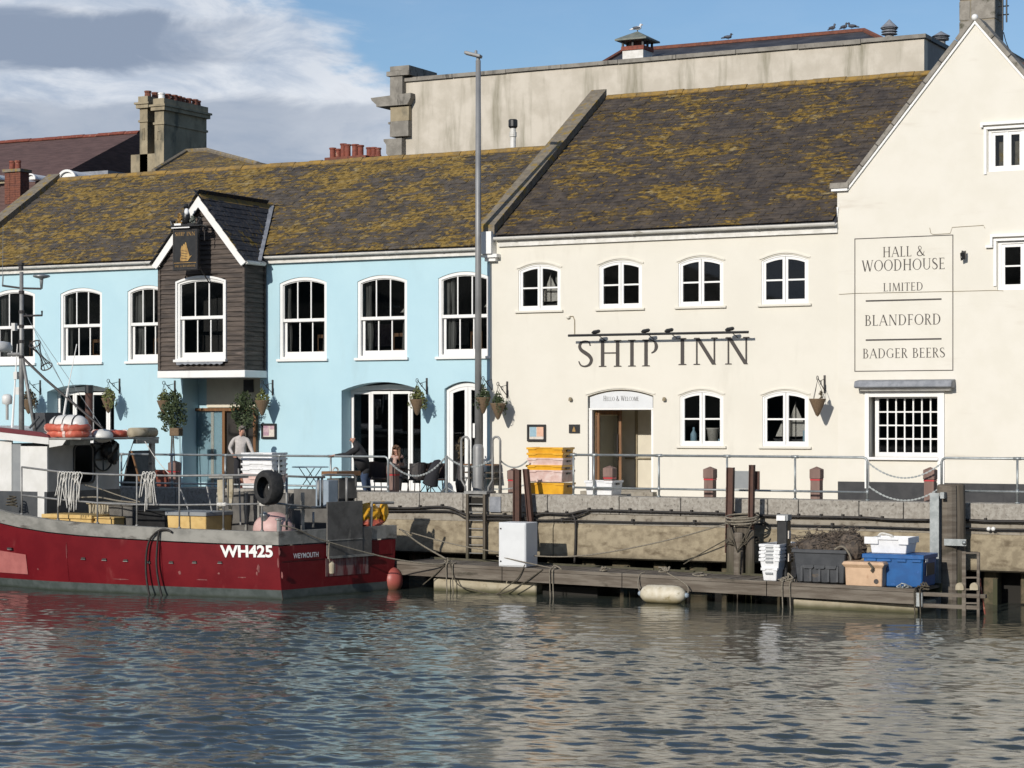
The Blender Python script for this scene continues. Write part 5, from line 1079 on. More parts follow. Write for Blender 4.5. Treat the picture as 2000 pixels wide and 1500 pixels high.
# ================================================================== QUAY FURNITURE
RY = -4.28
def post_rail(name, lab, pxs, ptop, pmid, ends, grp='galvanised quay railings'):
    c = pxs[len(pxs)//2]; t = thing(name, lab, 'railing', (X(c, RY), RY, 2.33), grp); zt, zm = ZZ(c, ptop, RY), ZZ(c, pmid, RY); xs = [X(p, RY) for p in pxs]
    a, b = ends; A = [(xs[0], RY, 2.33), (xs[0], RY, zt-.10), (xs[0]+.03, RY, zt-.03), (xs[0]+.10, RY, zt)] if a else [(xs[0], RY, zt)]
    B = [(xs[-1]-.10, RY, zt), (xs[-1]-.03, RY, zt-.03), (xs[-1], RY, zt-.10), (xs[-1], RY, 2.33)] if b else [(xs[-1], RY, zt)]
    MB().tube(A+B, .030, 10).build('top_rail', M['galv'], t, smooth=True)
    MB().tube([(xs[0], RY, zm), (xs[-1], RY, zm)], .026, 8).build('mid_rail', M['galv'], t, smooth=True)
    for k, x in enumerate(xs):
        if (k == 0 and a) or (k == len(xs)-1 and b): p = MB()
        else:
            p = MB().tube([(x, RY, 2.33), (x, RY, zt)], .027, 8); p.tube([(x-.09, RY, zt), (x+.09, RY, zt)], .038, 8)
        p.tube([(x, RY, zm-.06), (x, RY, zm+.06)], .036, 8).tube([(x, RY, 2.325), (x, RY, 2.36)], .055, 8).build('post', M['galv'], t, smooth=True)
    return zt, zm
post_rail('railing', 'railing on the quay between the boat rails and the blue inn', [90, 237, 336, 440, 545, 646, 758], 889, 946, (0, 1))
post_rail('railing', 'long railing in front of the cream porch and lower arched windows', [1120, 1160, 1287, 1420, 1553, 1694], 891, 957, (0, 1))
post_rail('railing', 'short railing section beyond the timber dolphin', [1839, 1987, 2130, 2270], 897, 963, (1, 0))
def chain(lab, a, b, drop, Y, r=.02):
    A, B = P(*a, Y), P(*b, Y); pts = sag(A, B, drop, 40); t = thing('chain', lab, 'chain', (A+B)/2, 'sagging chains between the railings')
    mb = MB()
    for k in range(len(pts)-1):
        p, q = pts[k], pts[k+1]; d = (q-p)*.64; mb.bar((p+q)/2-d, (p+q)/2+d, r*(2.0 if k % 2 else .8), r*(.8 if k % 2 else 2.0))
    mb.build('links', M['galv'], t)
chain('upper chain hung between two railings before the small-paned window', (1697, 905), (1836, 907), .33, RY); chain('lower chain hung between two railings before the black plinth', (1697, 950), (1836, 953), .31, RY)
chain('chain from the railing corner to the bracing post', (762, 903), (870, 893), .42, RY, .024); chain('chain from the bracing post to the left ladder hoop', (874, 893), (962, 897), .22, RY, .024); chain('upper chain between ladder hoop and yellow crates', (978, 900), (1030, 900), .17, RY); chain('lower chain by the two leaning brown posts', (966, 955), (1030, 945), .05, RY)
bp_ = thing('bracing_post', 'grey chain post with splayed feet beside the seating', 'post', (X(872, RY), RY, 2.33))
MB().tube([(X(872, RY), RY, 2.33), (X(872, RY), RY, ZZ(872, 890, RY))], .04, 10).build('shaft', M['galv'], bp_)
for a in (.4, 2.5, 4.4): MB().tube([(X(872, RY), RY, 2.48), (X(872, RY)+.24*math.cos(a), RY+.2*math.sin(a), 2.345)], .02, 6).build('foot', M['galv'], bp_)
# bollards
def bollard(px, pt, Y, lab):
    x = X(px, Y); zt = ZZ(px, pt, Y); t = thing('bollard', lab, 'bollard', (x, Y, QZ), 'brown timber bollards with a red band'); w = .135; h = zt-QZ
    mb = MB(); r = [(w*.88, 0), (w*.88, h-.30), (w, h-.28), (w, h-.07)]
    vs = [(s[0]*a, s[1]*a, z) for a, z in r for s in ((-1,-1),(1,-1),(1,1),(-1,1))]+[(0,0,h)]
    fs = [(i*4+k, i*4+(k+1) % 4, (i+1)*4+(k+1) % 4, (i+1)*4+k) for i in range(3) for k in range(4)]+[(12,13,16),(13,14,16),(14,15,16),(15,12,16)]
    mb.add(vs, fs).build('post', M['bollard'], t, local=True, bevel=.008); MB().box(-w*.9-.004, w*.9+.004, -w*.9-.004, w*.9+.004, h-.335, h-.302).build('band', M['redband'], t, local=True)
bollard(1004, 914, -3.9, 'bollard just behind the upright brown steel post'); bollard(1191, 909, -3.9, 'bollard in front of the cream porch doorway')
bollard(1387, 911, -3.9, 'bollard below the arched window with the bottle'); bollard(1595, 911, -3.9, 'bollard between the arched windows and the black plinth')
bollard(1817, 912, -3.9, 'bollard standing under the sagging chains'); bollard(341, 899, -3.9, 'bollard glimpsed through the boat rails by the bay tree'); bollard(768, 904, -3.9, 'bollard behind the railing corner beside the seated woman')
# lamp post
LYp = -.62; lx = X(934, LYp); lp = thing('lamp_post', 'tall grey lamp post with flat lantern head', 'lamp post', (lx, LYp, QZ)); lt = ZZ(936, 118, LYp)
MB().lathe([(.155,0),(.155,1.25),(.14,1.32),(.095,1.38)], (lx, LYp, QZ), 16).build('base', M['lamp'], lp, smooth='auto'); MB().lathe([(.098,1.36),(.070,lt-QZ)], (lx, LYp, QZ), 14).build('shaft', M['lamp'], lp, smooth=True)
MB().lathe([(.17,0),(.17,.02)], (lx, LYp, QZ+.02), 14).build('base_plate', M['lamp'], lp); MB().box(lx-.085, lx-.02, LYp-.16, LYp-.148, QZ+1.55, QZ+1.95).build('sticker', M['white'], lp)
MB().tube([(lx, LYp, lt), (lx, LYp, lt+.12)], .055, 10).build('spigot', M['lamp'], lp)
h0 = Vector((lx+.10, LYp, lt+.10)); h1 = Vector((lx-.36, LYp-.10, lt+.23))
MB().obox((h0+h1)/2, (h1-h0)/2, (.03,-.13,0), (.012,0,.045)).build('lantern', M['lamp'], lp, bevel=.03, seg=2); MB().lathe([(.04,0),(.04,.07),(.03,.09)], (lx-.07, LYp, lt+.2), 10).build('photocell', M['lamp'], lp)
# boarding ladder with hoops
ld = thing('quay_ladder', 'steel quay ladder with two tall hooped handrails', 'ladder', (X(930, -4.7), -4.7, .5)); ly = -4.66
for px in (914, 947): MB().box(X(px, ly)-.035, X(px, ly)+.035, ly-.05, ly+.03, .45, 2.33).build('stile', M['woodd'], ld)
for k in range(9): MB().tube([(X(914, ly), ly, .6+k*.21), (X(947, ly), ly, .6+k*.21)], .014, 6).build('rung', M['galvdull'], ld)
MB().box(X(908, ly), X(952, ly), ly-.05, -4.2, 2.33, 2.40).build('step_plate', M['galvdull'], ld)
for a, b in ((901, 916), (962, 977)):
    Yh = -4.35; x0, x1 = X(a, Yh), X(b, Yh); r = (x1-x0)/2; zt = ZZ(a, 853, Yh)-r; c = (x0+x1)/2
    o_ = .12 if a == 901 else -.14
    MB().tube([(x0+(o_ if a == 901 else -.12), Yh, 2.3), (x0+(o_ if a == 901 else -.12), Yh, 2.5), (x0, Yh, 2.68)]+[(x0, Yh, zt)]+[(c-r*math.cos(q), Yh, zt+r*math.sin(q)) for q in np.linspace(.2, math.pi-.2, 8)]+[(x1, Yh, zt), (x1, Yh, 2.3)], .030, 9).build('hoop', M['galvdull'], ld, smooth=True)
# fish crates
def crate(name, lab, x0, x1, y0, y1, z0, h, m, grp=None, rz=0, lid=None, marks='iron'):
    t = thing(name, lab, 'crate', ((x0+x1)/2, (y0+y1)/2, z0), grp, rz); w, d = (x1-x0)/2, (y1-y0)/2; i = .035
    b = MB(); vs = [(-w+i,-d+i,0),(w-i,-d+i,0),(w-i,d-i,0),(-w+i,d-i,0),(-w,-d,h),(w,-d,h),(w,d,h),(-w,d,h),(-w+.04,-d+.04,h),(w-.04,-d+.04,h),(w-.04,d-.04,h),(-w+.04,d-.04,h),(-w+.06,-d+.06,.03),(w-.06,-d+.06,.03),(w-.06,d-.06,.03),(-w+.06,d-.06,.03)]
    b.add(vs, [(3,2,1,0),(0,1,5,4),(1,2,6,5),(2,3,7,6),(3,0,4,7),(4,5,9,8),(5,6,10,9),(6,7,11,10),(7,4,8,11),(8,9,13,12),(9,10,14,13),(10,11,15,14),(11,8,12,15),(12,13,14,15)])
    b.build('body', m, t, local=True, bevel=.012)
    rm = MB(); ring_ = [(-w-.02,-d-.02),(w+.02,-d-.02),(w+.02,d+.02),(-w-.02,d+.02)]
    # stepped rim like stacking lugs
    rm.add([(-w-.015,-d-.018,h-.05),(-w*.55,-d-.018,h-.05),(-w*.42,-d-.018,h-.02),(w*.42,-d-.018,h-.02),(w*.55,-d-.018,h-.05),(w+.015,-d-.018,h-.05),(w+.015,-d-.018,h+.006),(-w-.015,-d-.018,h+.006),(-w-.015,-d+.03,h-.05),(-w*.55,-d+.03,h-.05),(-w*.42,-d+.03,h-.02),(w*.42,-d+.03,h-.02),(w*.55,-d+.03,h-.05),(w+.015,-d+.03,h-.05),(w+.015,-d+.03,h+.006),(-w-.015,-d+.03,h+.006)],
        [(0,1,2,3,4,5,6,7)]+[(k, k+8, (k+1) % 8+8, (k+1) % 8) for k in range(8)])
    rm.box(w-.03, w+.018, -d+.035, d, h-.045, h+.006).box(-w-.018, -w+.03, -d+.035, d, h-.045, h+.006); rm.build('rim', m, t, local=True)
    MB().box(w-.012, w+.021, -d*.28, d*.28, h-.10, h-.055).build('handle_slot', M['iron'], t, local=True)
    if lid: MB().box(-w*.5, w*.4, -d-.012, -d+.05, h*.45, h*.52).build('moulded_rib', m, t, local=True)
    return t
yx0 = X(1028, -4.15); z = QZ+.14
yl = ['yellow crate at the bottom of the leaning quay stack', 'deep pink crate resting on the bottom yellow crate', 'thin yellow crate sandwiched in the pink ones', 'faded pink crate under the two top yellow crates', 'yellow crate second from the top of its stack', 'yellow crate topmost of the leaning quay stack']
rr_ = random.Random(6)
for lab, h, st, m in zip(yl, (.30, .30, .24, .26, .22, .22), (.325, .19, .16, .17, .14, .0), ('yplast', 'pinkplast', 'yplast', 'pinkplast', 'yplast', 'yplast')):
    dx = rr_.uniform(-.03, .03); crate('fish_crate', lab, yx0+dx+.02, yx0+1.02+dx, -4.12, -3.42, z, h, M[m], 'crates stacked beside the brown posts', rz=rr_.uniform(-.03, .03)); z += st if st else 0
crate('fish_crate', 'single white crate on the coping next to the yellow stack', X(1139, -4.3), X(1192, -4.3), -4.2, -3.55, 2.34, .36, M['wplast'], 'white crates', lid=1)
wl = ['white crate at the foot of the stack behind the tyre', 'white crate with reddish edge above the lowest in the tyre stack', 'white crate third from the ground behind the tyre', 'white crate fourth from the ground behind the tyre', 'white crate just under the top one by the man in the sweater', 'topmost white crate beside the man in the sweater']
z = QZ+.02
for k, lab in enumerate(wl):
    crate('fish_crate', lab, X(472, -4.0), X(531, -4.0), -4.0, -3.25, z, .27, M['pinkplast'] if k == 1 else M['wplast'], 'white crates stacked by the boat', rz=rr_.uniform(-.02, .02), lid=1); z += .27 if k < 1 else .145
# brown steel posts and sign frame at the quay face
def steel_post(lab, a, b, Y, w=.15):
    A, B = P(*a, Y), P(*b, Y); t = thing('steel_post', lab, 'post', B, 'rusty brown steel posts')
    MB().bar(A, B, w, .018, side=(0,1,0)).build('web', M['rust'], t)
    s = Vector((w/2, 0, 0))
    for q in (-1, 1): MB().bar(A+s*q, B+s*q, .02, .13, side=(0,1,0)).build('flange', M['rust'], t)
steel_post('upright brown steel post behind the white cabinet', (1010, 917), (1010, 1070), -4.85, .16); steel_post('brown steel post leaning against the yellow crates', (1027, 916), (1041, 1070), -4.8, .11)
SY = -5.0
steel_post('thick brown steel post carrying the grey sign', (1427, 913), (1424, 1080), SY, .15); steel_post('thinner brown post with rounded top carrying the grey sign', (1469, 908), (1466, 1080), SY-.15, .10)
gs = thing('grey_sign', 'grey sign board seen from behind between two brown posts', 'sign', P(1455, 957, SY))
MB().box(X(1432, SY), X(1480, SY)-.0, SY+.05, SY+.08, ZZ(1455, 955, SY), ZZ(1455, 921, SY)).build('panel', M['signgrey'], gs); MB().box(X(1473, SY), X(1481, SY)+.02, SY+.02, SY+.05, ZZ(1455, 956, SY), ZZ(1455, 920, SY)).build('edge', M['rust'], gs)
for py in (921, 950): MB().box(X(1422, SY), X(1474, SY), SY+.085, SY+.11, ZZ(1450, py+2, SY), ZZ(1450, py-1, SY)).build('batten', M['galv'], gs)
def timber_pile(name, lab, px, pt, Y, r, m='woodd', grp=None):
    x, zt = X(px, Y), ZZ(px, pt, Y); t = thing(name, lab, 'pile', (x, Y, -1.5), grp); mb = MB(); n = 14; rings = []
    for z, k in ((-1.5, 1), (.3, 1.0), (zt-.5, .97), (zt-.03, .93), (zt, .80)):
        rings.append([(x+r*k*math.cos(2*math.pi*j/n)*(1+.05*math.sin(j*5)), Y+r*k*math.sin(2*math.pi*j/n)*(1+.05*math.cos(j*3)), z) for j in range(n)])
    vs = [v for q in rings for v in q]; fs = [(i*n+k, i*n+(k+1) % n, (i+1)*n+(k+1) % n, (i+1)*n+k) for i in range(4) for k in range(n)]+[tuple(4*n+k for k in range(n))]
    mb.add(vs, fs).build('trunk', M[m], t); return t
g_ = 'piles lashed below the grey sign'
timber_pile('timber_pile', 'stout dark pile with flat black top lashed by ropes', 1453, 1012, -5.15, .22, grp=g_); timber_pile('timber_pile', 'mossy pile directly under the thick sign post', 1430, 1030, -5.3, .13, grp=g_); timber_pile('timber_pile', 'pale streaked pile in the middle of the lashed group', 1443, 1040, -5.45, .12, 'wood', g_); timber_pile('timber_pile', 'narrow pile under the thinner sign post', 1466, 1035, -5.4, .11, grp=g_)
rp = thing('lashing_rope', 'rope wound several times around the lashed piles', 'rope', P(1450, 1040, -5.3))
for k, (z_, ph) in enumerate(((2.0, .1), (1.93, .4), (1.87, .2), (1.45, .6), (1.40, 0))):
    c = Vector((X(1449, -5.25), -5.25, 0)); MB().tube([(c.x+.40*math.cos(a), c.y+.30*math.sin(a)+.02, z_-.06+.05*math.sin(a+ph)) for a in np.linspace(0, 2*math.pi, 22)], .022, 6).build('turn', M['rope'] if k < 3 else M['roped'], rp, smooth=True)
MB().tube([P(1422, 1020, -5.6), P(1440, 1078, -5.6), P(1470, 1040, -5.6)], .02, 6).tube([P(1470, 1020, -5.6), P(1440, 1075, -5.62), P(1424, 1050, -5.6)], .018, 6).tube([P(1446, 1075, -5.6), P(1444, 1120, -5.6)], .016, 6).build('hanging_end', M['roped'], rp)
timber_pile('timber_dolphin', 'tall weathered dolphin pile beside the steel guide rail', 1851, 946, -5.05, .25, 'wood'); timber_pile('timber_dolphin', 'dark dolphin pile half behind the weathered one', 1866, 945, -4.9, .24)
gd = thing('guide_rail', 'galvanised H-section guide rail fixed to the dolphin pile', 'steel rail', P(1825, 1130, -5.55))
gx = X(1816, -5.5); zt, zb = ZZ(1825, 963, -5.5), -.8
MB().box(gx, gx+.21, -5.5, -5.47, zb, zt).build('flange', M['galv'], gd); MB().box(gx+.095, gx+.115, -5.469, -5.28, zb, zt).build('web', M['galvdull'], gd); MB().box(gx, gx+.21, -5.279, -5.25, zb, zt).build('flange', M['galvdull'], gd); MB().box(gx+.24, gx+.33, -5.5, -5.3, zt-.12, zt+.02).build('clamp', M['galv'], gd)
br = thing('pile_bracket', 'pale bracket strap across the dolphin pile', 'bracket', P(1865, 1066, -5.36)); MB().box(X(1843, -5.4), X(1886, -5.4), -5.37, -5.33, ZZ(1865, 1066, -5.4), ZZ(1865, 1053, -5.4)).build('strap', M['galv'], br); MB().ball((X(1883, -5.4), -5.4, ZZ(1883, 1060, -5.4)), .05).build('bolt', M['galv'], br)
# cables along the quay face
def cable(lab, pts, r, Y=-4.60, clips=None):
    q = [P(a, b, Y) for a, b in pts]; t = thing('quay_cable', lab, 'cable', q[len(q)//2], 'black service cables on the quay wall'); MB().tube(spline(q, 5), r, 7).build('cable', M['cable'], t, smooth=True)
    if clips:
        a, b, st = clips; c = spline(q, 12)
        for k in range(0, int((b-a)/st)):
            x = X(a+k*st, Y); p = min(c, key=lambda v: abs(v.x-x)); MB().box(p.x-.025, p.x+.025, Y-.035, -4.53, p.z-.02, p.z+.07).build('clip', M['cable'], t)
cable('thick upper cable rising and falling along the whole wall', [(745, 991), (800, 993), (845, 990), (880, 992), (914, 1006), (960, 1007), (1000, 1008), (1030, 1012), (1060, 1003), (1110, 1004), (1150, 997), (1250, 999), (1400, 1003), (1520, 1008), (1680, 1011), (1740, 1015), (1816, 1016)], .032, clips=(780, 1800, 41))
cable('second cable running just beneath the thick one near the ladder', [(745, 998), (840, 998), (885, 1000), (914, 1013), (970, 1014), (1010, 1015), (1080, 1016), (1120, 1010), (1150, 999)], .024)
cable('thin lower cable along the joint of the wall courses', [(1000, 1012), (1060, 1016), (1125, 1017), (1260, 1020), (1420, 1022), (1520, 1025), (1700, 1029), (1816, 1033)], .02, clips=(1100, 1800, 130))
cable('drop cable running down to the water from the junction', [(1118, 1005), (1124, 1020), (1124, 1060), (1122, 1100)], .03); cable('thick cable pair continuing beyond the dolphin', [(1876, 1015), (1930, 1018), (2010, 1019), (2200, 1024)], .036, clips=(1880, 2010, 46)); cable('lower cable with white joint beyond the dolphin', [(1874, 1031), (1940, 1034), (2010, 1035), (2200, 1040)], .026)
cj = thing('cable_joint', 'white two-piece cable joint on the wall', 'cable joint', P(1936, 1034, -4.66)); MB().ball(P(1931, 1033, -4.64), .05).build('shell', M['white'], cj); MB().ball(P(1940, 1033, -4.64), .05).build('shell', M['white'], cj)
gl = thing('wall_recess', 'dark steel-framed recess in the coping beside the ladder', 'recess', P(975, 1000, -4.56)); MB().box(X(956, -4.56), X(978, -4.56), -4.57, -4.54, ZZ(960, 1000, -4.56), ZZ(960, 970, -4.56)).build('plate', M['lead'], gl); MB().box(X(915, -4.56), X(944, -4.56), -4.57, -4.54, ZZ(930, 990, -4.56), ZZ(930, 972, -4.56)).build('opening', M['void'], gl)
# ================================================================== PONTOON
PA, PB = P(772, 1097, -6.75), P(1792, 1152, -7.35)
pd = (PB-PA); pl_ = math.hypot(pd.x, pd.y); pdir = pd.normalized(); pn = Vector((-pdir.y, pdir.x, 0)).normalized()       # pn points to the quay
def PP(px, py, off=0.0):                       # pixel on the vertical plane 'off' behind the pontoon's front edge
    d = ray(px, py); o = PA+pn*off; t = (o-CAM).dot(pn)/d.dot(pn); return CAM+d*t
def deckz(x): return PA.z+(PB.z-PA.z)*(x-PA.x)/(PB.x-PA.x)
PW = 1.65
pt = thing('pontoon', 'low weathered timber pontoon with concrete floats along the quay', 'pontoon', (PA+PB)/2-Vector((0, 0, .6)))
rp_ = random.Random(2)
# deck boards run across; fascia and edge beams along
nb = int(pl_/.16)
bm = MB().box(-.074, .074, .02, PW-.02, -.045, 0); b0 = bm.build('deck_plank', M['wood'], pt, local=True)
for k in range(nb):
    o = b0 if k == 0 else b0.copy()
    if k: COL.objects.link(o)
    p = PA+pdir*(.08+k*.16); o.location = p-ORG[pt.name]+Vector((0, 0, rp_.uniform(-.006, .004)-.015)); o.rotation_euler = (0, 0, math.atan2(pdir.y, pdir.x)+rp_.uniform(-.006, .006))
segs = [0, .23, .47, .74, 1.0]
for a, b in zip(segs[:-1], segs[1:]):
    p, q = PA+pdir*(pl_*a+.01), PA+pdir*(pl_*b-.01)
    MB().bar(p+Vector((0, -.03, -.19)), q+Vector((0, -.03, -.19)), .06, .25).build('fascia_board', M['wood'], pt)
    MB().bar(p+pn*.03+Vector((0, -.02, -.018)), q+pn*.03+Vector((0, -.02, -.018)), .14, .075).build('edge_beam', M['wood'], pt)
    MB().bar(p+pn*PW+Vector((0, 0, -.12)), q+pn*PW+Vector((0, 0, -.12)), .06, .3).build('rear_beam', M['woodd'], pt)
def flt(a, b, nm='float'):
    p, q = PP(a, 1140, .06), PP(b, 1180, .06); MB().box(p.x, q.x, p.y+.0, p.y+PW-.2, -.25, min(deckz(p.x), deckz(q.x))-.33).build(nm, M['foam'], pt, bevel=.03)
flt(846, 1042); flt(1548, 1788); 
x5 = PP(660, 1150, .06)
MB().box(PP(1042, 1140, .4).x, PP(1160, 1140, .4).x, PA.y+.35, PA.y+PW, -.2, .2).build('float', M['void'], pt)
# end frame with the boarding ladder
ef = thing('boarding_ladder', 'pale wooden boarding ladder on the pontoon end frame', 'ladder', PP(1900, 1200, .1)); EZ = deckz(PB.x)
e0 = PB+pn*.02
MB().box(PB.x+.01, PP(1925, 1150, .1).x, PB.y+.02, PB.y+.14, EZ-.13, EZ-.05).box(PB.x+.01, PP(1915, 1150, .1).x, PB.y+.02, PB.y+.14, EZ-.38, EZ-.30).build('end_beam', M['wood'], pt)
MB().box(PB.x-.02, PB.x+.12, PB.y-.05, PB.y+.02, EZ-.36, EZ-.06).build('corner_bracket', M['galv'], pt)
for a, b, c in ((1883, 1077, 1206), (1911, 1079, 1200)): 
    A, B = PP(a, b, .06), PP(a, c, .06); MB().bar(A, B+Vector((0,0,-.5)), .085 if a == 1883 else .06, .05, side=(0,1,0)).build('stile', M['wood'], ef)
for py in (1080, 1128, 1151, 1178): A, B = PP(1883, py, .06), PP(1911, py, .06); MB().bar(A, B, .03, .035).build('rung', M['wood'], ef)
for px in (1874, 1902):
    p = PP(px, 1148, -.02); MB().prism([(p.x-.09, p.z-.05)]+[(p.x+.09*math.cos(a), p.z+.02+.09*math.sin(a)) for a in np.linspace(math.pi, 0, 8)]+[(p.x+.09, p.z-.05)], p.y, p.y+.12).build('cleat_block', M['foam'], ef)
MB().tube([PP(1914, 1130, .3), PP(1916, 1150, .3), PP(1924, 1200, .3)], .02, 6).build('red_strap', M['terra'], ef)
# service cabinet, pedestal
cp = PP(974, 1100, .25); cz = deckz(cp.x)
cb = thing('service_cabinet', 'tall plain white metal cabinet standing on the pontoon', 'cabinet', (cp.x+.37, cp.y+.3, cz)); cw = PP(1026, 1100, .25).x-cp.x; chh = PP(974, 1020, .25).z-cz
MB().box(cp.x, cp.x+cw, cp.y, cp.y+.62, cz+.0, cz+chh).build('body', M['cabinet'], cb, bevel=.012); MB().box(cp.x+.02, cp.x+cw-.02, cp.y-.018, cp.y-.003, cz+.03, cz+chh-.03).build('door', M['cabinet'], cb, bevel=.006)
for f in (.12, .86): MB().lathe([(.02,0),(.02,.02),(.0,.02)], (cp.x+.07, cp.y-.018, cz+chh*f), 10, axis=(0,-1,0)).build('lock', M['iron'], cb)
pp = PP(1517, 1110, .55); pz = deckz(pp.x); ph = PP(1517, 1006, .55).z-pz; pw = PP(1537, 1006, .55).x-pp.x
pe = thing('power_pedestal', 'black shore power pedestal with white cap', 'pedestal', (pp.x+pw/2, pp.y+.15, pz)); MB().box(pp.x, pp.x+pw, pp.y, pp.y+.26, pz, pz+ph-.13).build('column', M['black'], pe, bevel=.02); MB().box(pp.x-.005, pp.x+pw-.05, pp.y-.01, pp.y+.02, pz+ph-.125, pz+ph-.01).build('cap', M['white'], pe); MB().box(pp.x-.01, pp.x+pw+.01, pp.y+.021, pp.y+.27, pz+ph-.125, pz+ph+.01).build('hood', M['signgrey'], pe)
for f in (.35, .7): MB().box(pp.x+pw+.001, pp.x+pw+.025, pp.y+.05, pp.y+.19, pz+ph*f-.09, pz+ph*f+.09).build('socket', M['paper'], pe)
# stacked fish crates on the pontoon
s0 = PP(1486, 1134, .16); z = deckz(s0.x)+.005; sw = PP(1522, 1134, .16).x-s0.x
lb = ['white crate at the very bottom of the pontoon stack', 'second crate from the bottom of the pontoon stack', 'third crate from the bottom of the pontoon stack', 'third crate from the top of the pontoon stack', 'second crate from the top of the pontoon stack', 'topmost white crate of the stack beside the power pedestal']
H = PP(1486, 1063, .16).z-z
for k, l in enumerate(lb):
    d = .05 if k == 0 else 0
    t = crate('fish_crate', l, s0.x-.02+d, s0.x+sw-d, s0.y, s0.y+1.3, z, .29 if k == 0 else .24, M['wplast'], 'white crates stacked on the pontoon', rz=rp_.uniform(-.02, .02))
    MB().box(-.09, .09, -.672, -.64, .15, .19).build('handle_slot', M['signgrey'], t, local=True); z += .26 if k == 0 else (H-.26-.24)/4
def bin_(name, lab, a, b, pt_, pb_, off, dep, m, cat='box'):
    p, q = PP(a, pb_, off), PP(b, pb_, off); zt = PP(a, pt_, off).z; z0 = max(deckz(p.x), deckz(q.x)); t = thing(name, lab, cat, ((p.x+q.x)/2, p.y+dep/2, z0)); return t, p.x, q.x, p.y, p.y+dep, z0, zt
def tapered(x0, x1, y0, y1, z0, z1, tp, wall_=.04, floor=.06):
    b = MB(); vs = []
    for i, (o, z) in enumerate(((tp, z0), (0, z1), (wall_, z1), (tp+wall_, z0+floor))): vs += [(x0+o,y0+o,z),(x1-o,y0+o,z),(x1-o,y1-o,z),(x0+o,y1-o,z)]
    fs = [(3,2,1,0)]+[(i*4+k, i*4+(k+1) % 4, (i+1)*4+(k+1) % 4, (i+1)*4+k) for i in range(3) for k in range(4)]+[(12,13,14,15)]
    return b.add(vs, fs)
# black net tub
t, x0, x1, y0, y1, z0, z1 = bin_('net_tub', 'large charcoal plastic tub heaped with brown nets', 1549, 1650, 1073, 1136, .30, .95, 'tub', 'tub')
tapered(x0, x1, y0, y1, z0, z1, .07).build('shell', M['gplast'], t, bevel=.02)
MB().box(x0-.03, x1+.03, y0-.03, y0+.005, z1-.07, z1+.015).box(x1-.005, x1+.03, y0+.007, y1, z1-.07, z1+.015).build('rim', M['gplast'], t, bevel=.01)
for k in range(5): xx = x0+.2+(x1-x0-.4)*k/4; MB().prismx([(y0+.08, z0), (y0+.0, z0+.03), (y0+.012, z0+.38), (y0+.05, z0+.42)], xx-.025, xx+.025).build('rib', M['gplast'], t)
for k in range(3): xx = x0+.36+(x1-x0-.6)*k/2.4; MB().prism([(xx-.13, z0+.36), (xx-.1, z0+.32), (xx+.1, z0+.32), (xx+.13, z0+.36), (xx+.13, z0+.40), (xx-.13, z0+.40)], y0-.012, y0+.04).build('recess_lip', M['gplast'], t)
nt_ = thing('net_heap', 'heap of tangled brown trawl net bulging above the charcoal tub', 'fishing net', ((x0+x1)/2, (y0+y1)/2, z1-.1)); random.seed(21)
hb = MB(); hb.ball(((x0+x1)/2-.15, (y0+y1)/2, z1-.02), (x1-x0)*.44, .40, .33, 22, 12, jit=.09); hb.ball((x1-.02, (y0+y1)/2-.05, z1+.04), .34, .34, .36, 16, 10, jit=.09); hb.ball((x1-.4, (y0+y1)/2, z1+.02), .3, .34, .34, 16, 10, jit=.1); hb.build('core', M['net'], nt_)
cord = MB()
for k in range(420):
    c = random.choice([((x0+x1)/2-.15, (x1-x0)*.45, .42, .34), (x1-.02, .36, .36, .41), (x1-.4, .32, .36, .38)]); a, e = random.uniform(math.pi, 2*math.pi), random.uniform(-.1, 1.4)
    p = Vector((c[0]+c[1]*math.cos(e)*math.cos(a), (y0+y1)/2+c[2]*math.cos(e)*math.sin(a), z1+c[3]*math.sin(e)))
    q = [p]
    for _ in range(4): q.append(q[-1]+Vector((random.gauss(0,.06), random.gauss(0,.02), random.gauss(0,.04))))
    cord.tube(spline(q, 3), random.choice((.005, .007, .010)), 4)
o = cord.build('cords', M['net'], nt_); o['kind'] = 'stuff'
MB().tube(spline([(x1-.25, y0-.02, z1+.03), (x1-.05, y0-.06, z1+.10), (x1+.12, y0-.06, z1-.1), (x1+.14, y0-.03, z1-.42)], 6), .022, 6).build('rope_end', M['rope'], nt_)
# blue lidded box with white polystyrene-like crate on it
t, x0, x1, y0, y1, z0, z1 = bin_('blue_box', 'big blue insulated fish box with scalloped rim', 1686, 1801, 1081, 1142, .34, 1.05, 'box'); xb0, xb1, yb0, yb1, zb1 = x0, x1, y0, y1, z1
tapered(x0, x1, y0, y1, z0, z1-.02, .03, .08).build('shell', M['bplast'], t, bevel=.02)
MB().box(x0-.025, x1+.025, y0-.025, y1+.02, z1-.10, z1).build('rim', M['bplast'], t, bevel=.012)
for k in range(4): xx = x0+.10+(x1-x0)*k/4; MB().box(xx, xx+(x1-x0)*.15, y0-.035, y0-.003, z1-.16, z1-.101).build('lug', M['bplast'], t, bevel=.006)
MB().box(x1-.01, x1+.012, y0+.25, y1-.2, z0+.25, z1-.2).build('side_recess', M['gplast'], t); MB().box(x1+.026, x1+.034, y0+.1, y0+.28, z1-.16, z1-.09).build('sticker', M['wplast'], t)
p, q = PP(1697, 1080, .5), PP(1771, 1080, .5)
wt = thing('white_fish_box', 'white fish box lying on top of the blue box', 'box', ((p.x+q.x)/2, p.y+.4, zb1)); zt = PP(1697, 1049, .5).z
tapered(p.x+.0, q.x, p.y, p.y+.78, zb1+.005, zt, .05, .03).build('shell', M['wplast'], wt, bevel=.012)
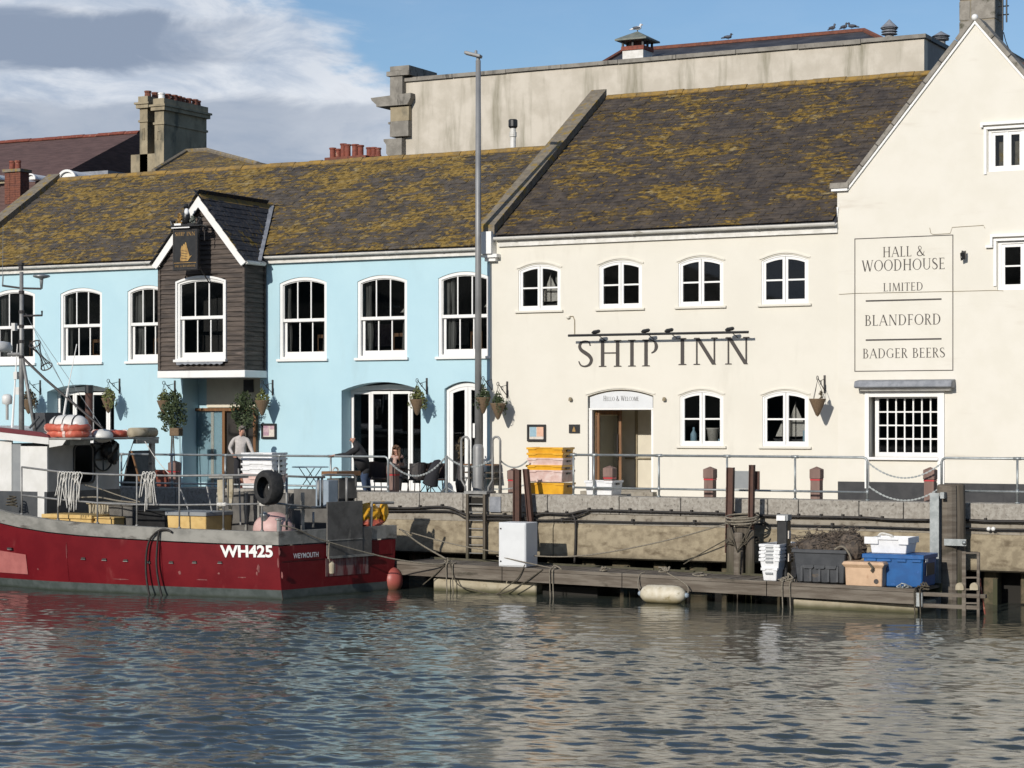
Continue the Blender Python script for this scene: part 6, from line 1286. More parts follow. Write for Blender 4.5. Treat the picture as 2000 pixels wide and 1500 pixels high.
MB().box(p.x-.10, p.x+.22, p.y-.03, p.y-.004, zt-.15, zt+.01).box(q.x-.2, q.x+.03, p.y-.03, p.y-.004, zt-.15, zt+.01).build('corner_lug', M['wplast'], wt, bevel=.008); MB().box(p.x+.221, q.x-.201, p.y-.03, p.y-.004, zt-.05, zt+.01).box(q.x+.004, q.x+.03, p.y, p.y+.78, zt-.13, zt+.01).build('rim', M['wplast'], wt, bevel=.006)
MB().tube(spline([PP(1715, 1048, .7), PP(1722, 1042, .75), PP(1740, 1046, .7), PP(1744, 1050, .72)], 5), .03, 6).build('rag', M['ropew'], wt)
t, x0, x1, y0, y1, z0, z1 = bin_('peach_box', 'small peach insulated box with drain hole in front of the blue box', 1650, 1722, 1096, 1143, .05, .55, 'box')
tapered(x0+.0, x1, y0, y1, z0, z1-.08, .015, .06).build('shell', M['peach'], t, bevel=.015)
MB().add([(x0-.0,y0,z1-.14),(x1,y0,z1-.14),(x1,y1,z1-.14),(x0,y1,z1-.14),(x0-.06,y0-.05,z1-.06),(x1+.06,y0-.05,z1-.06),(x1+.06,y1+.04,z1-.06),(x0-.06,y1+.04,z1-.06),(x0-.02,y0-.02,z1),(x1+.02,y0-.02,z1),(x1+.02,y1,z1),(x0-.02,y1,z1)], [(i*4+k, i*4+(k+1) % 4, (i+1)*4+(k+1) % 4, (i+1)*4+k) for i in range(2) for k in range(4)]+[(8,9,10,11),(3,2,1,0)]).build('lid', M['peach'], t, bevel=.01)
MB().lathe([(.055,0),(.055,.014),(.0,.014)], (x1-.14, y0+.012, z0+.12), 14, axis=(0,-1,0)).build('drain_hole', M['iron'], t); MB().tube(spline([(x1-.3, y0-.04, z1-.02), (x1-.2, y0-.07, z1-.12), (x1-.23, y0-.06, z1-.2)], 4), .03, 6).build('cord_end', M['roped'], t)
def coil(lab, px, py, off, sx, m, seed, n=26, falls=()):
    random.seed(seed); c = PP(px, py, off); z = deckz(c.x)+.01; t = thing('rope_heap', lab, 'rope', (c.x, c.y, z), 'ropes lying on the pontoon'); b = MB(); q = []
    for k in range(n): q.append((c.x+random.gauss(0, sx*.5), c.y+random.uniform(-.0, .22), z+abs(random.gauss(.02, .055))))
    b.tube(spline(q, 5), .016, 6).build('strands', m, t, smooth=True)
    for f in falls: p = PP(f, 1146, -.10); MB().tube(spline([(p.x+.03, p.y+.14, z+.04), (p.x, p.y, z+.0), (p.x, p.y, z-.3), (p.x+.02, p.y, -.2)], 5), .015, 6).build('falling_end', m, t, smooth=True)
coil('pale rope heap before the white crate stack with two falling ends', 1533, 1128, .0, .22, M['rope'], 3, 30, (1528, 1543)); coil('bluish rope heap before the blue box', 1765, 1140, -.02, .16, M['galv'], 4, 26); coil('brown rope heap at the pontoon end with two falling ends', 1800, 1144, -.02, .14, M['roped'], 5, 24, (1786, 1797))
coil('small rope scraps between the lashed cleat and the white fender', 1178, 1112, .08, .16, M['rope'], 6, 16); coil('grey rope piece on the deck before the lashed piles', 1365, 1125, .08, .2, M['rope'], 7, 14)
coil('knotted rope around the left cleat with falling ends', 872, 1094, .02, .10, M['rope'], 8, 26, (872, 884)); coil('knotted rope around the middle cleat with falling ends', 1083, 1107, .02, .10, M['rope'], 9, 26, (1074, 1080))
# mooring ropes
def mrope(lab, pts, r=.016, m='rope'):
    t = thing('mooring_rope', lab, 'rope', pts[len(pts)//2], 'mooring ropes'); MB().tube(spline(pts, 6), r, 6).build('rope', M[m], t, smooth=True)
fk = PP(872, 1092, .05)
mrope('slack rope sweeping across the wall from the crates behind to the lashed piles', [P(780, 1034, -5.9), P(900, 1066, -6.1), P(1035, 1085, -6.2), P(1150, 1084, -6.1), P(1300, 1056, -5.8), P(1419, 1023, -5.5)], .016)
mrope('taut short rope from the boat to the left cleat', [P(782, 1033, -7.2), P(820, 1062, -6.9), fk], .022)
mrope('rope from the lashed piles slanting down to the deck', [P(1420, 1053, -5.6), P(1375, 1078, -5.8), P(1335, 1102, -6.0)], .014, 'roped')
mrope('rope from the cabinet foot to the middle cleat', [P(970, 1086, -6.6), P(1024, 1098, -6.7), P(1080, 1110, -6.7)], .014)
for lab, q in (('rope loop hanging in the water below the cabinet', [PP(1025, 1103, -.08), PP(1012, 1128, -.12), PP(985, 1150, -.14), PP(965, 1161, -.15), PP(925, 1152, -.14), PP(893, 1140, -.12), PP(878, 1098, -.08)]), ('second rope loop across the concrete float', [PP(1060, 1112, -.08), PP(1028, 1135, -.12), PP(1000, 1152, -.13), PP(975, 1160, -.15)]), ('rope running from left cleat down under the deck', [PP(868, 1104, -.08), PP(850, 1122, -.1), PP(826, 1142, -.1)])): mrope(lab, q, .015, 'roped')
# sausage fender
a, b = PP(1252, 1157, -.35), PP(1338, 1158, -.35); fd_ = thing('sausage_fender', 'dirty white sausage fender hanging at the pontoon edge', 'fender', ((a.x+b.x)/2, a.y, .0)); r = .215; zc_ = .20; L = b.x-a.x
MB().lathe([(.03, -.0), (.10, .02), (r*.75, .08), (r*.96, .17), (r, .3), (r*1.02, L*.5), (r, L-.3), (r*.95, L-.17), (r*.72, L-.08), (.10, L-.02), (.03, L)], (a.x, a.y, zc_), 20, axis=(1, -.02, 0)).build('body', M['fendw'], fd_, smooth=True)
MB().lathe([(.06,0),(.06,.06),(.03,.09)], (b.x-.02, a.y, zc_), 10, axis=(1,0,0)).lathe([(.06,0),(.06,.06),(.03,.09)], (a.x+.02, a.y, zc_), 10, axis=(-1,0,0)).build('end_cap', M['bluegrey'], fd_)
cl = PP(1298, 1116, .0); MB().tube(spline([(b.x+.03, a.y, zc_), (b.x-.03, a.y+.12, zc_+.22), cl], 5), .016, 6).tube(spline([(a.x-.02, a.y, zc_), PP(1246, 1140, -.2), PP(1250, 1122, -.06), PP(1260, 1117, .05)], 5), .014, 6).build('fender_rope', M['rope'], fd_, smooth=True)
kn = MB(); random.seed(14); kn.tube(spline([cl+Vector((random.gauss(0,.1), random.uniform(-.08,.08), random.uniform(-.02,.12))) for _ in range(16)], 4), .02, 6); kn.build('knot', M['rope'], fd_, smooth=True)
# ================================================================== FISHING BOAT
BO = Vector((-.10, -8.85, 0)); BRZ = R(-1.5)
boat = thing('fishing_boat', 'dark red steel fishing boat moored stern towards the pontoon', 'boat', BO, rz=BRZ)
ORG[boat.name] = Vector((0,0,0))
BM = Matrix.Rotation(BRZ, 4, 'Z'); BI = BM.inverted()
def BP(px, py, yl):                           # pixel on the boat's own plane y = yl (boat coordinates: -x forward, -y towards the camera)
    c = BI @ (CAM-BO); d = BI.to_3x3() @ ray(px, py); return UNSHEAR(c+d*((yl-c.y)/d.y))
def BW(p): return BO+BM @ Vector(SHEAR(p))
def hb(s):                                    # half beam at distance s forward of the transom
    return 1.98+.52*math.sin(min(s/6.5, 1)*math.pi/2) if s < 7 else 2.50*(1-((s-7)/6.6)**2.2)**.62 if s < 13.55 else .03
def gz(s): return 1.60+.0030*s*s if s < 6 else 1.708+.036*(s-6)+.020*(s-6)**2
ST = [0, .8, 1.8, 3, 4.5, 6, 7, 8, 9, 10, 11, 12, 12.8, 13.3, 13.55]
def prof(s):
    h, g = hb(s), gz(s); k = max(0, (s-7)/6.6)
    return [(.02, -1.0+.9*k), (h*(.62-.25*k), -.55+.3*k), (h*(.93-.30*k), -.02), (h*(.955-.25*k), .22), (h*(.985-.15*k), .75), (h*(1.0-.06*k), g-.34), (h*1.01, g)]
hull = MB(); n = 7
for sgn in (-1, 1):
    vs = [(-s, sgn*y, z) for s in ST for y, z in prof(s)][:]
    fs = [(i*n+j, i*n+j+1, (i+1)*n+j+1, (i+1)*n+j) for i in range(len(ST)-1) for j in range(n-2)]
    hull.add(vs, fs if sgn < 0 else [f[::-1] for f in fs])
hp_ = prof(0); hull.add([(0, -y, z) for y, z in hp_[:6]]+[(0, y, z) for y, z in hp_[:6][::-1]], [tuple(range(12))])
hullo = hull.build('hull', M['red'], boat, local=True, smooth='auto')
bt = MB()
for sgn in (-1, 1):
    vs = [(-s, sgn*(prof(s)[j][0]+.006), prof(s)[j][1]) for s in ST for j in (1, 2, 3)]; bt.add(vs, [(i*3+j, i*3+j+1, (i+1)*3+j+1, (i+1)*3+j) for i in range(len(ST)-1) for j in range(2)])
bt.add([(.007, -y, z) for y, z in hp_[1:4]]+[(.007, y, z) for y, z in hp_[1:4][::-1]], [tuple(range(6))])
M['boot'] = mat('boot_topping', (.075,.09,.085), (.045,.058,.053), 4, .6, zdirt=(.0,.12,(.02,.028,.015))); bt.build('boot_topping', M['boot'], boat, local=True)
gw = MB()
for sgn in (-1, 1):
    vs = []
    for s in ST:
        h, g = hb(s), gz(s); vs += [(-s, sgn*(h*1.0+.012), g-.31), (-s, sgn*(h*1.01+.014), g), (-s, sgn*max(h*1.01-.14, .005), g+.004), (-s, sgn*max(h*1.01-.14, .005), .9)]
    gw.add(vs, [(i*4+j, i*4+j+1, (i+1)*4+j+1, (i+1)*4+j) for i in range(len(ST)-1) for j in range(3)])
gw.build('gunwale', M['steel'], boat, local=True, smooth='auto')
for s0_, s1_ in ((-2.0, .62), (1.0, 2.0)): MB().box(-.14, .014, s0_*1.0, s1_, gz(0)-.31, gz(0)+.004).build('transom_cap', M['steel'], boat, local=True)
MB().prismz([(-s, -hb(s)+.1) for s in ST]+[(-s, hb(s)-.1) for s in ST[::-1]], .86, .90).build('deck', M['deckgrey'], boat, local=True)
# transom: steel stern gate between the two red quarters, scraped below
q0, q1 = BP(641, 985, .0), BP(706, 985, .0)
c = BI @ (CAM-BO)
def BX(px, py, xl=0.02):                      # pixel on the plane x = xl of the boat
    d = BI.to_3x3() @ ray(px, py); k = SK*(1+xl/4) if xl > -4 else 0; t = (xl+k*c.y-c.x)/(d.x-k*d.y); return UNSHEAR(c+d*t)
ga, gb_ = BX(637, 1000).y, BX(706, 1000).y
MB().box(.016, .06, ga, gb_, BX(650, 1086).z, BX(650, 980).z).build('stern_gate', M['deckgrey'], boat, local=True, bevel=.01)
MB().box(.016, .05, gb_+.01, BX(724, 1000).y, BX(715, 1085).z, BX(715, 1030).z).build('gate_frame', M['deckgrey'], boat, local=True)
MB().box(.062, .075, ga+.02, gb_-.02, BX(650, 1055).z-.012, BX(650, 1055).z+.012).box(.062, .09, ga, gb_+.35, BX(650, 1088).z-.03, BX(650, 1088).z+.03).build('gate_bar', M['steel'], boat, local=True)
M['scrape'] = mat('scraped_paint', (.20,.13,.12), (.12,.012,.016), (8,8,1.2), .6, lo=.42, hi=.6)
MB().box(.004, .012, ga, BX(720, 1000).y, BX(650, 1125).z, BX(650, 1090).z).build('scraped_patch', M['scrape'], boat, local=True)
# faded bow plating
def bowpatch(s0_, s1_, n=8):
    b = MB(); vs = []
    for k in range(n+1):
        s = s0_+(s1_-s0_)*k/n; p = prof(s)
        def at(z):
            for (y0_, z0_), (y1_, z1_) in zip(p[:-1], p[1:]):
                if z0_ <= z <= z1_: return y0_+(y1_-y0_)*(z-z0_)/(z1_-z0_)
            return p[-1][0]
        zt_ = .86+.07*(s-s0_); vs += [(-s, -at(.36)-.02, .36), (-s, -at(zt_)-.02, zt_)]
    b.add(vs, [(2*k, 2*k+1, 2*k+3, 2*k+2) for k in range(n)]); return b
sb = -BP(57, 1120, -2.3).x
bowpatch(sb, sb+4).build('faded_plate', M['pinkhull'], boat, local=True)
for k, px in enumerate((32, 177, 217, 257, 299, 341, 383, 428, 385+45+0)):
    if k == 8: continue
    py = (1070, 1089, 1091, 1093, 1096, 1097, 1097, 1098)[k]; s = -BP(px, py, -2.2).x; p = prof(s); zz = BP(px, py, -2.2).z; y = -hb(s)*.99-.004
    MB().box(-s-.06-(.03 if k == 0 else 0), -s+.06, y-.012, y+.03, zz-.022, zz+.018).build('scupper', M['iron'], boat, local=True)
    MB().box(-s-.07, -s+.07, y-.022, y+.02, zz-.036, zz-.023).build('scupper_lip', M['steel'], boat, local=True)
def hullpt(x, z, off):
    s = max(-x, 0); p = prof(s)
    for (y0_, z0_), (y1_, z1_) in zip(p[:-1], p[1:]):
        if z0_ <= z <= z1_: return (x, -(y0_+(y1_-y0_)*(z-z0_)/(z1_-z0_))-off, z)
    return (x, -hb(s)-off, z)
rs2 = random.Random(17)
M['scuff'] = mat('rubbed_paint', (.26,.10,.09), (.14,.03,.03), (9,9,3), .6)
for px, py, w, h in ((500, 1110, .05, .10), (497, 1120, .03, .05), (538, 1078, .03, .10), (535, 1100, .025, .14), (541, 1125, .03, .12), (470, 1128, .12, .02), (400, 1132, .2, .02), (360, 1118, .05, .06), (250, 1130, .25, .018), (150, 1075, .02, .22), (430, 1120, .04, .03), (90, 1110, .03, .03)):
    v = BP(px, py, -2.1); n = 9; b = MB(); q = [hullpt(v.x+w*(rs2.uniform(.5, 1.2))*math.cos(k*2*math.pi/n), v.z+h*rs2.uniform(.5, 1.2)*math.sin(k*2*math.pi/n), .006) for k in range(n)]
    b.add(q, [tuple(range(n))]).build('scuff', M['scuff'], boat, local=True)
for px in (140, 318): v = BP(px, 1080, -2.3); MB().tube([hullpt(v.x, z, .004) for z in (.25, .6, .9, 1.2)], .008, 4).build('weld_seam', M['red'], boat, local=True)
# registration and port
def flat(txt, h, bold, sq, fn, m, name):
    vs, fs, w = sans(txt, h, bold, sq); MB().add([fn(x, z) for x, z in vs[:, :2]], fs).build(name, M[m], boat, local=True); return w
L0, L1 = BP(439, 1088, -2.04), BP(531, 1088, -2.04); hgt = BP(439, 1064, -2.04).z-L0.z
vs, fs, w = sans('WH425', hgt, .035, 1); k = (L1.x-L0.x)/w
def onhull(x, z):
    X_ = L0.x+x*k; s = -X_; p = prof(max(s, 0)); zz = L0.z+z+.02*x*k
    for (y0_, z0_), (y1_, z1_) in zip(p[:-1], p[1:]):
        if z0_ <= zz <= z1_: y = y0_+(y1_-y0_)*(zz-z0_)/(z1_-z0_); break
    return (X_, -y-.022, zz)
MB().add([onhull(x, z) for x, z in vs[:, :2]], fs).build('registration', M['white'], boat, local=True)
T0, T1 = BX(573, 1091), BX(622, 1091); hgt = BX(573, 1081).z-T0.z; vs, fs, w = sans('WEYMOUTH', hgt, .015, 1); k2 = (T1.y-T0.y)/w
MB().add([(.02, T0.y+x*k2, T0.z+z) for x, z in vs[:, :2]], fs).build('port_name', M['wplast'], boat, local=True)
# rails
def grail(pts, r=.026): return MB().tube(spline(pts, 3), r, 8)
ny = lambda s: -hb(s)+.08
top = [BP(45, 912, -2.35), BP(118, 921, -2.33), BP(197, 926, -2.28), BP(275, 928, -2.2), BP(357, 929, -2.12), BP(440, 928, -2.04), BP(503, 928, -1.95), BP(555, 927, -1.9)]
mid = [BP(45, 967, -2.35), BP(118, 975, -2.33), BP(197, 982, -2.28), BP(275, 985, -2.2), BP(357, 986, -2.12), BP(440, 985, -2.04), BP(513, 984, -1.95)]
for p in top+mid: p.y = ny(-p.x)
MB().tube(top, .026, 8).build('top_rail', M['galvdull'], boat, local=True, smooth=True); MB().tube(mid, .024, 8).build('mid_rail', M['galvdull'], boat, local=True, smooth=True)
for p in top[:6]+[BP(513, 930, -1.95)]: y = ny(-p.x); MB().tube([(p.x, y, gz(-p.x)), (p.x, y, p.z)], .022, 7).lathe([(.05,0),(.03,.04)], (p.x, y, gz(-p.x)), 8).build('stanchion', M['galvdull'], boat, local=True, smooth=True)
# stern rails, returning over the gate
sr = [BP(565, 928, -1.85), BX(610, 933, -.1), BX(632, 930, -.1)]
st_ = [BX(560, 930, -.12), BX(612, 932, -.12), BX(634, 932, -.12)]
MB().tube(st_, .026, 8).build('stern_rail', M['galvdull'], boat, local=True, smooth=True)
MB().tube([BX(630, 928, -.15), BX(640, 927, -.15), BX(690, 928, -.15), BX(695, 932, -.15), BX(695, 950, -.15)], .026, 8).build('stern_rail', M['galvdull'], boat, local=True, smooth=True)
MB().tube([BX(540, 983, -.12), BX(608, 991, -.12)], .026, 8).tube([BX(565, 992, -.2), BX(690, 990, -.2)], .03, 8).build('stern_bar', M['galvdull'], boat, local=True, smooth=True)
for a, b0_, b1_ in ((560, 930, 1035), (622, 932, 988), (629, 930, 990), (677, 932, 990), (612, 1000, 1030)): MB().tube([BX(a, b0_, -.14), BX(a, b1_, -.14)], .028, 8).build('stern_post', M['galvdull'], boat, local=True, smooth=True)
yb = BX(726, 985, .0); MB().tube([BX(724, 1045, -.02), BX(726, 984, -.02)], .03, 7).tube([BX(726, 982, -.02), BX(768, 982, -.02)], .035, 7).build('quarter_post', M['galvdull'], boat, local=True)
# net pounds: grey plate walls amidships and aft
MB().box(BP(408, 1000, -1.2).x, -.6, -.9, -.84, .9, BP(408, 960, -.9).z).build('pound_wall', M['deckgrey'], boat, local=True)
MB().box(BP(408, 1000, -1.2).x, BP(408, 1000, -1.2).x+.06, -.838, 1.2, .9, BP(408, 962, -.9).z).build('pound_wall', M['deckgrey'], boat, local=True)
MB().box(-2.2, -.5, 1.1, 1.16, .9, 2.5).build('pound_wall', M['deckgrey'], boat, local=True)
for px in (425, 480, 505, 590): x = BP(px, 1000, -.95).x; MB().box(x-.03, x+.03, -.96, -.901, .9, BP(px, 962, -.95).z).build('pound_stiffener', M['steel'], boat, local=True)
# winch frame and control box at the stern
MB().box(BX(660, 930, -.5).x-.3, -.42, BX(636, 930, -.5).y, BX(652, 930, -.5).y+.05, BX(640, 990, -.5).z, BX(640, 938, -.5).z).build('control_box', M['bluegrey'], boat, local=True, bevel=.01)
MB().box(-.75, -.40, BX(655, 930, -.5).y, BX(690, 930, -.5).y, BX(640, 975, -.5).z, BX(640, 935, -.5).z).build('winch_box', M['deckgrey'], boat, local=True, bevel=.01); MB().box(-.8, -.35, BX(648, 930, -.5).y, BX(694, 930, -.5).y, BX(640, 930, -.5).z, BX(640, 921, -.5).z).build('winch_lid', M['oak'], boat, local=True)
MB().tube([(-.6, BX(662, 930, -.5).y+.1*math.cos(a), BX(640, 921, -.5).z+.09*math.sin(a)) for a in np.linspace(0, math.pi, 8)], .02, 6).build('winch_handle', M['ropew'], boat, local=True)
# paddles / fairlead boards on the rail
for a, w in ((426, .22), (444, .18)): p = BP(a+6, 935, -1.9); MB().prism([(p.x-w/2, p.z), (p.x+w/2, p.z), (p.x+w/2, p.z-.35), (p.x+w*.2, p.z-.74), (p.x-w*.2, p.z-.74), (p.x-w/2, p.z-.35)], p.y-.02, p.y+.02).build('fairlead_board', M['foam'], boat, local=True)
MB().box(BP(405, 930, -1.8).x, BP(452, 930, -1.8).x, -1.75, -1.2, BP(420, 934, -1.8).z, BP(420, 927, -1.8).z).build('rail_tray', M['steel'], boat, local=True)
for px in (436, 443, 511, 517): p = BP(px, 985, -2.0); MB().lathe([(.02,-.09),(.045,-.07),(.05,.07),(.02,.09)], (p.x, ny(-p.x), p.z), 8, axis=(1,0,0)).build('rail_joint', M['ropew'], boat, local=True)
# wheelhouse
M['aftshade'] = mat('boat_aft_shaded', (.40,.39,.375), (.33,.32,.30), 2, .5, c3=(.22,.19,.15), s3=(3,3,.8), lo3=.62, hi3=.8)  # boat white greyed: the aft wall's shade is put into the colour
wa = BP(92, 900, -1.45).x; wn = -1.45; zR = BP(92, 868, wn).z; zD = .9; L_ = 3.6
side_ = MB(); wlow, wmid = BP(60, 960, wn).z, BP(60, 882, wn).z
fx = BP(40, 900, wn).x; f2 = BP(33, 900, wn).x
side_.box(fx, wa, wn, wn+.05, wlow, zR-.05).build('side_panel', M['boatwhite'], boat, local=True)
MB().box(f2-3.0, fx-.30, wn-.0, wn+.05, wlow-.05, zR+.1).build('side_panel', M['boatwhite'], boat, local=True)
MB().prism([(fx-.30, wlow-.05), (fx-.002, wlow-.05), (fx-.002, zR), (fx-.30, zR)], wn+.02, wn+.06).build('corner_pillar', M['signgrey'], boat, local=True)
MB().box(f2-2.0, fx-.75, wn-.01, wn+.0, wlow+.25, zR-.35).build('side_window', M['black'], boat, local=True)
MB().box(f2-3.2, wa, wn-.01, 1.45, zD, wlow).build('casing', M['boatgrey'], boat, local=True)
MB().box(BP(75, 990, wn).x, BP(88, 990, wn).x, wn-.03, wn-.012, zD, wlow).build('casing_stripe', M['boatwhite'], boat, local=True)
dY0, dY1 = BX(145, 900, wa).y, BX(183, 900, wa).y; dzb, dzt_ = BX(160, 942, wa).z, BX(160, 870, wa).z
def rr(x0, x1, z0, z1, r, n=5):
    o = []
    for cx, cz, a0 in ((x1-r, z0+r, -90), (x1-r, z1-r, 0), (x0+r, z1-r, 90), (x0+r, z0+r, 180)): o += [(cx+r*math.cos(R(a0+90*k/n)), cz+r*math.sin(R(a0+90*k/n))) for k in range(n+1)]
    return o
aft = wall([(wn+.052, wlow), (1.4, wlow), (1.4, zR-.02), (wn+.052, zR-.02)], [rr(dY0, dY1, dzb, dzt_, .14)], 0, .05)
aft.v = [(wa-.05+y, x, z) for x, y, z in aft.v]; aft.build('aft_wall', M['aftshade'], boat, local=True)
hh = MB(); ring(hh, rr(dY0-.04, dY1+.04, dzb-.04, dzt_+.04, .17), rr(dY0, dY1, dzb, dzt_, .14), 0, .03); hh.v = [(wa+.002+y, x, z) for x, y, z in hh.v]; hh.build('door_rim', M['black'], boat, local=True)
MB().box(wa-2.6, wa-.06, 1.4, 1.45, wlow, zR).build('side_panel', M['boatgrey'], boat, local=True)
MB().box(wa-2.6, wa-2.55, wn+.1, 1.35, wlow, zR).build('bulkhead', M['boatgrey'], boat, local=True)
MB().tube([(wa+.10, (BX(196, 900, wa).y)+.36*math.cos(a), BX(196, 897, wa).z+.30*math.sin(a)) for a in np.linspace(0, 2*math.pi, 20)], .025, 6).tube([(wa+.1, BX(196, 900, wa).y-.34, BX(196, 897, wa).z), (wa+.1, BX(196, 900, wa).y+.34, BX(196, 897, wa).z)], .02, 6).tube([(wa+.1, BX(196, 900, wa).y, BX(196, 897, wa).z-.3), (wa+.1, BX(196, 900, wa).y, BX(196, 897, wa).z+.3)], .02, 6).build('hand_wheel', M['black'], boat, local=True)
MB().ball((wa+.16, BX(200, 880, wa).y, BX(200, 878, wa).z), .16, .2, .24, 10, 7, jit=.15).build('hydraulic_motor', M['black'], boat, local=True); MB().ball((wa+.16, BX(213, 880, wa).y, BX(213, 885, wa).z), .12, .22, .3, 10, 7, jit=.2).build('hose_bundle', M['black'], boat, local=True)
MB().box(wa+.05, wa+.2, BX(125, 870, wa).y, BX(165, 870, wa).y, BX(150, 869, wa).z, BX(150, 858, wa).z).build('work_light', M['galv'], boat, local=True)
# roof: sheer rises forward; red edge strip above a white fascia, thin canopy aft
zf = BP(0, 858, wn-.12).z; xf = BP(0, 858, wn-.12).x; xr0 = BP(96, 868, wn-.12).x; zr0 = BP(96, 868, wn-.12).z; sl = (zf-zr0)/(xf-xr0); xz = lambda x: zr0+sl*(x-xr0)
xF = xr0-3.6
MB().prism([(xF, xz(xF)), (xr0, xz(xr0)), (xr0, xz(xr0)+.17), (xF, xz(xF)+.20)], wn-.14, wn-.06).build('fascia', M['boatwhite'], boat, local=True)
MB().prism([(xF, xz(xF)+.203), (xr0, xz(xr0)+.173), (xr0-.05, xz(xr0)+.24), (xr0-.3, xz(xr0-.3)+.29), (xF, xz(xF)+.33)], wn-.13, wn-.05).build('roof_edge', M['roofred'], boat, local=True)
MB().prism([(xF, xz(xF)+.14), (xr0, xz(xr0)+.10), (xr0, xz(xr0)+.16), (xF, xz(xF)+.20)], wn-.05, 1.5).build('roof', M['boatwhite'], boat, local=True)
zc_ = xz(xr0)+.12; cxa = xr0+1.05
MB().box(xr0, cxa, wn-.13, 1.55, zc_, zc_+.05).build('canopy', M['steel'], boat, local=True, bevel=.01)
MB().prism([(xr0, zc_-.005), (cxa-.5, zc_-.005), (cxa-.62, zc_-.14), (xr0, zc_-.2)], wn-.12, wn-.07).build('canopy_bracket', M['boatwhite'], boat, local=True)
MB().box(cxa-.12, cxa-.02, 1.25, 1.4, 1.0, zc_-.002).build('canopy_leg', M['steel'], boat, local=True)
MB().box(cxa-.1, cxa+.02, .6, 1.5, zc_-.12, zc_-.003).build('canopy_beam', M['steel'], boat, local=True)
zT = zc_+.05
# mast with aerials
mx, my = BP(42, 830, -.3).x, -.3; mzt = BP(42, 531, -.3).z
BPm = lambda px, py: BP(px, py, -.3)
MB().tube([(mx, my, zT), (mx, my, mzt)], [.075, .05], 10).build('mast', M['galvdull'], boat, local=True, smooth=True)
MB().tube([(mx+.32, my+.2, zT), BPm(44, 700)], .045, 8).build('mast_stay', M['galvdull'], boat, local=True, smooth=True); MB().lathe([(.07,0),(.06,.12),(.09,.14),(.09,.2)], BPm(41, 528), 10).build('masthead_lamp', M['iron'], boat, local=True)
for py in (574, 612, 640, 670, 700): MB().lathe([(.075,0),(.075,.08)], BPm(42, py), 10).build('mast_band', M['iron'], boat, local=True)
for q in ([(5, 558), (42, 563)], [(42, 563), (80, 564)], [(47, 617), (82, 616), (82, 607)]): MB().tube([BPm(*p) for p in q], .028, 7).build('yard', M['iron'], boat, local=True)
MB().lathe([(.03,0),(.05,.22),(.05,.26),(.20,.30),(.23,.335),(.2,.36),(.0,.39)], BPm(81, 564), 16).build('gps_dome', M['galv'], boat, local=True, smooth=True); MB().tube([BPm(5, 558), BPm(6, 538)], .02, 6).tube([BPm(5, 538), BPm(6, 440)], .006, 5).build('whip_aerial', M['galv'], boat, local=True)
MB().lathe([(.0,0),(.5,.02),(.52,.12),(.46,.26),(.3,.29),(.0,.3)], BP(-14, 688, -.3), 20).build('radar_dome', M['boatwhite'], boat, local=True, smooth=True); MB().tube([BPm(16, 692), BPm(42, 692)], .05, 8).build('radar_arm', M['galvdull'], boat, local=True)
MB().tube([BPm(46, 700), BPm(88, 740), BPm(200, 836)], .035, 7).build('derrick', M['iron'], boat, local=True)
for q in ([(50, 612), (130, 765)], [(66, 640), (200, 835)], [(88, 690), (150, 800)]): MB().tube([BPm(*p) for p in q], .007, 5).build('stay_wire', M['galv'], boat, local=True)
MB().tube([BPm(150, 672), BPm(133, 758)], .012, 5).tube([BPm(133, 758), BPm(124, 815)], .03, 6).build('whip_aerial', M['white'], boat, local=True); MB().tube([BPm(34, 672), BPm(24, 835)], [.012, .035], 6).build('whip_aerial', M['white'], boat, local=True)
# hourglass radar reflector / day shape
A, B = BPm(68, 672), BPm(91, 716); cg = MB()
for cc, r in ((A, .17), (B, .17)): cg.tube([cc+Vector((r*math.cos(a), .1*math.sin(a), .10*math.sin(a))) for a in np.linspace(0, 2*math.pi, 14)], .018, 5)
for k in range(9):
    a = k*2*math.pi/9; m_ = (A+B)/2; v = Vector((.17*math.cos(a), .1*math.sin(a), .10*math.sin(a))); cg.tube(spline([A+v, m_+v*.18, B+v], 4), .011, 4)
cg.build('day_shape', M['iron'], boat, local=True)
for px, py in ((28, 640), (32, 735), (36, 765)): MB().box(BPm(px, py).x-.06, BPm(px, py).x+.06, my-.05, my+.05, BPm(px, py).z-.08, BPm(px, py).z+.12).build('deck_light', M['boatwhite'], boat, local=True)
MB().lathe([(.04,-.45),(.04,-.05),(.13,-.02),(.14,.16),(.10,.22),(.0,.24)], BPm(14, 787), 12).build('sat_dome', M['boatwhite'], boat, local=True, smooth=True)
MB().prism([(BPm(55, 840).x, zT), (BPm(82, 840).x, zT), (BPm(77, 806).x, BPm(77, 806).z), (BPm(50, 806).x, BPm(50, 806).z)], -.1, .6).build('vent_box', M['gplast'], boat, local=True); MB().bar(BPm(58, 836), BPm(76, 814), .06, .04).build('vent_flap', M['boatgrey'], boat, local=True)
# exhaust pipe
ex = BP(174, 836, .9); MB().tube([(ex.x, .9, zT-.1), (ex.x, .9, BP(174, 752, .9).z-.06)], .105, 12).build('exhaust_pipe', M['rust'], boat, local=True, smooth=True); MB().tube([(ex.x, .9, BP(174, 768, .9).z), (ex.x, .9, BP(174, 752, .9).z)], .115, 12).build('exhaust_cap', M['black'], boat, local=True)
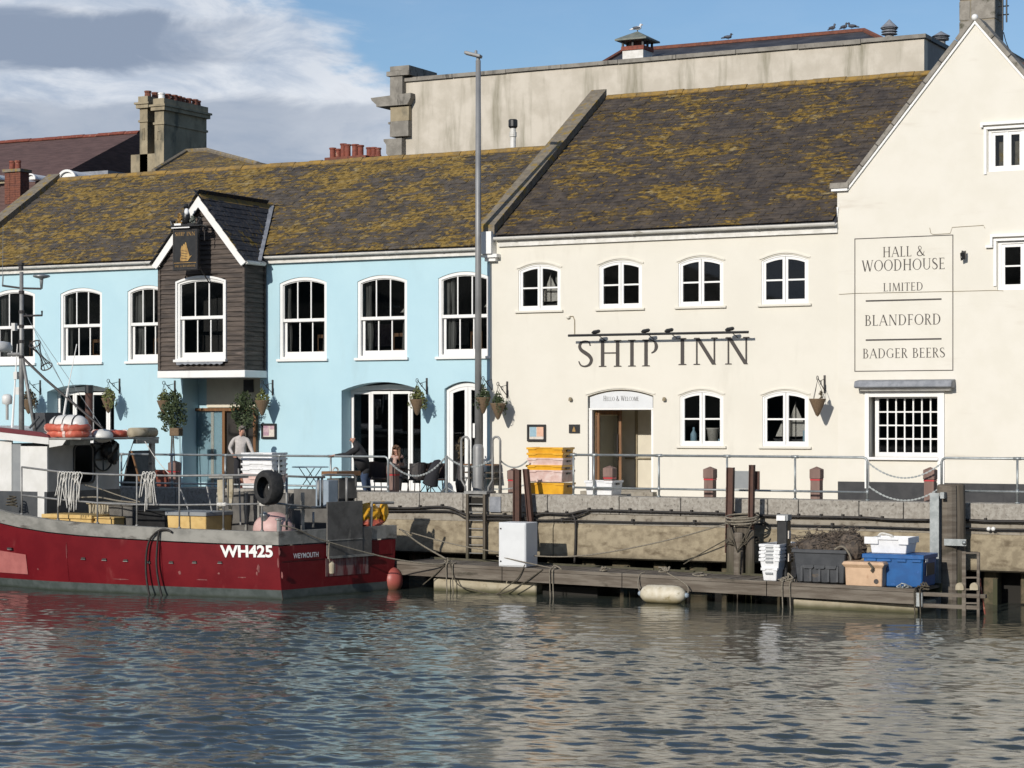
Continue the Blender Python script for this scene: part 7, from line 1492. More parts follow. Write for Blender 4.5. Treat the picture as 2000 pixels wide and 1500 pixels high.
# things carried on the boat (each its own object)
def onboat(name, lab, cat, p, group=None): return thing(name, lab, cat, BW(p), group)
def bw(mb):
    mb.v = [tuple(BW(v)) for v in mb.v]; return mb
p = BP(128, 836, -.9); t = onboat('liferaft', 'white liferaft canister strapped over an orange lifebuoy pile on the cabin roof', 'life raft', p)
z = zT+.26
bw(MB().lathe([(.0,-.0),(.17,.02),(.24,.14),(.265,.40),(.265,.68),(.24,.94),(.17,1.06),(.0,1.08)], (p.x-.56, -.75, z+.06), 20, axis=(1,0,0))).build('canister', M['boatwhite'], t, smooth=True)
for k in (.24, .54, .86): bw(MB().tube([(p.x-.56+k, -.75+.268*math.cos(a), z+.06+.268*math.sin(a)) for a in np.linspace(0, 2*math.pi, 18)], .014, 5)).build('strap', M['iron'], t)
def ringbuoy(lab, x, y, z, r, seed):
    t = onboat('lifebuoy', lab, 'lifebuoy', (x, y, z), 'orange buoyancy bundles on the cabin roof'); random.seed(seed)
    b = MB().tube([(x+r*math.cos(a), y+r*.8*math.sin(a), z+random.uniform(-.012, .012)) for a in np.linspace(0, 2*math.pi, 25)[:-1]], [.095+random.uniform(-.012, .012) for _ in range(24)], 9, closed=True); bw(b).build('ring', M['orange'], t, smooth=True)
    for k in range(4): a = k*1.57+.4; c_ = Vector((x+r*math.cos(a), y+r*.8*math.sin(a), z)); tg = Vector((-math.sin(a), .8*math.cos(a), 0)).normalized(); bw(MB().lathe([(.112,-.035),(.112,.035)], c_, 10, axis=tg)).build('band', M['pinkplast'], t)
ringbuoy('lower orange ring flattened under the liferaft', p.x-.02, -.75, zT+.09, .50, 1); ringbuoy('upper orange ring directly under the liferaft canister', p.x-.06, -.75, zT+.25, .54, 2); 
q = BP(215, 852, .6); ringbuoy('separate red ring lying aft on the canopy', q.x+.0, .6, zT+.09, .42, 3)
t = onboat('rolled_canvas', 'pale roll of canvas lying at the canopy edge', 'canvas roll', (cxa-.2, 1.2, zT)); bw(MB().tube([(cxa-.15, .55, zT+.12), (cxa-.12, 1.5, zT+.12)], .13, 10)).build('roll', M['foam'], t, smooth=True)
q = BP(178, 856, -.5); t = onboat('white_cover', 'small white domed cover lying on the canopy between the rings', 'cover', (q.x, -.2, zT)); bw(MB().ball((q.x+.05, -.1, zT+.04), .26, .3, .18)).build('dome', M['boatwhite'], t, smooth=True)
# tyre fender hung on the rail
tc_ = BP(525, 952, -2.15); t = onboat('tyre_fender', 'black car tyre hung on the boat rail beside the white crates', 'tyre', tc_); ax_ = Vector((-.20, -.98, .0)).normalized()
prf = [(.255,-.16),(.30,-.175),(.38,-.16),(.41,-.115),(.415,0),(.41,.115),(.38,.16),(.30,.175),(.255,.16),(.27,.14),(.36,.12),(.385,.06),(.385,-.06),(.36,-.12),(.27,-.14)]
b = MB(); nn_ = 30; Q = ax_.to_track_quat('Z', 'Y'); vs = []
for r, z in prf:
    for k in range(nn_): vs.append(tc_+Q @ Vector((r*math.cos(2*math.pi*k/nn_), r*math.sin(2*math.pi*k/nn_), z)))
m_ = len(prf); b.add(vs, [(i*nn_+k, i*nn_+(k+1) % nn_, ((i+1) % m_)*nn_+(k+1) % nn_, ((i+1) % m_)*nn_+k) for i in range(m_) for k in range(nn_)]); bw(b).build('tread', M['tyre'], t, smooth='auto')
bw(MB().tube(spline([tc_+Vector((-.1, .1, .3)), tc_+Vector((0, .1, .42)), tc_+Vector((.15, .0, .38)), tc_+Vector((.14, 0, .2))], 5), .018, 6)).build('lashing', M['ropew'], t)
# rope bundles on the rail
def bundle(lab, px0, px1, seed, n, grp='white rope bundles on the boat rail'):
    random.seed(seed); p0, p1 = BP(px0, 925, -2.3), BP(px1, 926, -2.3); y = ny(-p0.x); t = onboat('rope_bundle', lab, 'rope', (p0.x, y, p0.z-.8), grp); zr = (p0.z+p1.z)/2
    for k in range(n):
        x = p0.x+(p1.x-p0.x)*(k+.5)/n; L = random.uniform(.55, .95); b = MB(); dx = random.uniform(-.12, .12)
        b.tube(spline([(x-.05+dx*.9, y-.05, zr-L), (x-.04+random.uniform(-.05,.05), y-.05, zr-L*.5), (x-.05, y-.04, zr-.12), (x, y-.03, zr+.05), (x+.06, y-.0, zr-.03), (x+.04, y-.055, zr-.2), (x+.03+dx, y-.06, zr-L*.95)], 5), .014, 6); bw(b).build('strand', M['ropew'], t, smooth=True)
    for j in range(max(2, n//3)): x = p0.x+(p1.x-p0.x)*(j+.5)/max(2, n//3); bw(MB().tube([(x+.07*math.cos(a), y-.03+.05*math.sin(a*2), zr-.10+.11*math.sin(a)) for a in np.linspace(0, 6.2, 14)], .017, 6)).build('loop', M['ropew'], t, smooth=True)
bundle('larger bundle of white rope tails tied on the foredeck rail', 122, 166, 31, 8); bundle('smaller bundle of white rope tails farther aft on the rail', 280, 306, 32, 4)
t = onboat('slack_line', 'tan line sagging between the boat stanchions', 'rope', BP(240, 960, -2.2)); bw(MB().tube(spline([BP(165, 947, -2.2), BP(196, 955, -2.2), BP(230, 967, -2.2), BP(276, 981, -2.2)], 5), .014, 6).tube(spline([BP(150, 972, -2.2), BP(190, 971, -2.2), BP(230, 978, -2.2), BP(270, 982, -2.2)], 5), .02, 6)).build('line', M['rope'], t)
t = onboat('fender_hose', 'black hose loop hanging over the red hull side', 'hose', BP(310, 1100, -2.3)); 
for pts in ([(346, 1039), (338, 1034), (322, 1036), (305, 1055), (299, 1090), (300, 1130), (306, 1166)], [(323, 1036), (320, 1060), (318, 1100), (322, 1135), (329, 1168)]):
    q = []
    for a, b in pts:
        v = BP(a, b, -2.22); s = -v.x; v.y = -hb(s)*1.01-.06; q.append(v)
    bw(MB().tube(spline(q, 5), .028, 8)).build('hose', M['cable'], t, smooth=True)
# deck gear
def deckbox(name, lab, a, b, pt_, pb_, yl, dep, m, cat='box', lid=None, grp=None):
    p, q = BP(a, pb_, yl), BP(b, pb_, yl); zt = BP(a, pt_, yl).z; t = onboat(name, lab, cat, ((p.x+q.x)/2, yl+dep/2, .9), grp); bw(tapered(p.x, q.x, yl, yl+dep, .905, zt, .05)).build('shell', m, t, bevel=.015)
    bw(MB().box(p.x-.04, q.x+.04, yl-.04, yl+dep+.04, zt-.03, zt+(.07 if lid else .01))).build('lid' if lid else 'rim', lid or m, t, bevel=.012); return t
deckbox('yellow_fish_box', 'cream yellow lidded fish box nearer the wheelhouse', 85, 178, 1009, 1040, -2.0, .8, M['ycream'], lid=M['ycream']); deckbox('yellow_fish_box', 'narrow cream yellow fish box behind the lidded one', 180, 222, 1010, 1040, -1.9, .7, M['ycream'])
deckbox('brown_tub', 'tan tub with grey lid beside the hose loop', 326, 402, 1004, 1040, -1.85, 1.0, M['ycream'], 'tub', lid=M['signgrey']); deckbox('grey_hopper', 'dark grey steel hopper amidships under the tan lines', 212, 258, 985, 1040, -1.5, 1.1, M['deckgrey'], 'hopper'); deckbox('grey_locker', 'pale wooden locker beside the steel hopper', 172, 214, 982, 1030, -1.2, .6, M['foam'], 'locker')
deckbox('black_bin', 'open black bin between hopper and tan tub', 262, 325, 996, 1040, -1.3, 1.0, M['black'], 'bin')
p = BP(535, 1032, -1.0); t = onboat('pink_buoy', 'large pale pink buoy lying on the aft deck', 'buoy', p); bw(MB().ball((p.x, -1.0, BP(535, 1035, -1.0).z), .52, .46, .44, 20, 14)).build('body', M['buoyp'], t, smooth=True); bw(MB().lathe([(.09,-.05),(.09,.10),(.05,.14)], (p.x+.02, -1.35, BP(535, 1010, -1.0).z), 10, axis=(.2,-.4,1))).build('eye', M['galv'], t)
t = onboat('mooring_bollard', 'short rusty mooring post on the boat stern corner', 'bollard', BP(545, 1035, -1.85)); z0_ = gz(0); x_ = BP(545, 1030, -1.85).x; bw(MB().lathe([(.055,0),(.055,.26),(.09,.27),(.09,.31),(.0,.32)], (x_, -1.85, z0_), 12)).build('post', M['galvdull'], t)
p = BX(768, 1135, .3); t = onboat('orange_buoy', 'faded orange ball fender squeezed between stern and pontoon', 'fender', p); c_ = P(766, 1131, -6.93); MB().ball((c_.x, c_.y, .22), .27, .27, .34, 18, 12).build('body', M['buoyo'], t, smooth=True); MB().lathe([(.05,0),(.05,.1)], (c_.x, c_.y, .56), 8).build('eye', M['buoyo'], t)
p = BX(725, 1004, -.6); t = onboat('yellow_bag', 'crumpled yellow oilskin sack with orange patches on the far quarter', 'sack', (p.x, p.y, p.z-.4)); random.seed(8); b = MB(); b.ball((p.x, p.y-.05, p.z), .2, .33, .30, 14, 9, jit=.14); bw(b).build('sack', M['yplast'], t); b = MB(); b.ball((p.x+.02, p.y, p.z-.22), .2, .36, .14, 12, 7, jit=.2); bw(b).build('patch', M['orange'], t); b = MB(); b.ball((p.x+.12, p.y+.3, p.z+.05), .1, .13, .27, 10, 7, jit=.12); bw(b).build('sack_end', M['yplast'], t)
# stern rope with its hanging tag
mrope('stern rope from the mooring post across to the left cleat', [BW(BP(548, 1026, -1.85)), BW(BX(575, 1032, .08)), BW(BX(640, 1058, .18)), P(760, 1090, -7.9), P(850, 1102, -7.1), PP(872, 1097, -.05)], .018)
mrope('hanging rope end with pale float below the stern rope', [BW(BX(643, 1060, .2)), BW(BX(642, 1085, .22)), BW(BX(645, 1098, .22))], .016); t = onboat('rope_float', 'small pale float dangling on the stern rope', 'float', BX(648, 1118, .22)); bw(MB().lathe([(.02,-.3),(.055,-.28),(.065,-.06),(.03,0)], BX(648, 1097, .22), 10)).build('body', M['foam'], t)
# clutter on the foredeck
p = BP(20, 1004, -1.95); t = onboat('rope_coil', 'olive rope coil lying by the wheelhouse foot', 'rope', p); bw(MB().tube([(p.x+.16*math.cos(a)*(1-.02*a), -1.9+.12*math.sin(a), gz(9)+.03+.012*a) for a in np.linspace(0, 22, 70)], .02, 5)).build('coil', M['yplast'] if False else M['roped'], t)

# more working clutter on the deck
def netpile(lab, a, b_, py, yl, h, seed):
    random.seed(seed); p, q = BP(a, py, yl), BP(b_, py, yl); t = onboat('net_bundle', lab, 'fishing net', ((p.x+q.x)/2, yl, .9), 'dark net bundles on the boat deck'); c = Vector(((p.x+q.x)/2, yl, .92)); rx = (q.x-p.x)/2; m = MB(); m.ball(c, rx, .4, h, 16, 9, jit=.12); bw(m).build('core', M['net'], t); m = MB()
    for k in range(60):
        g, e_ = random.uniform(math.pi, 2*math.pi), random.uniform(0, 1.4); v = c+Vector((rx*math.cos(e_)*math.cos(g), .42*math.cos(e_)*math.sin(g), h*1.03*math.sin(e_))); s_ = [v]
        for _ in range(3): s_.append(s_[-1]+Vector((random.gauss(0, .06), random.gauss(0, .02), random.gauss(0, .04))))
        m.tube(spline(s_, 3), .008, 4)
    o = bw(m).build('cords', M['roped'], t); o['kind'] = 'stuff'
netpile('dark net bundle behind the open black bin', 318, 410, 1000, -.4, .95, 41); netpile('dark net bundle heaped by the steel hopper', 235, 300, 1000, -.2, .8, 42)
for lab, q in (('long pale pole lying against the net pound wall', ((382, 1030), (352, 955))), ('second pole leaning on the net pound wall', ((420, 1028), (404, 950))), ('thin pole standing beside the fairlead boards', ((470, 1025), (466, 915)))):
    A, B = BP(*q[0], -1.1), BP(*q[1], -1.1); t = onboat('boat_pole', lab, 'pole', A, 'poles on the boat deck'); bw(MB().tube([A, B], .022, 7)).build('shaft', M['galvdull'], t)
for k, (a, b_) in enumerate((((283, 862), (330, 925)), ((262, 858), (236, 925)))): A, B = BP(*a, .9), BP(*b_, .4); bw_ = MB().tube(sag(A, B, .06, 8), .012, 5); bw_.build('rigging_line', M['ropew'], boat, local=True)
# ================================================================== PLANTS AND FURNITURE ON THE TERRACE
def tree(lab, px, pc, Y, rx, rz, pbase, m, seed, dens, stems=2):
    random.seed(seed); x, zc = X(px, Y), ZZ(px, pc, Y); t = thing('potted_tree', lab, 'potted tree', (x, Y, QZ), 'clipped trees beside the porch')
    for k in range(stems): a = k*3.1+.5; MB().tube(spline([(x+.10*math.cos(a), Y+.06*math.sin(a), QZ+.3), (x+.07*math.cos(a), Y, QZ+.9), (x, Y, zc)], 4), [.022]*9 if False else .02, 6).build('trunk', M['woodd'], t)
    b = MB(); b.leaves((x, Y, zc), rx, rx*.9, rz, dens, .055, 0, .3); b.leaves((x+rx*.2, Y-.1, zc+rz*.5), rx*.6, rx*.5, rz*.7, dens//3, .05, 0, .2); b.leaves((x-rx*.4, Y-.1, zc-rz*.1), rx*.75, rx*.5, rz*.6, dens//3, .05, 0, .2)
    for k in range(26):
        a, e = random.uniform(0, 6.28), random.uniform(-1.2, 1.4); d = Vector((math.cos(a)*math.cos(e)*rx, math.sin(a)*math.cos(e)*rx*.8, math.sin(e)*rz)); b.tube([Vector((x, Y, zc))+d*.3, Vector((x, Y, zc))+d*1.1], .006, 4); b.leaves(Vector((x, Y, zc))+d*1.12, .09, .08, .1, 12, .05, 0, .1)
    o = b.build('crown', m, t); o['kind'] = 'stuff'
    MB().lathe([(.14,0),(.20,.34),(.22,.36),(.22,.40),(.18,.40),(.17,.3)], (x, Y, QZ), 14).build('pot', M['terra'], t)
tree('bushy clipped tree in a pot left of the porch', 337, 806, -.5, .38, .54, 940, M['leaf'], 5, 620); tree('airy dark tree in front of the oak-framed doorway', 478, 806, -.35, .38, .50, 940, M['leaf'], 6, 420, 1)
p0 = P(344, 845, -.95); bb = thing('wicker_trough', 'dark wicker trough hooked below the clipped tree crown', 'planter', p0); MB().box(p0.x-.17, p0.x+.17, p0.y-.12, p0.y+.12, p0.z-.1, p0.z+.14).build('body', M['wicker'], bb, bevel=.02)
MB().tube([(p0.x-.12, p0.y, p0.z-.1), (p0.x-.2, p0.y, QZ)], .012, 6).tube([(p0.x+.14, p0.y, p0.z-.1), (p0.x+.16, p0.y, QZ)], .012, 6).build('stand', M['iron'], bb)
def planter(lab, a, b, pt, pb, Y):
    x0, x1 = X(a, Y), X(b, Y); t = thing('planter', lab, 'planter', ((x0+x1)/2, Y, QZ), 'terracotta planters'); tapered(x0, x1, Y, Y+.4, QZ, ZZ(a, pt, Y), .04).build('trough', M['terra'], t, bevel=.01); MB().box(x0-.03, x1+.03, Y-.03, Y-.003, ZZ(a, pt, Y)-.08, ZZ(a, pt, Y)+.01).build('rim', M['terra'], t)
planter('red planter behind the railing left of the bollard', 303, 332, 918, 950, -3.2)
# A-board
ab = thing('a_board', 'dark folding A-board turned edge-on by the boat canopy', 'sign', (X(278, -2.9), -2.9, QZ)); xa_, Ya = X(276, -2.9), -2.9
for s in (-1, 1):
    A, B = Vector((xa_+s*.36, Ya, QZ)), Vector((xa_-.05+s*.03, Ya, QZ+1.15)); d = (B-A); u = Vector((0, 1, 0)); MB().obox((A+B)/2, d/2, u*.42, d.cross(u).normalized()*.018).build('panel', M['gplast'], ab)
    for q in (-.42, .42): MB().bar(A+u*q, B+u*q, .05, .05).build('frame', M['oak'] if s > 0 else M['iron'], ab)
# bistro tables and chairs
def table(lab, px, ptop, Y, r):
    x, zt = X(px, Y), ZZ(px, ptop, Y); zt = QZ+.73; t = thing('bistro_table', lab, 'table', (x, Y, QZ), 'folding terrace tables')
    MB().lathe([(r,0),(r,.02),(r-.02,.028),(0,.028)], (x, Y, zt-.03), 24).build('top', M['bluegrey'], t)
    for s in (-1, 1):
        for q in (-.18, .18): MB().tube([(x+s*.30, Y+q, QZ), (x-s*.26, Y+q, zt-.03)], .013, 6).build('leg', M['iron'], t)
    return t
table('grey folding table between the leaning man and white crates', 606, 908, -1.9, .52); table('small folding table partly hidden behind the bracing post', 842, 935, -2.2, .34)
def chair(lab, px, Y, rz, m, hw=.25):
    x = X(px, Y); t = thing('terrace_chair', lab, 'chair', (x, Y, QZ), 'chairs on the terrace', rz)
    MB().lathe([(hw,0),(hw+.01,.02),(hw-.02,.05),(0,.05)], (0,0,.42), 16).build('seat', m, t, local=True)
    bk = MB(); n = 10
    vs = [((hw+.0)*math.cos(a), (hw)*math.sin(a)*1.0, z) for z, k in ((.47, 1), (.66, 1), (.88, 1)) for a in np.linspace(.15, math.pi-.15, n)]
    vs += [((hw+.03)*math.cos(a), (hw+.03)*math.sin(a), z) for z in (.47, .66, .88) for a in np.linspace(.15, math.pi-.15, n)]
    fs = [(i*n+k, i*n+k+1, (i+1)*n+k+1, (i+1)*n+k) for i in (0, 1, 3, 4) for k in range(n-1)]+[(2*n+k, 2*n+k+1, 5*n+k+1, 5*n+k) for k in range(n-1)]
    bk.add(vs, fs).build('backrest', m, t, local=True)
    MB().tube([((hw+.015)*math.cos(a), (hw+.015)*math.sin(a), .89-.2*(abs(math.cos(a))**4)) for a in np.linspace(-.2, math.pi+.2, 14)], .022, 6).build('top_rail', m, t, local=True)
    for sx, sy in ((-1,-1),(1,-1),(1,1),(-1,1)): MB().tube([(sx*hw*.7, sy*hw*.7, .43), (sx*hw*.85, sy*hw*.85, 0)], .015, 6).build('leg', M['iron'], t, local=True)
    return t
M['rattan'] = mat('dark_rattan', (.055,.028,.02), (.03,.017,.013), (50,50,70), .7, bump=.4, bscale=60)
chair('brown rattan chair with its back to the leaning man', 738, -2.9, R(60), M['rattan'], .30); chair('rattan chair under the seated woman', 778, -2.35, R(160), M['rattan']); chair('black chair between the woman and the bracing post', 815, -2.9, R(-120), M['iron'], .24); chair('dark chair draped with navy coat', 853, -2.8, R(40), M['rattan'], .26)
cx_ = X(853, -2.85); ct = thing('draped_coat', 'navy coat hanging over the chair beside the bracing post', 'coat', (cx_, -2.9, QZ+.3)); b = MB(); b.tube(spline([(cx_-.12, -3.0, QZ+.32), (cx_-.02, -3.02, QZ+.6), (cx_+.08, -2.96, QZ+.88), (cx_+.14, -2.86, QZ+.80)], 5), [.22, .21, .20, .19, .18, .17, .16, .15, .14, .13, .12, .11, .10, .09, .08, .07], 10).build('cloth', M['trous'], ct, smooth=True)
bs = thing('bench_stack', 'stack of dark slatted wooden benches beside the lamp post', 'bench', (X(925, -.6), -.6, QZ)); x0, x1 = X(888, -.8), X(958, -.8)
for k, z in enumerate((.40, .56, .78)):
    for j in range(4): MB().box(x0+.03*k, x1-.02*k, -.50+j*.11, -.42+j*.11, QZ+z, QZ+z+.035).build('slat', M['oak'] if k == 2 else M['woodd'], bs)
for s in (x0+.08, x1-.12): MB().box(s, s+.05, -.50, -.45, QZ, QZ+.78).box(s+.003, s+.047, -.12, -.07, QZ, QZ+.78).build('leg', M['iron'], bs)
for k, px in enumerate((905, 940)): MB().tube([(X(px, -.53), -.53, QZ+.1), (X(px, -.53)+.1, -.53, QZ+.4), (X(px, -.53)-.05, -.53, QZ+.55)], .02, 6).build('frame_end', M['galv'], bs)
vz = thing('tall_vase', 'pale dried-grass vase seen against the arched glazed door', 'vase', (X(899, -1.2), -1.2, QZ)); xv_ = X(899, -1.2); MB().lathe([(.10,0),(.14,.3),(.07,.75),(.09,.9)], (xv_, -1.2, QZ+.0), 12).build('body', M['iron'], vz, smooth=True); o = MB().leaves((xv_, -1.2, QZ+1.25), .10, .1, .32, 90, .07, 0, .1).build('grasses', M['leaf3'], vz); o['kind'] = 'stuff'
# ================================================================== PEOPLE
RV, NV = Vector((CS, SN, 0)), Vector((SN, -CS, 0))         # picture right, towards the viewer
def person(lab, base, J, E, mats, regions, hair=None, group=None):
    """one skinned body: J name->(right, towards viewer, up, radius); E (a, b, region)"""
    t = thing('person', lab, 'person', base, group); names = list(J); idx = {n: i for i, n in enumerate(names)}
    co = [RV*J[n][0]+NV*J[n][1]+Vector((0, 0, J[n][2])) for n in names]
    me = bpy.data.meshes.new('body'); me.from_pydata(co, [(idx[a], idx[b]) for a, b, _ in E], []); o = bpy.data.objects.new('body', me); COL.objects.link(o)
    o.modifiers.new('skin', 'SKIN'); sv = me.skin_vertices[0].data if len(me.skin_vertices) else None
    if sv is None: me.attributes.new('skin', 'FLOAT', 'POINT')
    for i, n in enumerate(names):
        r = J[n][3]; sv[i].radius = (r, r) if not isinstance(r, tuple) else r; sv[i].use_root = (n == 'pelvis')
    o.modifiers['skin'].branch_smoothing = .6; s = o.modifiers.new('sub', 'SUBSURF'); s.levels = 2; s.render_levels = 2
    dg = bpy.context.evaluated_depsgraph_get(); dg.update(); m2 = bpy.data.meshes.new_from_object(o.evaluated_get(dg)); bpy.data.objects.remove(o); bpy.data.meshes.remove(me)
    m2.name = 'body'; b = bpy.data.objects.new('body', m2); COL.objects.link(b); b.parent = t; ORG[b.name] = Vector(base)
    m2.materials.clear()
    for m in mats: m2.materials.append(m)
    seg = [(co[idx[a]], co[idx[c]], J[a][3] if not isinstance(J[a][3], tuple) else max(J[a][3]), J[c][3] if not isinstance(J[c][3], tuple) else max(J[c][3]), regions[r]) for a, c, r in E]
    for p in m2.polygons:
        best, bi = 9, 0
        for a, c, ra, rc_, k in seg:
            d = c-a; u = max(0, min(1, (p.center-a).dot(d)/max(d.length_squared, 1e-9))); q = (p.center-a-d*u).length-(ra+(rc_-ra)*u)
            if q < best: best, bi = q, k
        p.material_index = bi; p.use_smooth = True
    m2.update(); return t, co, idx
def fingers(J, E, side, wx, wy, wz, dx, dy, dz):
    """palm and five fingers from a wrist, pointing along d"""
    d = Vector((dx, dy, dz)).normalized(); w = Vector((wx, wy, wz)); s = d.cross(Vector((0, 0, 1))); s = s.normalized() if s.length > .1 else Vector((1, 0, 0)); dn = d.cross(s)
    J['palm'+side] = (*(w+d*.06), .034); E.append(('wrist'+side, 'palm'+side, 'hand'))
    for k in range(4):
        o = s*(.027*(k-1.5)); L = (.065, .075, .072, .058)[k]; a = w+d*.10+o; b = w+d*(.10+L)+o*1.1-dn*.012
        J['f%d%s' % (k, side)] = (*a, .011); J['g%d%s' % (k, side)] = (*b, .009); E += [('palm'+side, 'f%d%s' % (k, side), 'hand'), ('f%d%s' % (k, side), 'g%d%s' % (k, side), 'hand')]
    a = w+d*.05+s*.045; J['t'+side] = (*a, .012); J['u'+side] = (*(a+d*.045+s*.012), .010); E += [('palm'+side, 't'+side, 'hand'), ('t'+side, 'u'+side, 'hand')]
def head(J, E, c, fx, fy, tilt=-.2):
    """skull, jaw, nose and ears; (fx, fy) the way the face looks"""
    f = Vector((fx, fy, tilt)).normalized(); s = Vector((-fy, fx, 0)).normalized(); c = Vector(c)
    J['skull'] = (*(c+Vector((0, 0, .06))-f*.012), .093); J['jaw'] = (*(c-Vector((0, 0, .055))+f*.028), .066); J['nose'] = (*(c+f*.098+Vector((0, 0, .005))), .017); J['nose_root'] = (*(c+f*.06+Vector((0, 0, .01))), .03)
    E += [('neck', 'jaw', 'skin'), ('jaw', 'skull', 'skin'), ('jaw', 'nose_root', 'skin'), ('nose_root', 'nose', 'skin')]
    return c, f, s
def face_bits(t, base, c, f, s, hairm, cap=True, longhair=False, bald=False):
    W_ = lambda v: Vector(base)+RV*v.x+NV*v.y+Vector((0, 0, v.z))
    for q in (-1, 1):
        e = c+f*.088+s*q*.034+Vector((0, 0, .035)); MB().ball(W_(e), .011, .011, .008, 8, 6).build('eye', M['iron'], t)
        a = c+s*q*.092+Vector((0, 0, .012))-f*.01; MB().ball(W_(a), .018, .018, .034, 8, 6).build('ear', M['skin'], t, smooth=True)
    m_ = c+f*.088-Vector((0, 0, .055)); MB().ball(W_(m_), .024, .016, .006, 8, 5).build('mouth', M['terra'], t)
    h = MB()
    if bald:
        for k in range(26):
            a = math.pi*(.62+.76*k/25); v = f*math.cos(a)+s*math.sin(a); h.ball(W_(c+v*.080+Vector((0, 0, -.005-.03*(k % 2)))), .016, .016, .022, 6, 4)
        h.build('hair', hairm, t, smooth=True); return
    random.seed(3)
    for k in range(170 if longhair else 120):
        v = Vector((random.gauss(0,1), random.gauss(0,1), random.gauss(0,1))).normalized()
        if v.z < (-.1 if longhair else .05) and v.dot(f) > -.15: continue
        if v.dot(f) > .62 and v.z < .62: continue
        p = c+Vector((0, 0, .06))+v*.092; h.ball(W_(p), .024, .024, .02, 6, 4)
    if longhair:
        for k in range(14): a = k/13*math.pi+math.pi/2; v = (f*math.cos(a)+s*math.sin(a)); h.tube([W_(c+v*.1+Vector((0, 0, .05))), W_(c+v*.115-Vector((0, 0, .1))), W_(c+v*.12+f*.02-Vector((0, 0, .26)))], [.03, .035, .02], 6)
    h.build('hair', hairm, t, smooth=True)
ARM = [('chest', 'shL', 'top'), ('shL', 'elL', 'top'), ('elL', 'wristL', 'top'), ('chest', 'shR', 'top'), ('shR', 'elR', 'top'), ('elR', 'wristR', 'top')]
LEG = [('pelvis', 'hipL', 'leg'), ('hipL', 'knL', 'leg'), ('knL', 'anL', 'leg'), ('anL', 'toL', 'shoe'), ('pelvis', 'hipR', 'leg'), ('hipR', 'knR', 'leg'), ('knR', 'anR', 'leg'), ('anR', 'toR', 'shoe')]
TOR = [('pelvis', 'spine', 'top'), ('spine', 'chest', 'top'), ('chest', 'neck', 'top')]
REG = {'skin': 0, 'hand': 0, 'top': 1, 'leg': 2, 'shoe': 3}
# man in the pale sweater by the porch
base = Vector((X(470, -1.5), -1.5, QZ)); hk = (4.3-QZ-(832-815)*1.0/66.2)/1.76
J = {'pelvis': (0,0,.95,.145), 'spine': (0,.02,1.14,.155), 'chest': (.01,.01,1.33,.165), 'neck': (.03,.03,1.50,.062), 'shL': (-.185,0,1.40,.082), 'elL': (-.31,-.03,1.15,.056), 'wristL': (-.20,.17,1.00,.036), 'shR': (.19,.02,1.40,.082), 'elR': (.29,.06,1.15,.056), 'wristR': (.37,.20,1.0,.036),
     'hipL': (-.095,0,.88,.105), 'knL': (-.105,.03,.49,.072), 'anL': (-.11,-.02,.10,.05), 'toL': (-.12,.16,.05,.045), 'hipR': (.095,0,.88,.105), 'knR': (.105,.04,.49,.072), 'anR': (.12,0,.10,.05), 'toR': (.15,.17,.05,.045)}
E = TOR+ARM+LEG; E = list(E); fingers(J, E, 'L', -.20,.17,1.0, .5,.5,-.6); fingers(J, E, 'R', .37,.20,1.0, .3,.4,-.8); hc_ = head(J, E, (.05,.06,1.62), .72, .62, -.35)
J = {k: (v[0]*hk, v[1]*hk, v[2]*hk, v[3]*hk) for k, v in J.items()}
t, co, ix = person('grey-haired man in pale sweater standing before the oak doorway', base, J, E, [M['skin'], M['sweater'], M['trous'], M['black']], REG); face_bits(t, base, hc_[0]*hk, hc_[1], hc_[2], M['hairg'])
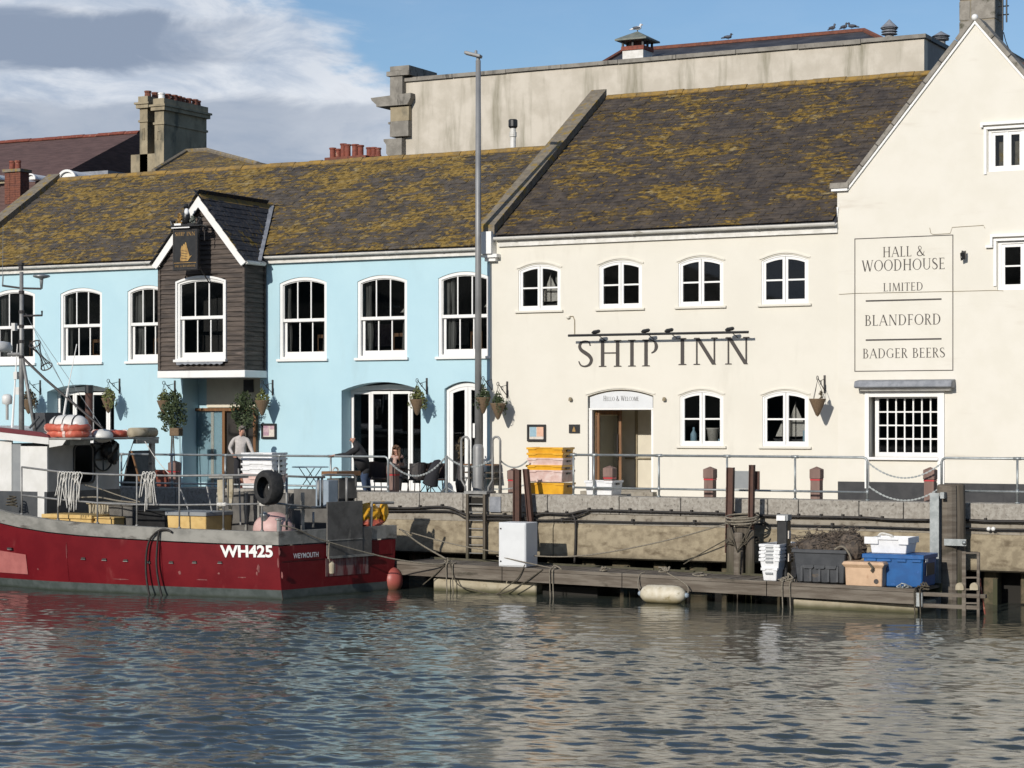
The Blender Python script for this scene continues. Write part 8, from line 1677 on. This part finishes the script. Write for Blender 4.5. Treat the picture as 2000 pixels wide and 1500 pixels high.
# bald man in black coat leaning on the railing
base = Vector((X(707, -3.75), -3.75, QZ))
J = {'pelvis': (-.04,0,.82,.33), 'spine': (-.04,.01,1.05,.32), 'chest': (-.09,.02,1.27,.27), 'neck': (-.17,.04,1.43,.075), 'shL': (-.08,.22,1.30,.11), 'elL': (-.42,.26,1.10,.068), 'wristL': (-.70,.20,1.10,.042), 'shR': (-.08,-.19,1.31,.11), 'elR': (-.36,-.16,1.12,.066), 'wristR': (-.64,-.02,1.11,.042),
     'hipL': (.09,.12,.70,.19), 'knL': (.06,.13,.47,.095), 'anL': (.10,.12,.10,.055), 'toL': (-.07,.15,.05,.05), 'hipR': (.10,-.10,.70,.19), 'knR': (.12,-.10,.47,.095), 'anR': (.20,-.10,.10,.055), 'toR': (.04,-.10,.05,.05)}
E = list(TOR+ARM+LEG); E = [(a, b, 'top' if (a, b) in (('pelvis','hipL'),('pelvis','hipR')) else r) for a, b, r in E]; fingers(J, E, 'L', -.70,.20,1.10, -.8,.1,-.15); fingers(J, E, 'R', -.64,-.02,1.11, -.8,.2,-.15); hc_ = head(J, E, (-.25,.06,1.52), -.85, .45, -.45)
t, co, ix = person('bald man in black coat leaning both arms on the railing', base, J, E, [M['skin'], M['coat'], M['jeans'], M['black']], REG); random.seed(5); face_bits(t, base, hc_[0], hc_[1], hc_[2], M['hairg'], bald=True)
# seated woman
base = Vector((X(776, -2.45), -2.45, QZ))
J = {'pelvis': (.02,-.02,.52,.15), 'spine': (.01,.0,.70,.14), 'chest': (0,.02,.92,.15), 'neck': (-.01,.06,1.08,.055), 'shL': (-.17,.03,.99,.075), 'elL': (-.24,.12,.74,.052), 'wristL': (-.08,.30,.76,.034), 'shR': (.17,.0,.99,.075), 'elR': (.24,.12,.74,.052), 'wristR': (.04,.31,.78,.034),
     'hipL': (-.10,.08,.51,.10), 'knL': (-.14,.46,.52,.075), 'anL': (-.15,.42,.10,.05), 'toL': (-.16,.56,.05,.045), 'hipR': (.10,.08,.51,.10), 'knR': (.10,.47,.52,.075), 'anR': (.08,.40,.10,.05), 'toR': (.08,.55,.05,.045)}
E = list(TOR+ARM+LEG); fingers(J, E, 'L', -.08,.30,.76, .6,.3,.3); fingers(J, E, 'R', .04,.31,.78, -.6,.3,.3); hc_ = head(J, E, (-.03,.11,1.20), -.5, .8, -.6)
t, co, ix = person('seated woman with long brown hair looking down at her hands', base, J, E, [M['skin'], M['coat'], M['trous'], M['ropew']], REG); face_bits(t, base, hc_[0], hc_[1], hc_[2], M['hairb'], longhair=True)
W_ = lambda v: base+RV*v[0]+NV*v[1]+Vector((0, 0, v[2])); b = MB().tube([W_((.13*math.cos(a), .05+.11*math.sin(a), 1.03+.02*math.sin(3*a))) for a in np.linspace(0, 6.28, 14)], .05, 8).tube([W_((-.05,.17,1.0)), W_((-.06,.19,.84)), W_((-.04,.2,.7))], [.06,.06,.04], 7).build('scarf', M['scarf'], t, smooth=True)
